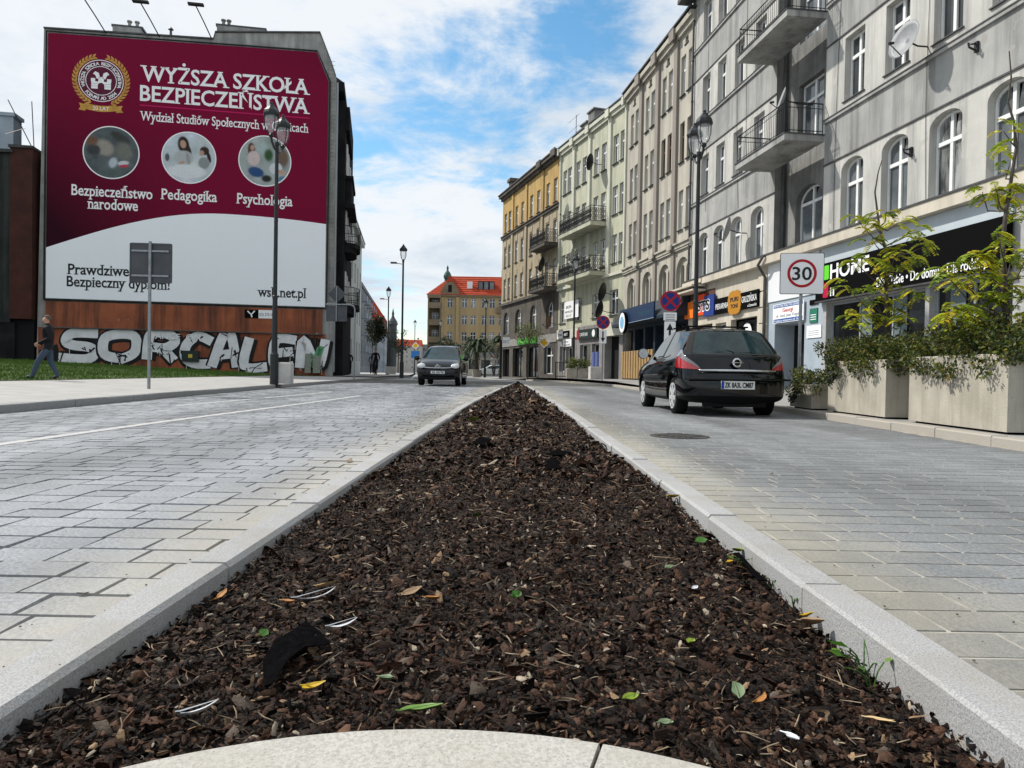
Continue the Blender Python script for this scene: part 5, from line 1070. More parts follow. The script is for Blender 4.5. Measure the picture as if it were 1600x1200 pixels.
def loft_car(name, spec, label, cat, loc, rz, paint='carpaint'):
    rings, wb, wr, tw = spec['rings'], spec['wb'], spec['wr'], spec['track']
    NC_ = 12; V = []; idx = []
    for (xr, xf, w, zr, zm, zf, ss) in rings:
        L_ = xf-xr
        pts = [(xr, 0, zr), (xr+.015, .5*w, zr), (xr+.05, .82*w, zr), (xr+.15, .955*w, zr+(zm-zr)*.05), (xr+.34, .99*w, zr+(zm-zr)*.2)]
        for f in ss: pts.append((xr+L_*f, w, zm+(zr-zm)*max(0, .5-f)*.8+(zf-zm)*max(0, f-.72)/.28*.75))
        pts += [(xf-.20, .93*w, zm+(zf-zm)*.92), (xf-.06, .70*w, zf), (xf, 0, zf)]
        idx.append((len(V), len(pts))); V += pts
    nc = idx[0][1]; nr = len(rings); half = len(V)
    V2 = V+[(x, -y, z) for x, y, z in V]
    def vid(r, c, s):
        return r*nc+c if (s > 0 or V[r*nc+c][1] == 0) else half+r*nc+c
    F_ = []; MI = []
    def slot(b, c, s): return spec['slot'](b, c, s, nc)
    for s in (1, -1):
        for b in range(nr-1):
            for c in range(nc-1):
                q = [vid(b, c, s), vid(b, c+1, s), vid(b+1, c+1, s), vid(b+1, c, s)]
                F_.append(tuple(q if s > 0 else q[::-1])); MI.append(slot(b, c, s))
    for r in (0, nr-1):
        for c in range(nc-1):
            q = [vid(r, c, 1), vid(r, c+1, 1), vid(r, c+1, -1), vid(r, c, -1)]; q = list(dict.fromkeys(q))
            if len(q) > 2: F_.append(tuple(q if r else q[::-1])); MI.append(1 if r == 0 else 0)
    used = sorted({i for f in F_ for i in f}); mp = {o: i for i, o in enumerate(used)}
    slots = [M[paint], M['cartrim']]+[M['carglass']]*6+[M['tail']]*2+[M['head']]*2+[M['tailclear']]*2
    names = ['body', 'trim', 'rear_window', 'windscreen', 'side_window', 'side_window', 'side_window', 'side_window', 'tail_light', 'tail_light', 'headlight', 'headlight', 'tail_light', 'tail_light']
    me = mesh_from('tmp', [V2[i] for i in used], [tuple(mp[i] for i in f) for f in F_], slots, MI, True)
    ob = bpy.data.objects.new('tmp', me)
    bm = bmesh.new(); bm.from_mesh(me); bmesh.ops.recalc_face_normals(bm, faces=bm.faces); cl = bm.edges.layers.float.new('crease_edge')
    for e in bm.edges:
        fs = {f.material_index for f in e.link_faces}
        if len(fs) > 1: e[cl] = .55
        zs_ = (e.verts[0].co.z+e.verts[1].co.z)/2
        if spec.get('crease') and spec['crease'](e): e[cl] = .6
    bm.to_mesh(me); bm.free()
    md = ob.modifiers.new('s', 'SUBSURF'); md.levels = 3; md.render_levels = 3
    cut = MB()
    for x in wb:
        for s in (-1, 1): cut.lathe([(wr+.055, -.2), (wr+.055, .25)], 28, T=Matrix.Translation((x, s*(tw+.05), wr)) @ Matrix.Rotation(R(90), 4, 'X'))
    cm = cut.mesh('cut', slots); cm.polygons.foreach_set('material_index', [1]*len(cm.polygons)); co = bpy.data.objects.new('cut', cm)
    bo = ob.modifiers.new('b', 'BOOLEAN'); bo.object = co; bo.operation = 'DIFFERENCE'; bo.solver = 'EXACT'
    res = eval_mesh(ob, (co,))
    car = root(name, loc, rz, label, cat)
    bm = bmesh.new(); bm.from_mesh(res)
    for k in range(len(slots)):
        fs = [f for f in bm.faces if f.material_index == k]
        if not fs: continue
        vm = {}; vv = []; ff = []
        for f in fs:
            q = []
            for v in f.verts:
                if v.index not in vm: vm[v.index] = len(vv); vv.append(v.co.copy())
                q.append(vm[v.index])
            ff.append(tuple(q))
        m2 = mesh_from(names[k], vv, ff, slots[k], None, True)
        try: m2.set_sharp_from_angle(angle=R(38))
        except Exception: pass
        link(names[k], m2, car)
    from mathutils.bvhtree import BVHTree
    bvh = BVHTree.FromBMesh(bm); bm.free()
    for s in (1, -1):       # wrap-round tail lamps laid on the body: clear upper, red lower lens
        for nm, k0, k1, m_ in (('tail_light', 0., .62, 'tail'), ('tail_lens', .63, 1., 'tailclear')):
            if 'tl' not in spec: continue
            zl, zh = spec['tl']; V_ = []; F2 = []; n = 14; m2_ = 4
            for i in range(n+1):
                t = i/n; ph_ = R(22+60*t); a = zl+.035*t; b = zl+.03+(zh-zl-.02)*min(1, t*1.25)**.8
                for j in range(m2_+1):
                    z = a+(b-a)*(k0+(k1-k0)*j/m2_); d = Vector((-math.cos(ph_), s*math.sin(ph_), 0)); o_ = Vector((rings[3][0]+.55, s*.38, z)); hit = bvh.ray_cast(o_+d*2, -d); q = (hit[0] if hit[0] else o_+d*.5)+d*.012; V_.append(q)
            for i in range(n):
                for j in range(m2_): q = i*(m2_+1)+j; F2.append((q, q+1, q+m2_+2, q+m2_+1))
            link(nm, mesh_from(nm, V_, F2, M[m_], None, True), car)
    ty = MB(); ty.lathe([(wr*.62, -.10), (wr*.93, -.10), (wr, -.07), (wr, .07), (wr*.93, .10), (wr*.62, .10)], 26, T=Matrix.Rotation(R(90), 4, 'X')); tm = ty.mesh('tyre', M['tyre'], True)
    rm = MB(); rm.lathe([(wr*.68, .099), (wr*.68, .116), (wr*.60, .112), (wr*.60, .099)], 26, T=Matrix.Rotation(R(90), 4, 'X')); rm.lathe([(wr*.15, .10), (wr*.15, .118)], 12, T=Matrix.Rotation(R(90), 4, 'X'))
    for i in range(7):
        a = 2*math.pi*i/7; Tm = Matrix.Rotation(a, 4, 'Y'); rm.box(-.034, .034, -.116, -.101, wr*.10, wr*.64, T=Tm)
    rmm = rm.mesh('rim', M['alloy'])
    n_l = 26; bad = [i for i, p in enumerate(rmm.polygons) if len(p.vertices) == 26]; bm_ = bmesh.new(); bm_.from_mesh(rmm); bm_.faces.ensure_lookup_table(); bmesh.ops.delete(bm_, geom=[bm_.faces[i] for i in bad], context='FACES_ONLY'); bm_.to_mesh(rmm); bm_.free()
    for x in wb:
        for s in (-1, 1):
            w_ = link('wheel', tm, car, (x, s*(tw-.06), wr), (0, 0, 0 if s < 0 else math.pi)); link('rim', rmm, w_)
    return car
SIDE = (.2, .50, .535, .93)
def slot_hatch(b, c, s, nc):
    # columns: 0 rear centre .. 4 rear flank, 5,6,7,8 side pillars, 9,10,11 front
    if b == 0: return 1
    if b == 5:
        if c in (0, 1): return 2
        if c in (2,): return 1
        if c == 5: return 4 if s > 0 else 5
        if c == 6: return 1
        if c == 7: return 6 if s > 0 else 7
        if c in (9, 10): return 3
    if b == 3:
        if c == 9: return 10 if s > 0 else 11
    return 0
astra = dict(tl=(.745, 1.05), wb=(-1.27, 1.34), wr=.315, track=.79, slot=slot_hatch, rings=[
    (-2.06, 1.97, .80, .20, .19, .22, SIDE), (-2.14, 2.08, .86, .34, .28, .34, SIDE), (-2.15, 2.14, .88, .58, .55, .54, SIDE), (-2.08, 2.10, .885, .735, .74, .66, SIDE),
    (-2.0, 1.96, .865, .985, .93, .77, SIDE), (-1.95, 1.02, .83, 1.0, .955, .95, (.26, .50, .53, .90)), (-1.60, .24, .655, 1.37, 1.40, 1.37, (.24, .50, .535, .84)), (-1.42, .08, .49, 1.425, 1.45, 1.425, (.24, .50, .535, .84))])
C1 = loft_car('hatchback_car', astra, 'black hatchback with red tail lights driving away in the right lane', 'car', (3.44, 13.3, gz(13)-.02), R(91.0)); C1.scale = (.95, .96, 1.0)
# rear details
mb = MB(); mb.tube([(-2.125, y, .735+.0*y) for y in (-.62, -.3, 0, .3, .62)], [.012, .02, .022, .02, .012], 8); mb.build('chrome_strip', M['chrome'], C1, smooth=True)
mb = MB(); mb.box(-2.175, -2.150, -.27, .27, .45, .575); mb.build('number_plate', M['plate'], C1); mb = MB(); mb.box(-2.178, -2.1755, .225, .268, .455, .57); mb.build('plate_band', plain('plate_blue', (.02, .06, .35)), C1)
def rear_text(parent, s, x, y, z, size, m, width):   # reads for someone looking forward (+x), i.e. along -y
    me = text_mesh(s, size, m, 'lettering', bold=.02, width=width); o = link('lettering', me, parent); o.matrix_local = Matrix(((0, 0, -1, x), (-1, 0, 0, y), (0, 1, 0, z), (0, 0, 0, 1))); return o
rear_text(C1, 'ZK 8A3L CM87', -2.1785, .215, .475, .11, M['printblack'], .46)
mb = MB(); mb.lathe([(.058, -.006), (.075, 0), (.058, .008)], 24, T=Matrix.Translation((-2.105, 0, .86)) @ Matrix.Rotation(R(90+9), 4, 'Y')); mb.box(-2.122, -2.11, -.09, .09, .853, .867); mb.build('emblem', M['chrome'], C1)
mb = MB(); mb.lathe([(.05, 0), (.05, .004)], 20, T=Matrix.Translation((-2.113, 0, .86)) @ Matrix.Rotation(R(-81), 4, 'Y')); mb.build('emblem_disc', M['cartrim'], C1)
for s in (1, -1):
    mb = MB(); mb.tube([(.62, s*.84, 1.0), (.60, s*.93, 1.03)], .03, 6); mb.lathe([(.0, -.10), (.07, -.08), (.10, -.02), (.10, .06)], 12, T=Matrix.Translation((.60, s*1.0, 1.05)) @ Matrix.Rotation(R(-90), 4, 'Y')); m_ = mb.build('wing_mirror', M['carpaint'], C1, smooth=True); mb = MB(); mb.lathe([(.092, 0), (.092, .004)], 14, T=Matrix.Translation((.535, s*1.0, 1.05)) @ Matrix.Rotation(R(-90), 4, 'Y')); mb.build('mirror_glass', M['head'], m_)
for x in (-.15, -.85):
    mb = MB(); mb.box(x-.03, x+.03, -.58, .58, 1.475, 1.50); mb.build('roof_bar', M['cartrim'], C1)
for s in (-.5, .5):
    for x in (-.15, -.85): mb = MB(); mb.box(x-.03, x+.03, s-.03, s+.03, 1.36, 1.48); mb.build('bar_foot', M['cartrim'], C1)
mb = MB(); mb.box(-2.05, -1.9, -.5, .5, .17, .27); mb.build('rear_valance', M['cartrim'], C1)
mb = MB(); mb.tube([(-2.13, -.86, .60), (-2.185, -.55, .605), (-2.185, .55, .605), (-2.13, .86, .60)], .018, 6); mb.build('bumper_lip', M['carpaint'], C1)
for s in (1, -1):
    for x in (.55, -.42): mb = MB(); mb.box(x-.09, x+.09, s*.884-.012, s*.884+.012, .80, .83); mb.build('door_handle', M['carpaint'], C1)
mb = MB(); mb.box(-1.92, -1.87, -.3, .3, 1.015, 1.03); mb.tube([(-1.93, 0, 1.02), (-1.80, .3, 1.12)], .01, 4); mb.build('wiper', M['cartrim'], C1)
def slot_mpv(b, c, s, nc):
    r = slot_hatch(b, c, s, nc)
    if b == 3 and c == 10: return 0
    return r
mpv = dict(wb=(-1.33, 1.43), wr=.32, track=.79, slot=slot_mpv, rings=[
    (-2.0, 2.03, .78, .24, .22, .22, SIDE), (-2.12, 2.12, .86, .40, .32, .34, SIDE), (-2.15, 2.17, .88, .62, .58, .52, SIDE), (-2.12, 2.12, .885, .82, .80, .68, SIDE),
    (-2.05, 1.90, .865, 1.0, .97, .90, SIDE), (-1.98, 1.32, .80, 1.06, 1.03, 1.05, (.16, .48, .51, .88)), (-1.72, .42, .62, 1.60, 1.60, 1.56, (.16, .48, .51, .84)), (-1.6, .28, .50, 1.64, 1.66, 1.61, (.16, .48, .51, .84))])
C2 = loft_car('minivan_car', mpv, 'black minivan coming towards the viewer in the left lane', 'car', (-2.86, 30.6, gz(29)+.02), R(-91))
def front_text(parent, s, x, y, z, size, m, width):
    me = text_mesh(s, size, m, 'lettering', bold=.02, width=width); o = link('lettering', me, parent); o.matrix_local = Matrix(((0, 0, 1, x), (1, 0, 0, y), (0, 1, 0, z), (0, 0, 0, 1))); return o
mb = MB(); mb.box(2.165, 2.19, -.27, .27, .47, .58); mb.build('number_plate', M['plate'], C2); front_text(C2, 'SG 50778', 2.1915, -.23, .485, .11, M['printblack'], .46)
mb = MB(); mb.tube([(2.06, -.55, .72), (2.16, -.3, .70), (2.185, 0, .70), (2.16, .3, .70), (2.06, .55, .72)], .016, 6); mb.build('grille_bar', M['chrome'], C2)
mb = MB()
for z in (.69, .75): mb.tube([(2.18, -.10, z), (2.20, 0, z+.075), (2.18, .10, z)], .017, 5)
mb.build('chevron_emblem', M['chrome'], C2)
for s in (1, -1):
    mb = MB(); mb.lathe([(.0, .0), (.13, .02), (.15, .06), (.10, .10), (0, .11)], 14, T=Matrix.Translation((1.99, s*.66, .755)) @ Matrix.Rotation(R(62), 4, 'Y') @ Matrix.Diagonal((.75, 1.15, 1, 1))); mb.build('headlight', M['head'], C2, smooth=True)
    mb = MB(); mb.tube([(.95, s*.85, 1.06), (.93, s*.93, 1.08)], .03, 6); mb.lathe([(0, -.1), (.08, -.07), (.11, 0), (.10, .07)], 12, T=Matrix.Translation((.93, s*1.0, 1.10)) @ Matrix.Rotation(R(90), 4, 'Y')); mb.build('wing_mirror', M['carpaint'], C2, smooth=True)
mb = MB(); mb.box(2.10, 2.165, -.7, .7, .26, .36); mb.build('air_intake', M['cartrim'], C2)
for s in (-.58, .58): mb = MB(); mb.tube([(-1.4, s, 1.66), (-1.3, s, 1.70), (.0, s, 1.69), (.12, s, 1.64)], .016, 6); mb.build('roof_rail', M['cartrim'], C2)
C4 = loft_car('parked_car', astra, 'white car parked by the kiosk under the palms', 'car', (-2.6, 88, .13), R(180), 'dishpale')

# ================================================================ lamp posts
def lantern(parent, loc):
    h = link('lantern', None, parent, loc) if False else None
    mb = MB(); mb.lathe([(.02, 1.06), (.05, 1.04), (.05, .98), (.10, .95), (.12, .90), (.23, .78), (.25, .70), (.235, .64), (.02, .63)], 8); mb.lathe([(.05, .0), (.08, .06), (.05, .12)], 8)
    for i in range(4):
        a = math.pi/4+math.pi/2*i; c, s = math.cos(a), math.sin(a); mb.tube([(.05*c, .05*s, .06), (.15*c, .15*s, .16), (.215*c, .215*s, .36), (.225*c, .225*s, .64)], .014, 5)
    o = mb.build('lantern', M['pole'], parent, loc)
    mb = MB(); mb.lathe([(.04, .12), (.115, .22), (.17, .40), (.185, .62)], 10); mb.build('glass', M['lampglass'], o, smooth=True)
    return o
M['lampglass'] = mat('lamp_glass', (.85, .9, .92), .1, spec=.5); nodes(M['lampglass'])[0]['Principled BSDF'].inputs['Alpha'].default_value = .2
def lamp_post(x, y, z, h, label, dbl=True, group='lantern street lamps', ang=90, arm=None):
    o = root('street_lamp', (x, y, z), R(ang), label, 'street lamp', group); mb = MB()
    mb.lathe([(.13, -.1), (.13, .9), (.10, .95), (.095, 1.0), (.075, 2.6), (.085, 2.62), (.085, 2.7), (.065, 2.72), (.055, h-1.1), (.07, h-1.08), (.07, h-.98), (.04, h-.96)], 12); mb.build('post', M['pole'], o, smooth=False)
    if dbl:
        mb = MB()
        for s in (-1, 1): mb.tube([(0, 0, h-1.25), (s*.25, 0, h-1.22), (s*.48, 0, h-1.1), (s*.55, 0, h-.95)], .035, 6)
        mb.build('bracket', M['pole'], o); lantern(o, (.55, 0, h-1.0)); lantern(o, (-.55, 0, h-1.0))
    else: lantern(o, (0, 0, h-1.02))
    if arm:
        mb = MB(); mb.tube([(0, 0, arm), (0, .45, arm+.05)], .022, 5); mb.box(-.1, .1, .4, .78, arm+.03, arm+.12); mb.build('side_light', M['pole'], o)
    return o
def onleft(x, y): return zleft(x, y)
lamp_post(-7.36, 22.6, .17, 8.4, 'double lantern street lamp standing before the banner', arm=None)
lamp_post(5.38, 21.6, zright(21.6), 8.05, 'double lantern street lamp beside the black hatchback')
lamp_post(-6.9, 45.6, .28, 8.2, 'tallest single lantern lamp on the left pavement before the minivan', False, arm=7.0)
lamp_post(-11.6, 68, .33, 8.1, 'second single lantern lamp beyond the cyclist', False, arm=6.9)
lamp_post(-15.0, 112, .3, 8.2, 'third lantern lamp far down the street beside the yellow diamond', False)
lamp_post(-22.0, 170, .3, 8.2, 'farthest small lantern lamp above the minivan roof', False)
lamp_post(3.96, 47.5, zright(47.5), 7.9, 'double lantern lamp before the pale green balconies')
lamp_post(-2.8, 75, .13, 8.0, 'double lantern lamp before the palms and red roofed house')
lamp_post(-9.7, 98, .13, 7.6, 'slim double lantern lamp before the corner bay of the red roofed house', False)

# ================================================================ road signs
m_signback = mat('sign_back', (.085, .09, .10), .5, (.065, .07, .08), 3, metal=.2); m_red = plain('sign_red_ring', (.42, .01, .02), .4); m_bluep = plain('sign_blue_field', (.012, .035, .20), .4); m_yel = plain('sign_yellow', (.75, .40, .01), .4)
def sgn(name, x, y, z, label, rz=0, group=None): return root(name, (x, y, z), rz, label, 'sign', group)
FY = lambda a, b, h: (a, -h, b)      # plate facing -Y (towards the viewer)
def plate_poly(S_, name, m, poly, h0, h1): mb = MB(); mb.prism(poly, FY, h0, h1); return mb.build(name, m, S_)
def circ(r, cz, n=32): return [(r*math.cos(2*math.pi*i/n), cz+r*math.sin(2*math.pi*i/n)) for i in range(n)]
def rrect(w, z0, z1, r=.04):
    p = []
    for cx_, cz_, a0 in ((w/2-r, z1-r, 0), (-w/2+r, z1-r, 90), (-w/2+r, z0+r, 180), (w/2-r, z0+r, 270)):
        for k in range(5): a = R(a0+22.5*k); p.append((cx_+r*math.cos(a), cz_+r*math.sin(a)))
    return p
def pole(S_, h, r=.03, m=None): mb = MB(); mb.tube([(0, 0, -.05), (0, 0, h)], r, 8); return mb.build('pole', m or M['galv'], S_)
def flat_text(S_, s, x, y, z, size, m, **k):
    me = text_mesh(s, size, m, 'lettering', **k); o = link('lettering', me, S_); o.matrix_local = Matrix(((1, 0, 0, x), (0, 0, -1, y), (0, 1, 0, z), (0, 0, 0, 1))); return o
S = sgn('road_sign', 5.14, 13.1, zright(13), 'square white speed limit sign reading 30 on a pole by the planters', R(-8)); pole(S, 2.72)
plate_poly(S, 'plate', M['black'], rrect(.755, 2.02, 2.755, .03), .032, .042); plate_poly(S, 'plate_face', M['printwhite'], rrect(.735, 2.03, 2.745, .025), .043, .046); mb = MB()
for i in range(40):
    a, b = 2*math.pi*i/40, 2*math.pi*(i+1)/40; mb.prism([(r_*math.cos(t), 2.39+r_*math.sin(t)) for r_, t in ((.252, a), (.252, b), (.205, b), (.205, a))], FY, .0465, .049)
mb.build('red_ring', m_red, S); flat_text(S, '30', -.168, -.049, 2.275, .33, M['printblack'], bold=.012, width=.335)
def no_stop(x, y, z, r, cz, label, up, note, rz=0):
    S_ = sgn('road_sign', x, y, z, label, rz); pole(S_, cz+r); mb = MB()
    plate_poly(S_, 'disc', m_red, circ(r, cz), .032, .044); mb = MB(); ri = r*.80; g = .11*r
    for q in range(4):
        a0 = R(90*q-45); a1 = a0+R(90); pts = [(ri*math.cos(a0+(a1-a0)*t/8), ri*math.sin(a0+(a1-a0)*t/8)) for t in range(9)]
        am = (a0+a1)/2; ox, oz = g*math.cos(am)*1.4, g*math.sin(am)*1.4; pts = [(p[0]*.86+ox, p[1]*.86+oz) for p in pts]+[(ox, oz)]
        mb.prism([(p[0], cz+p[1]) for p in pts], FY, .0445, .047)
    mb.build('blue_field', m_bluep, S_); z1 = cz-r-.04
    if note: plate_poly(S_, 'note_plate', M['printwhite'], rrect(.42, z1-.26, z1, .02), .032, .042); [boxpart(S_, 'note_line', M['printblack'], -.15, .15, -.0445, -.0425, z1-.09-.07*k, z1-.07-.07*k) for k in range(3)]; z1 -= .29
    plate_poly(S_, 'arrow_plate', M['printwhite'], rrect(.36, z1-.68, z1, .02), .032, .042); s = 1 if up else -1; zc_ = z1-.34
    plate_poly(S_, 'arrow', M['printblack'], [(-.035, zc_-.27*s), (.035, zc_-.27*s), (.035, zc_+.06*s), (.11, zc_+.06*s), (0, zc_+.28*s), (-.11, zc_+.06*s), (-.035, zc_+.06*s)], .0425, .045)
no_stop(5.10, 23.8, zright(23.8), .33, 2.88, 'round no stopping sign with up arrow plate beside the tall lamp', True, True, R(-6)); no_stop(4.55, 37, zright(37), .34, 2.93, 'round no stopping sign with down arrow plate before the pale green tenement', False, False)
S = sgn('road_sign', 2.15, 50, zright(50), 'yellow diamond priority sign before the ochre tenement'); pole(S, 2.7); dm = lambda r, c: [(r, c), (0, c+r), (-r, c), (0, c-r)]; plate_poly(S, 'plate', M['printwhite'], dm(.37, 2.4), .032, .042); plate_poly(S, 'yellow_field', m_yel, dm(.27, 2.4), .0425, .046)
S = sgn('road_sign', -14.6, 110, .3, 'small far yellow diamond sign above a blue sign'); pole(S, 4.6); plate_poly(S, 'plate', M['printwhite'], dm(.55, 4.2), .032, .05); plate_poly(S, 'yellow_field', m_yel, dm(.42, 4.2), .051, .06); plate_poly(S, 'blue_plate', plain('sign_blue_plate', (.03, .16, .42)), rrect(1.3, 2.3, 3.4, .05), .032, .05)
S = sgn('road_sign', -8.1, 16.3, zleft(-8.1, 16.3), 'square grey back of a road sign standing on the left pavement', R(4)); pole(S, 3.28, .036); plate_poly(S, 'plate', m_signback, rrect(.92, 2.36, 3.25, .04), -.055, -.04)
mb = MB(); mb.box(-.40, .40, .0, .04, 3.05, 3.09); mb.box(-.40, .40, .0, .04, 2.5, 2.54); mb.build('clamp', M['galv'], S); mb = MB(); mb.box(-.455, .455, .030, .0395, 2.37, 2.40); mb.box(-.455, .455, .03, .0395, 3.21, 3.24); mb.box(-.455, -.43, .028, .0395, 2.4, 3.21); mb.box(.43, .455, .028, .0395, 2.4, 3.21); mb.build('rim', m_signback, S)
S = sgn('road_sign', -7.95, 33.6, .21, 'grey backs of a diamond and a rectangular sign on a bent pole'); mb = MB(); mb.tube([(.68, 0, -.05), (.68, 0, 3.2), (.62, 0, 3.36), (.45, 0, 3.42), (-.65, 0, 3.42)], .035, 8); mb.build('pole', M['galv'], S); plate_poly(S, 'diamond_plate', m_signback, [(x-.17, z) for x, z in dm(.42, 3.9)], -.06, -.045); plate_poly(S, 'rectangle_plate', m_signback, [(x-.17, z) for x, z in rrect(.95, 2.65, 3.36, .03)], -.06, -.045); mb = MB(); mb.tube([(-.17, 0, 2.65), (-.17, 0, 4.25)], .03, 6); mb.build('bracket', M['galv'], S)
S = sgn('road_sign', -1.0, 62, .2, 'small white box sign on a dark post at the ochre corner'); pole(S, 3.2, .12, M['iron']); boxpart(S, 'box', M['printwhite'], .15, .75, -.12, .12, 2.75, 3.45); flat_text(S, 'ISC', .2, -.123, 2.95, .34, plain('text_grey', (.12, .14, .16)), width=.5)
# litter bins of pale concrete
def bin_(x, y, z, w, h, label):
    o = root('litter_bin', (x, y, z), R(6), label, 'bin'); mb = MB(); mb.bbox(-w/2, w/2, -w/2, w/2, 0, h, .03); mb.build('case', M['concrete_pale'], o); mb = MB(); mb.box(-w*.36, w*.36, -w*.36, w*.36, h+.001, h+.02); mb.build('lid', M['sheet'], o)
bin_(-7.15, 22.9, .17, .5, .66, 'pale concrete litter bin at the foot of the left lamp'); bin_(4.74, 42, zright(42), .62, .72, 'pale concrete litter bin beside the far shrub planter'); bin_(-11.2, 67.4, .33, .9, .7, 'grey litter bin at the foot of the second lamp')
S = root('manhole_cover', (1.73, 7.5, gz(7.5)+.006), 0, 'round dark iron manhole cover in the right lane', 'manhole'); mb = MB(); mb.lathe([(.30, -.02), (.30, .002), (.27, .004)], 32); mb.build('frame', mat('cast_iron', (.045, .043, .04), .7, (.07, .065, .06), 12), S); mb = MB()
for i in range(-4, 5):
    for j in range(-4, 5):
        if i*i+j*j < 18: mb.box(i*.055-.02, i*.055+.02, j*.055-.02, j*.055+.02, .004, .010)
mb.build('studs', mat('cast_iron_studs', (.06, .057, .053), .6), S)

# ================================================================ planters, shrubs, trees
cam_m = camo.rotation_quaternion.to_matrix()
def at(px, py, Y):       # world point seen at a photo pixel, at street depth Y
    d = cam_m @ Vector(((px-800)/1142, -(py-600)/1142, -1)); return Vector((0, 0, .62))+d*(Y/d.y)
def atz(px, py, z):
    d = cam_m @ Vector(((px-800)/1142, -(py-600)/1142, -1)); return Vector((0, 0, .62))+d*((z-.62)/d.z)
m_leafdk = mat('shrub_leaf', (1, 1, 1), .55, (.8, .85, .7), 9, attr='tone', spec=.4); m_leaf = mat('locust_leaf', (1, 1, 1), .5, (.85, .9, .7), 12, attr='tone', spec=.4)
for m_ in (m_leafdk, m_leaf):
    N2, L2 = nodes(m_); b2 = N2['Principled BSDF']; tr = N2.new('ShaderNodeBsdfTranslucent'); L2.new(b2.inputs['Base Color'].links[0].from_socket, tr.inputs[0]); ms = N2.new('ShaderNodeMixShader'); ms.inputs[0].default_value = .3; L2.new(b2.outputs[0], ms.inputs[1]); L2.new(tr.outputs[0], ms.inputs[2]); L2.new(ms.outputs[0], N2['Material Output'].inputs[0])
def leaf_mesh(recs, name, m):       # recs: (pos, dir, normal-ish, length, width, colour)
    V = np.zeros((len(recs)*4, 3)); C_ = np.zeros((len(recs), 4)); F_ = []
    for i, (p, d, n, l, w, c) in enumerate(recs):
        d = d.normalized(); s = d.cross(n); s = s.normalized() if s.length > 1e-4 else Vector((1, 0, 0)); nn = s.cross(d)
        V[i*4:i*4+4] = [p, p+d*l*.5+s*w+nn*.05*l, p+d*l, p+d*l*.5-s*w+nn*.05*l]; C_[i] = (*c, 1); F_.append((i*4, i*4+1, i*4+2, i*4+3))
    me = mesh_from(name, V, F_, m); tone_attr(me, C_); return me
def rv(): return Vector((random.gauss(0, 1), random.gauss(0, 1), random.gauss(0, 1)))
def clump_leaves(cl, per, size, pal, droop=0):
    recs = []
    for (c, r) in cl:
        c = Vector(c); shade = random.uniform(.75, 1.2)
        for _ in range(per):
            q = rv().normalized()*(random.random()**.4); p = c+Vector((q.x*r[0], q.y*r[1], q.z*r[2]))
            k = random.choice(pal); f = shade*random.uniform(.75, 1.25); recs.append((p, q+rv()*.6+Vector((0, 0, -droop)), rv()+Vector((0, 0, 1.5)), size*random.uniform(.6, 1.3), size*random.uniform(.22, .36), tuple(x*f for x in k)))
    return recs
DK = [(.06, .09, .016), (.10, .14, .02), (.022, .04, .01), (.17, .19, .024), (.05, .06, .016), (.20, .15, .025), (.03, .05, .012)]
def planter(name, x0, y0, L_, w, h, label, ang):
    o = root(name, (x0, y0, zright(y0)-.005), ang, label, 'planter', 'concrete planters along the right kerb'); t = .09
    mb = MB(); n = 4; P = [(0, 0), (w, 0), (w, L_), (0, L_)]; I = [(t, t), (w-t, t), (w-t, L_-t), (t, L_-t)]; b = .012
    v = [(*p, .03) for p in P]+[(*p, h-b) for p in P]+[(p[0]+(b if p[0] == 0 else -b), p[1]+(b if p[1] == 0 else -b), h) for p in P]+[(*p, h) for p in I]+[(*p, h-.12) for p in I]
    f = [(k+i, k+(i+1) % 4, k+4+(i+1) % 4, k+4+i) for k in (0, 4, 8, 12) for i in range(4)]+[(3, 2, 1, 0)]
    mb.add(v, f); mb.build('box', M['concrete'], o); mb = MB(); mb.box(t, w-t, t, L_-t, h-.16, h-.09); mb.build('soil', m_soil, o); mb = MB(); mb.box(.06, w-.06, .06, L_-.06, -.02, .031); mb.build('foot', M['black'], o)
    return o
pa = R(-1.7)
P1 = planter('concrete_planter', 4.90, 7.22, 1.9, 1.05, .815, 'large concrete planter nearest the viewer at the right edge', pa); P2 = planter('concrete_planter', 4.97, 9.72, 1.9, 1.0, .80, 'large concrete planter below the HOME signboard', pa); P3 = planter('concrete_planter', 4.94, 12.05, 1.0, .55, .43, 'low small concrete planter behind the hatchback', pa)
def shrub(P_, L_, w, h, n, label, grow=.3, per=26, size=.05, hang=True):
    o = root('shrub', P_.location+Vector((w/2, L_/2, h-.1)), P_.rotation_euler.z, label, 'shrub', 'shrubs in the planters'); cl = []
    for _ in range(n):
        x, y = random.uniform(-w/2-.08, w/2+.08), random.uniform(-L_/2-.12, L_/2+.12); z = random.uniform(.08, grow)*(1.1-.5*abs(y)/L_); cl.append(((x, y, z), (.13, .13, .10)))
    if hang:
        for _ in range(n//16):
            y = random.uniform(-L_/2, L_/2); cl.append(((-w/2-.06, y, random.uniform(-.10, .08)), (.07, .12, .08)))
            x = random.uniform(-w/2, w/2); cl.append(((x, -L_/2-.06, random.uniform(-.06, .08)), (.12, .06, .07)))
    link('foliage', leaf_mesh(clump_leaves(cl, per, size, DK), 'foliage', m_leafdk), o); mb = MB()
    for _ in range(30):
        x, y = random.uniform(-w/2+.1, w/2-.1), random.uniform(-L_/2+.1, L_/2-.1); mb.tube([(x, y, -.02), (x+random.uniform(-.1, .1), y+random.uniform(-.1, .1), grow*.4), (x+random.uniform(-.2, .2), y+random.uniform(-.25, .25), grow*.65)], [.006, .005, .002], 4)
    tag(mb.build('stems', M['bark'], o), kind='stuff'); return o
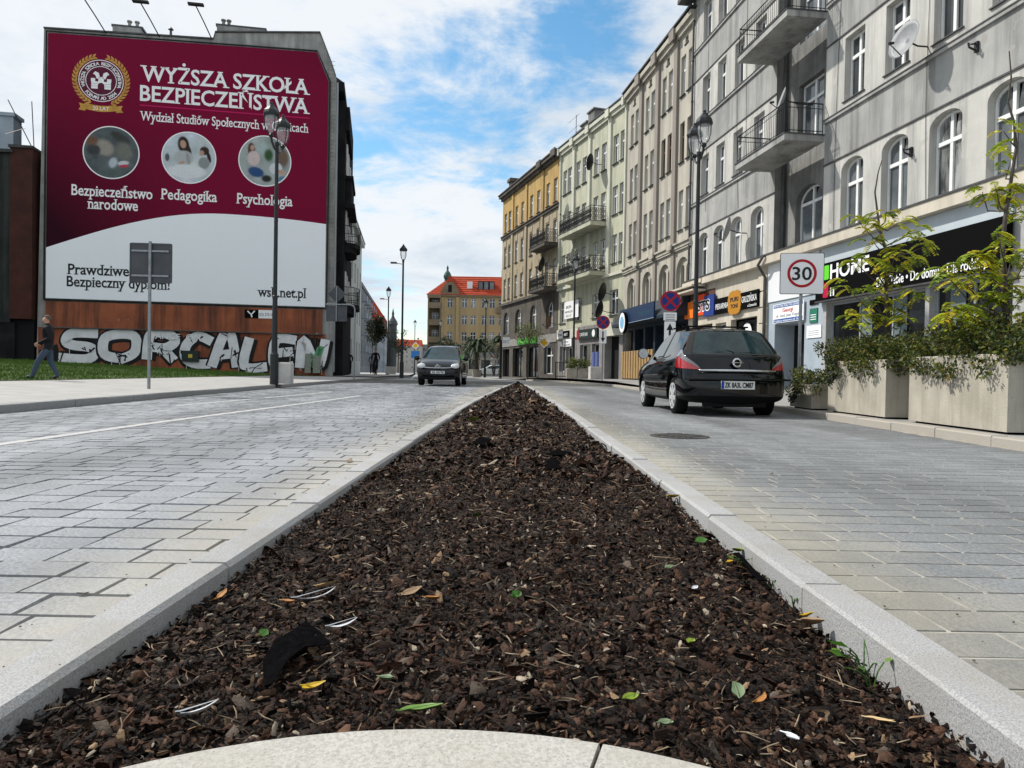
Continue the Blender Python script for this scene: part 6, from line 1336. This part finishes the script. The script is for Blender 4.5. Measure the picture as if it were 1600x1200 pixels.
shrub(P1, 1.9, 1.05, .815, 240, 'dense dark shrub filling the nearest planter', .42, 46); s2 = shrub(P2, 1.9, 1.0, .80, 220, 'dense dark shrub filling the planter below the HOME signboard', .40, 46); shrub(P3, 1.0, .55, .43, 46, 'small shrub in the low planter behind the hatchback', .34, 60, .045)
# trailing bunches over the planter faces
for (P_, x, y, z, n, lb) in ((P2, -.03, 1.55, .80, 9, 'dark trailing plant hanging over the far corner of the second planter'), (P3, -.03, .55, .42, 8, 'dark trailing plant hanging over the low planter')):
    o = root('trailing_plant', P_.matrix_basis @ Vector((x, y, z)), P_.rotation_euler.z, lb, 'plant'); cl = [((-.03-.01*k, random.uniform(-.13, .13), .05-.045*k), (.04, .13-.007*k, .05)) for k in range(n)]; link('foliage', leaf_mesh(clump_leaves(cl, 46, .045, [(.02, .035, .012), (.035, .05, .015), (.015, .02, .01)], 1.2), 'foliage', m_leafdk), o); mb = MB()
    for k in range(5): mb.tube([(.06, -.1+.05*k, .02), (-.03, -.1+.05*k, .03), (-.05, -.08+.05*k, -.3)], .004, 3)
    mb.build('stems', M['bark'], o)
LG = [(.38, .42, .02), (.50, .50, .025), (.24, .32, .018), (.58, .52, .03), (.17, .24, .016)]
def locust(name, base, trunk, clusters, Y, label):
    o = root(name, base, 0, label, 'tree', 'young locust trees in the planters'); mb = MB(); T = [Vector(p)-base for p in trunk]; n = len(T); mb.tube(T, [.032-.026*i/(n-1) for i in range(n)], 7); recs = []
    for (px, py, k) in clusters:
        c = at(px, py, Y+random.uniform(-.45, .45))-base; j = min(range(n), key=lambda i: (T[i]-c).length+(.6 if T[i].z > c.z-.05 else 0)); a = T[j]; mid = (a+c)/2+Vector((0, 0, -.06))+rv()*.03
        mb.tube([a, mid, c], [.012, .008, .004], 5)
        for _ in range(max(3, round(k*1.25))):
            az = random.uniform(0, 6.283); L_ = random.uniform(.17, .29); d = Vector((math.cos(az), math.sin(az), random.uniform(.1, .7))).normalized(); p = c+rv()*.05; c0 = random.choice(LG); tone = random.uniform(.8, 1.2); prev = p.copy(); rach = [p.copy()]
            nl = 11
            for i in range(nl):
                t = i/nl; q = p+d*L_*t+Vector((0, 0, -.75*L_*t*t)); tang = (q-prev) if i else d; side = tang.cross(Vector((0, 0, 1))); side = side.normalized() if side.length > 1e-5 else Vector((1, 0, 0)); prev = q; rach.append(q)
                ll = .072*(1-.55*abs(t-.45))*L_/.26
                for s in (-1, 1): recs.append((q, side*s+tang.normalized()*.45+Vector((0, 0, -.35)), Vector((0, 0, 1))+rv()*.25, ll, ll*.30, tuple(x*tone*random.uniform(.85, 1.15) for x in c0)))
            mb.tube(rach[::4]+[rach[-1]], .0025, 3)
    mb.build('trunk', M['bark'], o); link('crown', leaf_mesh(recs, 'crown', m_leaf), o); return o
b1 = Vector((5.50, 10.6, .8)); tr1 = [b1]+[at(x, y, 10.6) for x, y in ((1387, 500), (1384, 450), (1388, 400), (1382, 385), (1374, 355), (1370, 325), (1367, 300), (1372, 270), (1378, 250))]
cl1 = [(1385, 330, 5), (1405, 347, 6), (1340, 345, 4), (1365, 350, 5), (1362, 375, 4), (1432, 362, 5), (1420, 372, 5), (1445, 385, 5), (1400, 392, 6), (1352, 405, 5), (1425, 403, 6), (1385, 408, 6), (1335, 408, 5), (1408, 415, 5), (1322, 448, 5), (1348, 452, 5), (1378, 445, 5), (1425, 458, 5), (1438, 462, 4), (1370, 472, 6), (1336, 488, 5), (1398, 478, 6), (1385, 500, 6), (1410, 498, 6), (1352, 492, 6), (1330, 500, 5), (1395, 425, 5)]
locust('locust_tree', b1, tr1, cl1, 10.5, 'young yellow green tree in the planter below the HOME signboard')
b2_ = Vector((5.52, 8.15, .8)); tr2 = [b2_]+[at(x, y, 8.1) for x, y in ((1572, 500), (1570, 440), (1566, 380), (1572, 330), (1580, 280), (1588, 230), (1584, 190), (1575, 160), (1580, 120), (1577, 80))]
cl2 = [(1585, 190, 3), (1568, 205, 3), (1578, 255, 4), (1555, 290, 4), (1535, 300, 3), (1585, 300, 4), (1560, 312, 4), (1598, 330, 5), (1560, 370, 5), (1545, 395, 6), (1580, 400, 6), (1520, 405, 6), (1500, 420, 5), (1475, 425, 5), (1540, 425, 6), (1590, 430, 6), (1560, 440, 6), (1510, 445, 6), (1600, 460, 6), (1575, 465, 7), (1545, 460, 7), (1490, 480, 6), (1520, 480, 7), (1555, 490, 7), (1590, 495, 7), (1500, 500, 6), (1475, 490, 5), (1535, 505, 6), (1570, 510, 6), (1605, 400, 5)]
locust('locust_tree', b2_, tr2, cl2, 8.0, 'young yellow green tree at the right edge in the nearest planter')
def leafy_tree(base, h, cr, label, pal, n=30, per=60, size=.12, trunk=.1, name='street_tree', cz=None, group=None):
    o = root(name, base, 0, label, 'tree', group); mb = MB(); mb.tube([(0, 0, -.05), (.03, 0, h*.5), (0, .03, h*.8)], [trunk, trunk*.7, trunk*.3], 7); cl = []
    for _ in range(n):
        q = rv().normalized()*random.random()**.45; p = Vector((q.x*cr[0], q.y*cr[0], (cz or h*.72)+q.z*cr[1])); cl.append((p, (cr[0]*.3, cr[0]*.3, cr[1]*.22)))
        if random.random() < .4: mb.tube([(0, 0, h*.5), p*.6+Vector((0, 0, h*.2)), p], [trunk*.4, trunk*.25, .01], 4)
    mb.build('trunk', M['bark'], o); link('crown', leaf_mesh(clump_leaves(cl, per, size, pal), 'crown', m_leafdk), o); return o
YG = [(.12, .15, .02), (.09, .12, .02), (.16, .17, .025), (.06, .08, .018)]
leafy_tree(Vector((1.05, 49, .25)), 4.0, (1.05, .9), 'young leafy tree before the ochre tenement', YG, 34, 42, .10, .05, cz=2.9); DG = [(.018, .03, .012), (.03, .045, .015), (.012, .02, .01)]
leafy_tree(Vector((-5.6, 120, .13)), 6.5, (2.6, 1.9), 'full dark green tree behind the palm before the red roofed house', DG, 40, 60, .3, .14); leafy_tree(Vector((-10.6, 118, .13)), 6, (2.2, 1.8), 'dark green tree behind the minivan at the square', DG, 36, 60, .3, .14); leafy_tree(Vector((-14.6, 78, .3)), 6.5, (1.1, 1.7), 'dark street tree behind the cyclist', DG, 40, 70, .22, .12); leafy_tree(Vector((-20, 128, .3)), 7, (2.4, 2.4), 'far dark street tree beside the tallest lamp', DG, 26, 40, .3, .14)
for i, x in enumerate((-14.5, -17.5, -21)): leafy_tree(Vector((x, 150+i*25, .2)), 6, (2.2, 2.2), ('first', 'second', 'third')[i]+' far low tree left of the minivan', DG, 22, 36, .34, .14)
S = root('shrub', (3.95, 44, zright(44)+.6), 0, 'yellow green shrub in the far timber planter', 'shrub'); link('foliage', leaf_mesh(clump_leaves([((random.uniform(-.6, .6), random.uniform(-.3, .3), random.uniform(.05, .55)), (.22, .2, .18)) for _ in range(36)], 34, .1, YG), 'foliage', m_leafdk), S); part(S, 'stems', M['bark'], lambda mb: [mb.tube([(x, 0, -.1), (x*1.3, .05, .4)], .015, 4) for x in (-.4, -.15, .1, .35)])
for x, lb in ((3.55, 'left'), (4.2, 'right')):
    S = root('concrete_planter', (x-.3, 43.7, zright(44)), 0, lb+' of two far planters below the yellow green shrub', 'planter'); mb = MB(); mb.bbox(0, .62, 0, .62, 0, .62, .03); mb.build('box', M['concrete'], S); mb = MB(); mb.box(.06, .56, .06, .56, .621, .64); mb.build('soil', m_soil, S)
# iron railing before the shops
S = root('railing', (2.75, 46.3, zright(46)), R(-10), 'dark iron railing before the shop doors', 'railing'); mb = MB()
for i in range(10): mb.tube([(i*.11, 0, 0), (i*.11, 0, 1.0)], .014, 4)
mb.build('bars', M['iron'], S); mb = MB(); [mb.tube([(0, 0, z), (1.0, 0, z)], .025, 5) for z in (.12, 1.0)]; mb.build('rails', M['iron'], S); mb = MB(); [mb.box(x-.03, x+.03, -.03, .03, 0, 1.05) for x in (0, 1.0)]; mb.build('posts', M['iron'], S)
# palms in tubs
M['palmleaf'] = mat('palm_leaf', (.022, .042, .016), .6, (.045, .07, .025), 1.5)
def palm(x, y, h, r, label):
    o = root('palm_tree', (x, y, .13), random.uniform(0, 3), label, 'palm', 'palms before the red roofed house'); mb = MB(); mb.lathe([(.45, 0), (.55, .8), (.5, .8)], 12); mb.build('tub', M['concrete'], o); mb = MB(); mb.tube([(0, 0, .6), (.05, 0, h*.6), (0, 0, h)], [.28, .22, .26], 8); mb.build('trunk', M['bark'], o); cr = MB()
    for i in range(50):
        az = 2*math.pi*i/50*2.4; el = random.uniform(-.1, 1.2); d = Vector((math.cos(az)*math.cos(el), math.sin(az)*math.cos(el), math.sin(el))); pts = [Vector((0, 0, h))+d*r*t+Vector((0, 0, -.75*r*t*t)) for t in [k/7 for k in range(8)]]; cr.tube(pts, .03, 3)
        for k in range(1, 8):
            for kk in (0, .5):
                a = pts[k]; tg = (pts[k]-pts[k-1]); a = a-tg*kk; tg = tg.normalized(); sd_ = tg.cross(Vector((0, 0, 1)))
                for s in (-1, 1): e = a+(sd_*s*.8+tg*.7+Vector((0, 0, -.25)))*.55*(1-.08*k); cr.add([a-tg*.11, a+tg*.12, e], [(0, 1, 2)])
    cr.build('crown', M['palmleaf'], o)
palm(-3.7, 76, 3.3, 2.6, 'tall palm in a tub right of the minivan'); palm(-.9, 74, 3.5, 2.5, 'palm half hidden behind the ochre corner'); palm(-6.2, 83, 3.0, 2.3, 'lower palm rising behind the minivan')
S = root('parasol', (-5.1, 72, .13), 0, 'closed red parasol beside the palm tub', 'parasol'); mb = MB(); mb.lathe([(.06, .6), (.24, .8), (.20, 1.6), (.10, 2.6), (.03, 3.0)], 10); mb.build('canopy', mat('red_cloth', (.35, .02, .015), .8, (.22, .015, .012), 5), S); mb = MB(); mb.tube([(0, 0, 0), (0, 0, 3.05)], .03, 6); mb.lathe([(.35, 0), (.35, .1)], 12); mb.build('pole', M['iron'], S)
S = root('kiosk', (-2.4, 95, .13), 0, 'pale kiosk with dark awning behind the palms', 'kiosk'); mb = MB(); mb.box(-3.6, 3.2, -1.2, 1.5, 0, 2.6); mb.build('wall', M['creamfar'], S)
for x in (-2.6, -1.0, .6, 2.2): boxpart(S, 'window', M['glass'], x-.6, x+.6, -1.23, -1.201, .9, 2.1)
part(S, 'roof', M['sheet'], lambda mb: mb.prism([(-1.8, 2.61), (-1.3, 3.1), (1.6, 3.1), (1.6, 2.61)], lambda a, b, h: (h, a, b), -3.9, 3.5))

# ================================================================ people
def person(loc, rz, label, J, cols, bulk=1.0, hair=(.10, .075, .06), group=None, fingers=True, name='person'):
    base = dict(pelvis=((0, 0, .95), .135), waist=((0, 0, 1.12), .125), chest=((.02, 0, 1.33), .145), upper=((.015, 0, 1.44), .12), neck=((.03, 0, 1.52), .058), jaw=((.055, 0, 1.585), .068), face=((.06, 0, 1.66), .092), crown=((.045, 0, 1.74), .075), nose=((.155, 0, 1.645), .014),
        hipL=((0, .095, .90), .098), hipR=((0, -.095, .90), .098), kneeL=((.2, .10, .5), .076), kneeR=((0, -.10, .48), .076), ankL=((.34, .10, .10), .060), ankR=((-.3, -.10, .13), .060), toeL=((.50, .11, .045), .042), toeR=((-.16, -.11, .04), .042), shL=((0, .185, 1.42), .072), shR=((0, -.185, 1.42), .072), elL=((-.06, .25, 1.15), .062), elR=((-.06, -.25, 1.15), .062), wrL=((.1, .2, .98), .035), wrR=((.1, -.2, .98), .035))
    for k, v in J.items(): base[k] = (v, base[k][1])
    E_ = [('pelvis', 'waist'), ('waist', 'chest'), ('chest', 'upper'), ('upper', 'neck'), ('neck', 'jaw'), ('jaw', 'face'), ('face', 'crown'), ('face', 'nose')]
    for s in 'LR': E_ += [('pelvis', 'hip'+s), ('hip'+s, 'knee'+s), ('knee'+s, 'ank'+s), ('ank'+s, 'toe'+s), ('upper', 'sh'+s), ('sh'+s, 'el'+s), ('el'+s, 'wr'+s)]
    for s in 'LR':
        el, wr = Vector(base['el'+s][0]), Vector(base['wr'+s][0]); d = (wr-el).normalized(); sd_ = d.cross(Vector((0, 1, 0))).normalized(); base['palm'+s] = (tuple(wr+d*.07), .032); E_.append(('wr'+s, 'palm'+s))
        if fingers:
            for i, o_ in enumerate((-.03, -.01, .01, .03)):
                a = wr+d*.11+sd_*o_; b = a+d*(.05+.008*(1-abs(i-1.5)))+Vector((0, 0, -.01)); base['f%d%s' % (i, s)] = (tuple(a), .0095); base['g%d%s' % (i, s)] = (tuple(b), .008); E_ += [('palm'+s, 'f%d%s' % (i, s)), ('f%d%s' % (i, s), 'g%d%s' % (i, s))]
            a = wr+d*.04+sd_*-.05; base['t'+s] = (tuple(a), .011); b = a+d*.05; base['u'+s] = (tuple(b), .009); E_ += [('wr'+s, 't'+s), ('t'+s, 'u'+s)]
    names = list(base); me = bpy.data.meshes.new('body'); me.from_pydata([base[n][0] for n in names], [(names.index(a), names.index(b)) for a, b in E_], []); ob = bpy.data.objects.new('tmp', me)
    sk = ob.modifiers.new('k', 'SKIN'); sv = me.skin_vertices[0].data
    for i, n in enumerate(names): r_ = base[n][1]*(bulk if n in ('pelvis', 'waist', 'chest', 'upper', 'shL', 'shR') else 1); sv[i].radius = (r_, r_*(.82 if n in ('pelvis', 'waist', 'chest', 'upper') else 1)); sv[i].use_root = n == 'pelvis'
    ss_ = ob.modifiers.new('s', 'SUBSURF'); ss_.levels = 2; ss_.render_levels = 2; res = eval_mesh(ob)
    o = root(name, loc, rz, label, 'person', group); res.name = 'body'; res.materials.clear(); ms_ = [plain('cloth_top', cols['top'], .8), plain('cloth_legs', cols['legs'], .85), plain('skin', (.48, .28, .20), .6), plain('shoes', cols.get('shoes', (.015, .015, .016)), .6), plain('shirt', cols.get('shirt', cols['top']), .8)]
    for m_ in ms_: res.materials.append(m_)
    P_ = {n: Vector(base[n][0]) for n in names}
    for p in res.polygons:
        c = p.center; n = min(names, key=lambda k: (P_[k]-c).length-base[k][1]); p.use_smooth = True
        if n[0] in 'fgtu' and n not in ('face',) and n[:3] != 'toe' and n != 'upper' or n[:4] == 'palm' or n in ('jaw', 'face', 'crown', 'nose', 'neck'): k = 2
        elif n[:3] in ('toe',) or (n[:3] == 'ank' and c.z < P_[n].z-.02): k = 3
        elif n[:4] in ('knee', 'ankL', 'ankR') or (n[:3] == 'hip' and c.z < P_['pelvis'].z-.12) or (n == 'pelvis' and c.z < P_['pelvis'].z-.12): k = 1
        elif n in ('chest', 'upper', 'waist') and c.x > .09 and abs(c.y) < .065: k = 4
        else: k = 0
        p.material_index = k
    link('body', res, o); f_ = P_['face']; h_ = MB(); prof = [(.099*math.sin(R(a)), .099*math.cos(R(a))) for a in range(88, -1, -11)]; h_.lathe([(max(r_, .002), z) for r_, z in prof], 14, (0, 0, 0), T=Matrix.Translation(f_+Vector((-.026, 0, .026))) @ Matrix.Rotation(R(-38), 4, 'Y')); h_.build('hair', plain('hair', hair, .8), o, smooth=True)
    ey = MB(); [ey.lathe([(.0, -.008), (.010, 0), (.0, .008)], 8, tuple(f_+Vector((.090, s*.034, .012)))) for s in (-1, 1)]; ey.build('eyes', plain('eye', (.02, .015, .012), .3), o); mo_ = MB(); mo_.box(*(f_.x+.083, f_.x+.094, -.022, .022, f_.z-.062, f_.z-.054)); mo_.build('mouth', plain('mouth', (.25, .09, .08)), o); ea = MB(); [ea.lathe([(.0, -.03), (.014, 0), (.0, .03)], 8, tuple(f_+Vector((.0, s*.096, -.005)))) for s in (-1, 1)]; ea.build('ears', ms_[2], o)
    return o
mp_ = person((-12.75, 20.1, zleft(-12.75, 20.1)+.012), R(205), 'man in dark jacket, blue shirt and jeans walking by the lawn', dict(wrL=(.20, .10, 1.02), elL=(-.08, .26, 1.16), wrR=(.20, -.12, 1.0), elR=(-.06, -.27, 1.15), kneeL=(.24, .10, .50), ankL=(.36, .10, .10), toeL=(.50, .12, .06), kneeR=(-.04, -.10, .48), ankR=(-.22, -.10, .12), toeR=(-.08, -.12, .04)), dict(top=(.010, .011, .014), legs=(.05, .075, .115), shirt=(.012, .045, .085)), 1.15)
mp_.scale = (1.0, 1.0, 1.0)
def far_person(x, y, rz, lb, top, legs): return person((x, y, .33 if y > 42 else zleft(x, y)), rz, lb, {}, dict(top=top, legs=legs), fingers=False)
far_person(-12.6, 56.5, R(100), 'dark clad pedestrian in the shade by the dark house front', (.01, .01, .011), (.012, .012, .014)); far_person(-11.9, 62, R(-80), 'pedestrian in grey top beside the white clad house', (.16, .15, .16), (.03, .03, .05)); far_person(-1.5, 60, R(-100), 'pedestrian in pale top before the ochre corner', (.35, .34, .33), (.03, .03, .035))
# cyclist
S = root('bicycle', (-9.9, 53, .33), R(-86), 'dark bicycle ridden along the left pavement', 'bicycle'); mb = MB()
for x in (-.52, .52): mb = MB(); mb.tube([(x+.34*math.cos(2*math.pi*i/20), 0, .35+.34*math.sin(2*math.pi*i/20)) for i in range(21)], .022, 5); mb.build('wheel', M['tyre'], S)
mb = MB(); [mb.tube(p, .018, 5) for p in ([(-.52, 0, .35), (-.05, 0, .3), (.40, 0, .78), (-.15, 0, .82), (-.52, 0, .35)], [(-.05, 0, .3), (-.18, 0, .95)], [(.52, 0, .35), (.38, 0, .98)])]; mb.build('frame', M['iron'], S); mb = MB(); mb.tube([(.30, -.28, 1.03), (.38, 0, 1.0), (.30, .28, 1.03)], .014, 5); mb.build('handlebar', M['iron'], S); mb = MB(); mb.box(-.3, -.06, -.07, .07, .94, 1.0); mb.build('saddle', M['iron'], S)
person((-9.9, 53, .33), R(-86), 'dark clad cyclist riding towards the viewer on the left pavement', dict(pelvis=(-.18, 0, 1.10), waist=(-.13, 0, 1.25), chest=(-.03, 0, 1.45), upper=(0, 0, 1.54), neck=(.05, 0, 1.62), jaw=(.09, 0, 1.68), face=(.10, 0, 1.76), crown=(.09, 0, 1.84), nose=(.195, 0, 1.745), hipL=(-.16, .1, 1.06), hipR=(-.16, -.1, 1.06), kneeL=(.14, .11, .82), kneeR=(.16, -.11, .62), ankL=(-.02, .11, .45), ankR=(-.04, -.11, .22), toeL=(.12, .11, .42), toeR=(.12, -.11, .17), shL=(0, .18, 1.51), shR=(0, -.18, 1.51), elL=(.15, .27, 1.28), elR=(.15, -.27, 1.28), wrL=(.28, .27, 1.08), wrR=(.28, -.27, 1.08)), dict(top=(.012, .012, .014), legs=(.012, .012, .016)), fingers=False)

# ================================================================ litter on the mulch: leaves, feathers, splinters, loose fabric
def onm(px, py, up=.015):
    p = atz(px, py, 0)
    for _ in range(4): p = atz(px, py, mulch_z(p.x, p.y)+up)
    return p
def leaf_thing(px, py, L_, W_, az, m, label, name='fallen_leaf', cat='leaf', curl=.25, tilt=.15, group=None):
    L_ *= .85; curl += random.uniform(0, .5); roll_ = random.uniform(-.35, .35); wav = random.uniform(0, 6)
    p = onm(px, py); o = root(name, p, R(az), label, cat, group); V = []; n = 8
    for i in range(n+1):
        t = i/n; w = W_*math.sin(math.pi*min(1, t*.96+.02))**.8*(1-.25*t); z = curl*L_*(t-.5)**2+.012+tilt*L_*t
        yo = .12*L_*math.sin(3*t+wav); e1 = .15*w*math.sin(9*t+wav); V += [(L_*(t-.5), yo-w+e1, z+curl*w-roll_*w), (L_*(t-.5), yo, z), (L_*(t-.5), yo+w*.9+e1, z+curl*w+roll_*w)]
    F_ = [(i*3+j, i*3+j+1, i*3+j+4, i*3+j+3) for i in range(n) for j in range(2)]; top = len(V); V2 = V+[(x, y, z-.0015) for x, y, z in V]; F_ += [tuple(top+k for k in f[::-1]) for f in F_]
    link('blade', mesh_from('blade', V2, F_, m, None, True), o); mb = MB(); mb.tube([(-L_*.62, 0, curl*L_*.3+.012), (-L_*.5, 0, curl*L_*.25+.013), (L_*.45, 0, curl*L_*.22+tilt*L_*.95+.0135)], [.0012, .0014, .0004], 4); mb.build('midrib', m, o); return o
gm = [mat('leaf_green%d' % i, c, .5, tuple(x*.7 for x in c), 40) for i, c in enumerate(((.13, .24, .05), (.05, .14, .02), (.20, .28, .03), (.16, .22, .12)))]; ym = mat('leaf_yellow', (.55, .38, .02), .5, (.42, .26, .015), 30); om = mat('leaf_orange', (.42, .20, .05), .6, (.30, .13, .04), 30); tm_ = mat('leaf_tan', (.36, .25, .15), .7, (.24, .15, .09), 30); wm_ = mat('feather_white', (.72, .74, .76), .8, (.55, .57, .6), 60, stretch=(1, 12, 1)); cm_ = mat('wood_cream', (.62, .48, .27), .8, (.48, .34, .17), 40, stretch=(1, 8, 1))
leaf_thing(658, 1128, .085, .017, 8, gm[0], 'pale green pointed leaf beside the granite ring'); leaf_thing(604, 1074, .042, .015, -20, gm[3], 'small grey green leaf on the mulch above the big leaf'); leaf_thing(312, 1124, .075, .009, 28, wm_, 'white curled feather at the lower left of the mulch', 'feather', 'feather', .5); leaf_thing(493, 944, .12, .006, 32, wm_, 'long white feather beside the cream wood chip', 'feather', 'feather', .1); leaf_thing(536, 986, .08, .003, 30, wm_, 'thin white feather left of the middle', 'feather', 'feather', .1)
leaf_thing(512, 924, .075, .024, 25, cm_, 'largest cream wood chip on the mulch', 'wood_chip', 'wood chip', .2); leaf_thing(345, 943, .045, .014, 60, om, 'orange leaf standing near the left kerb', tilt=.5); leaf_thing(450, 952, .055, .012, -25, om, 'rusty orange leaf below the long feather'); leaf_thing(676, 945, .055, .015, -10, om, 'orange tan leaf in the middle of the mulch'); leaf_thing(643, 936, .075, .014, 30, tm_, 'tan curled leaf left of the orange tan leaf')
leaf_thing(490, 1085, .05, .010, 5, ym, 'small yellow leaf near the bottom left'); leaf_thing(413, 1000, .035, .013, 70, gm[1], 'dark green leaf beside the black fabric'); leaf_thing(806, 940, .045, .016, 40, gm[1], 'dark green leaf in the centre of the mulch'); leaf_thing(746, 811, .05, .018, -20, gm[1], 'green leaf on the middle stretch of mulch'); leaf_thing(740, 660, .16, .05, 10, gm[2], 'bright yellow green leaf far along the mulch'); leaf_thing(1096, 853, .055, .022, 10, gm[1], 'rounded green leaf near the right kerb'); leaf_thing(1152, 868, .05, .02, -50, gm[2], 'yellow green leaf against the right kerb'); leaf_thing(1052, 782, .07, .02, -10, ym, 'yellow leaf far along beside the right kerb'); leaf_thing(1140, 885, .03, .013, 20, ym, 'tiny yellow petal near the right kerb')
leaf_thing(1262, 970, .045, .018, 10, ym, 'bright yellow leaf on the right beside a tan leaf'); leaf_thing(1268, 986, .07, .022, -20, tm_, 'crumpled tan leaf below the bright yellow leaf', curl=.6); leaf_thing(1046, 893, .04, .013, 30, gm[3], 'pale green leaf right of the middle'); leaf_thing(1080, 1012, .026, .012, 50, gm[2], 'small lime leaf on the right mulch'); leaf_thing(1150, 1096, .04, .014, 90, gm[3], 'grey green upright leaf at the lower right', tilt=.5); leaf_thing(1040, 1144, .03, .01, 0, gm[3], 'small pale leaf just above the ring stones'); leaf_thing(548, 724, .10, .03, 20, tm_, 'dry leaf lying on the left lane beside the kerb') if False else None
leaf_thing(985, 1102, .035, .011, 25, gm[2], 'tiny lime leaf beside the ring joint'); leaf_thing(1187, 1106, .05, .009, 40, om, 'orange leaf at the lower right'); leaf_thing(1375, 1140, .06, .012, -35, cm_, 'pale splinter of wood at the lower right', 'wood_chip', 'wood chip', .1); leaf_thing(216, 980, .055, .007, 45, cm_, 'pale wood splinter by the left kerb', 'wood_chip', 'wood chip', .1); leaf_thing(1236, 1164, .045, .008, -60, wm_, 'small white scrap near the lower right corner', 'paper_scrap', 'scrap', .2); leaf_thing(1085, 926, .03, .008, 50, wm_, 'small white pebble like scrap right of the middle', 'paper_scrap', 'scrap', .2)
def weed(px, py, n, size, label):
    p = onm(px, py, 0); o = root('seedling', p, 0, label, 'seedling', 'green seedlings along the right kerb'); st = MB(); recs = []
    for i in range(n):
        a = random.uniform(0, 6.28); q = Vector((math.cos(a)*size*random.uniform(.4, 1), math.sin(a)*size*random.uniform(.4, 1), size*random.uniform(.6, 1.3))); st.tube([(0, 0, -.01), q*.5+Vector((0, 0, .01)), q], .0018, 4); recs.append((q, Vector((q.x, q.y, .01)), Vector((0, 0, 1))+rv()*.3, size*random.uniform(.6, 1), size*random.uniform(.22, .34), random.choice([(.10, .22, .02), (.07, .18, .02), (.16, .26, .04)])))
    st.build('stem', gm[1], o); link('leaves', leaf_mesh(recs, 'leaves', m_leaf), o)
weed(1350, 1050, 6, .055, 'largest green seedling against the right kerb'); weed(1362, 1078, 3, .045, 'seedling with grey green leaf below the largest one'); weed(1160, 885, 4, .03, 'small seedling halfway along the right kerb'); weed(1240, 945, 3, .025, 'tiny seedling beside the yellow leaf'); weed(1205, 915, 3, .02, 'tiny seedling above the yellow leaf by the kerb')
m_fab = mat('weed_fabric', (.003, .003, .0035), .95, (.006, .006, .0065), 60, spec=.0)
def fabric(pts, label, hgt=.03):
    P = [onm(x, y, .018) for x, y in pts]; c = sum(P, Vector())/len(P); o = root('fabric_flap', c, 0, label, 'fabric', 'loose black weed fabric'); hgt *= .4; V = [Vector((0, 0, hgt))]; n = len(P)
    for k in (.5, 1.0):
        for i, p in enumerate(P): q = (p-c)*k*random.uniform(.68, .95); V.append(q+Vector((0, 0, (hgt*.75 if k < 1 else .004)+random.uniform(-.006, .010))))
    F_ = [(0, 1+i, 1+(i+1) % n) for i in range(n)]+[(1+i, 1+n+i, 1+n+(i+1) % n, 1+(i+1) % n) for i in range(n)]; m2 = len(V); V += [v-Vector((0, 0, .003)) for v in V]; F_ += [tuple(m2+k for k in f[::-1]) for f in F_]
    link('cloth', mesh_from('cloth', V, F_, m_fab, None, True), o)
fabric([(395, 1095), (402, 1040), (422, 1000), (440, 980), (480, 972), (505, 985), (520, 1008), (480, 1020), (450, 1045), (420, 1080)], 'black weed fabric flap poking from the mulch at the lower left', .035); fabric([(846, 722), (862, 714), (880, 722), (876, 735), (855, 737)], 'round black fabric hump far along the mulch', .05); fabric([(840, 712), (870, 700), (905, 708), (880, 713)], 'flat black fabric strip far along on the right', .03); fabric([(735, 690), (752, 680), (770, 688), (758, 698), (738, 697)], 'black fabric hump far along on the left', .05); fabric([(1135, 855), (1150, 862), (1185, 895), (1205, 918), (1190, 920), (1165, 890)], 'black fabric strip along the right kerb', .02); fabric([(940, 693), (952, 686), (958, 698), (946, 701)], 'small black fabric loop at the right kerb', .05)
for (px, py, L_, lb) in ((130, 930, .035, 'dark bark fragment on the left lane'), (545, 722, .07, 'dry brown leaf on the left lane by the kerb'), (1205, 741, .03, 'dark crumb on the right lane')):
    p = atz(px, py, .0); o = root('bark_fragment', p+Vector((0, 0, .004)), random.uniform(0, 3), lb, 'bark'); V_, F2 = TPL[random.randrange(14)]; me = mesh_from('fragment', V_*L_*.6, [tuple(int(i) for i in f) for f in F2], M['bark'] if 'bark' in lb or 'crumb' in lb else tm_); link('fragment', me, o)
# loose crumbs on the kerbs and lanes
mb = MB()
for _ in range(110):
    y = 1.3+7*random.random()**1.5; s = random.choice((-1, 1)); x = (interp(ML, y)+random.uniform(-.35, .15)) if s < 0 else (interp(MR, y)+random.uniform(-.15, .4)); onk = (interp(ML, y) < x < interp(ML, y)+.15) or (interp(MR, y)-.15 < x < interp(MR, y)); r_ = random.uniform(.0015, .004)
    if onk and random.random() < .7: continue
    z = gz(y)+(.042 if onk else .004); mb.lathe([(r_, 0), (r_*.8, r_*.7), (r_*.2, r_)], 5, (x, y, z))
tag(mb.build('crumbs', mat('soil_crumb', (.07, .06, .05), .9, (.15, .13, .11), 60)), 'scattered dark soil crumbs along the median kerbs', 'crumbs', kind='stuff')

bpy.data.scenes.remove(TMP)
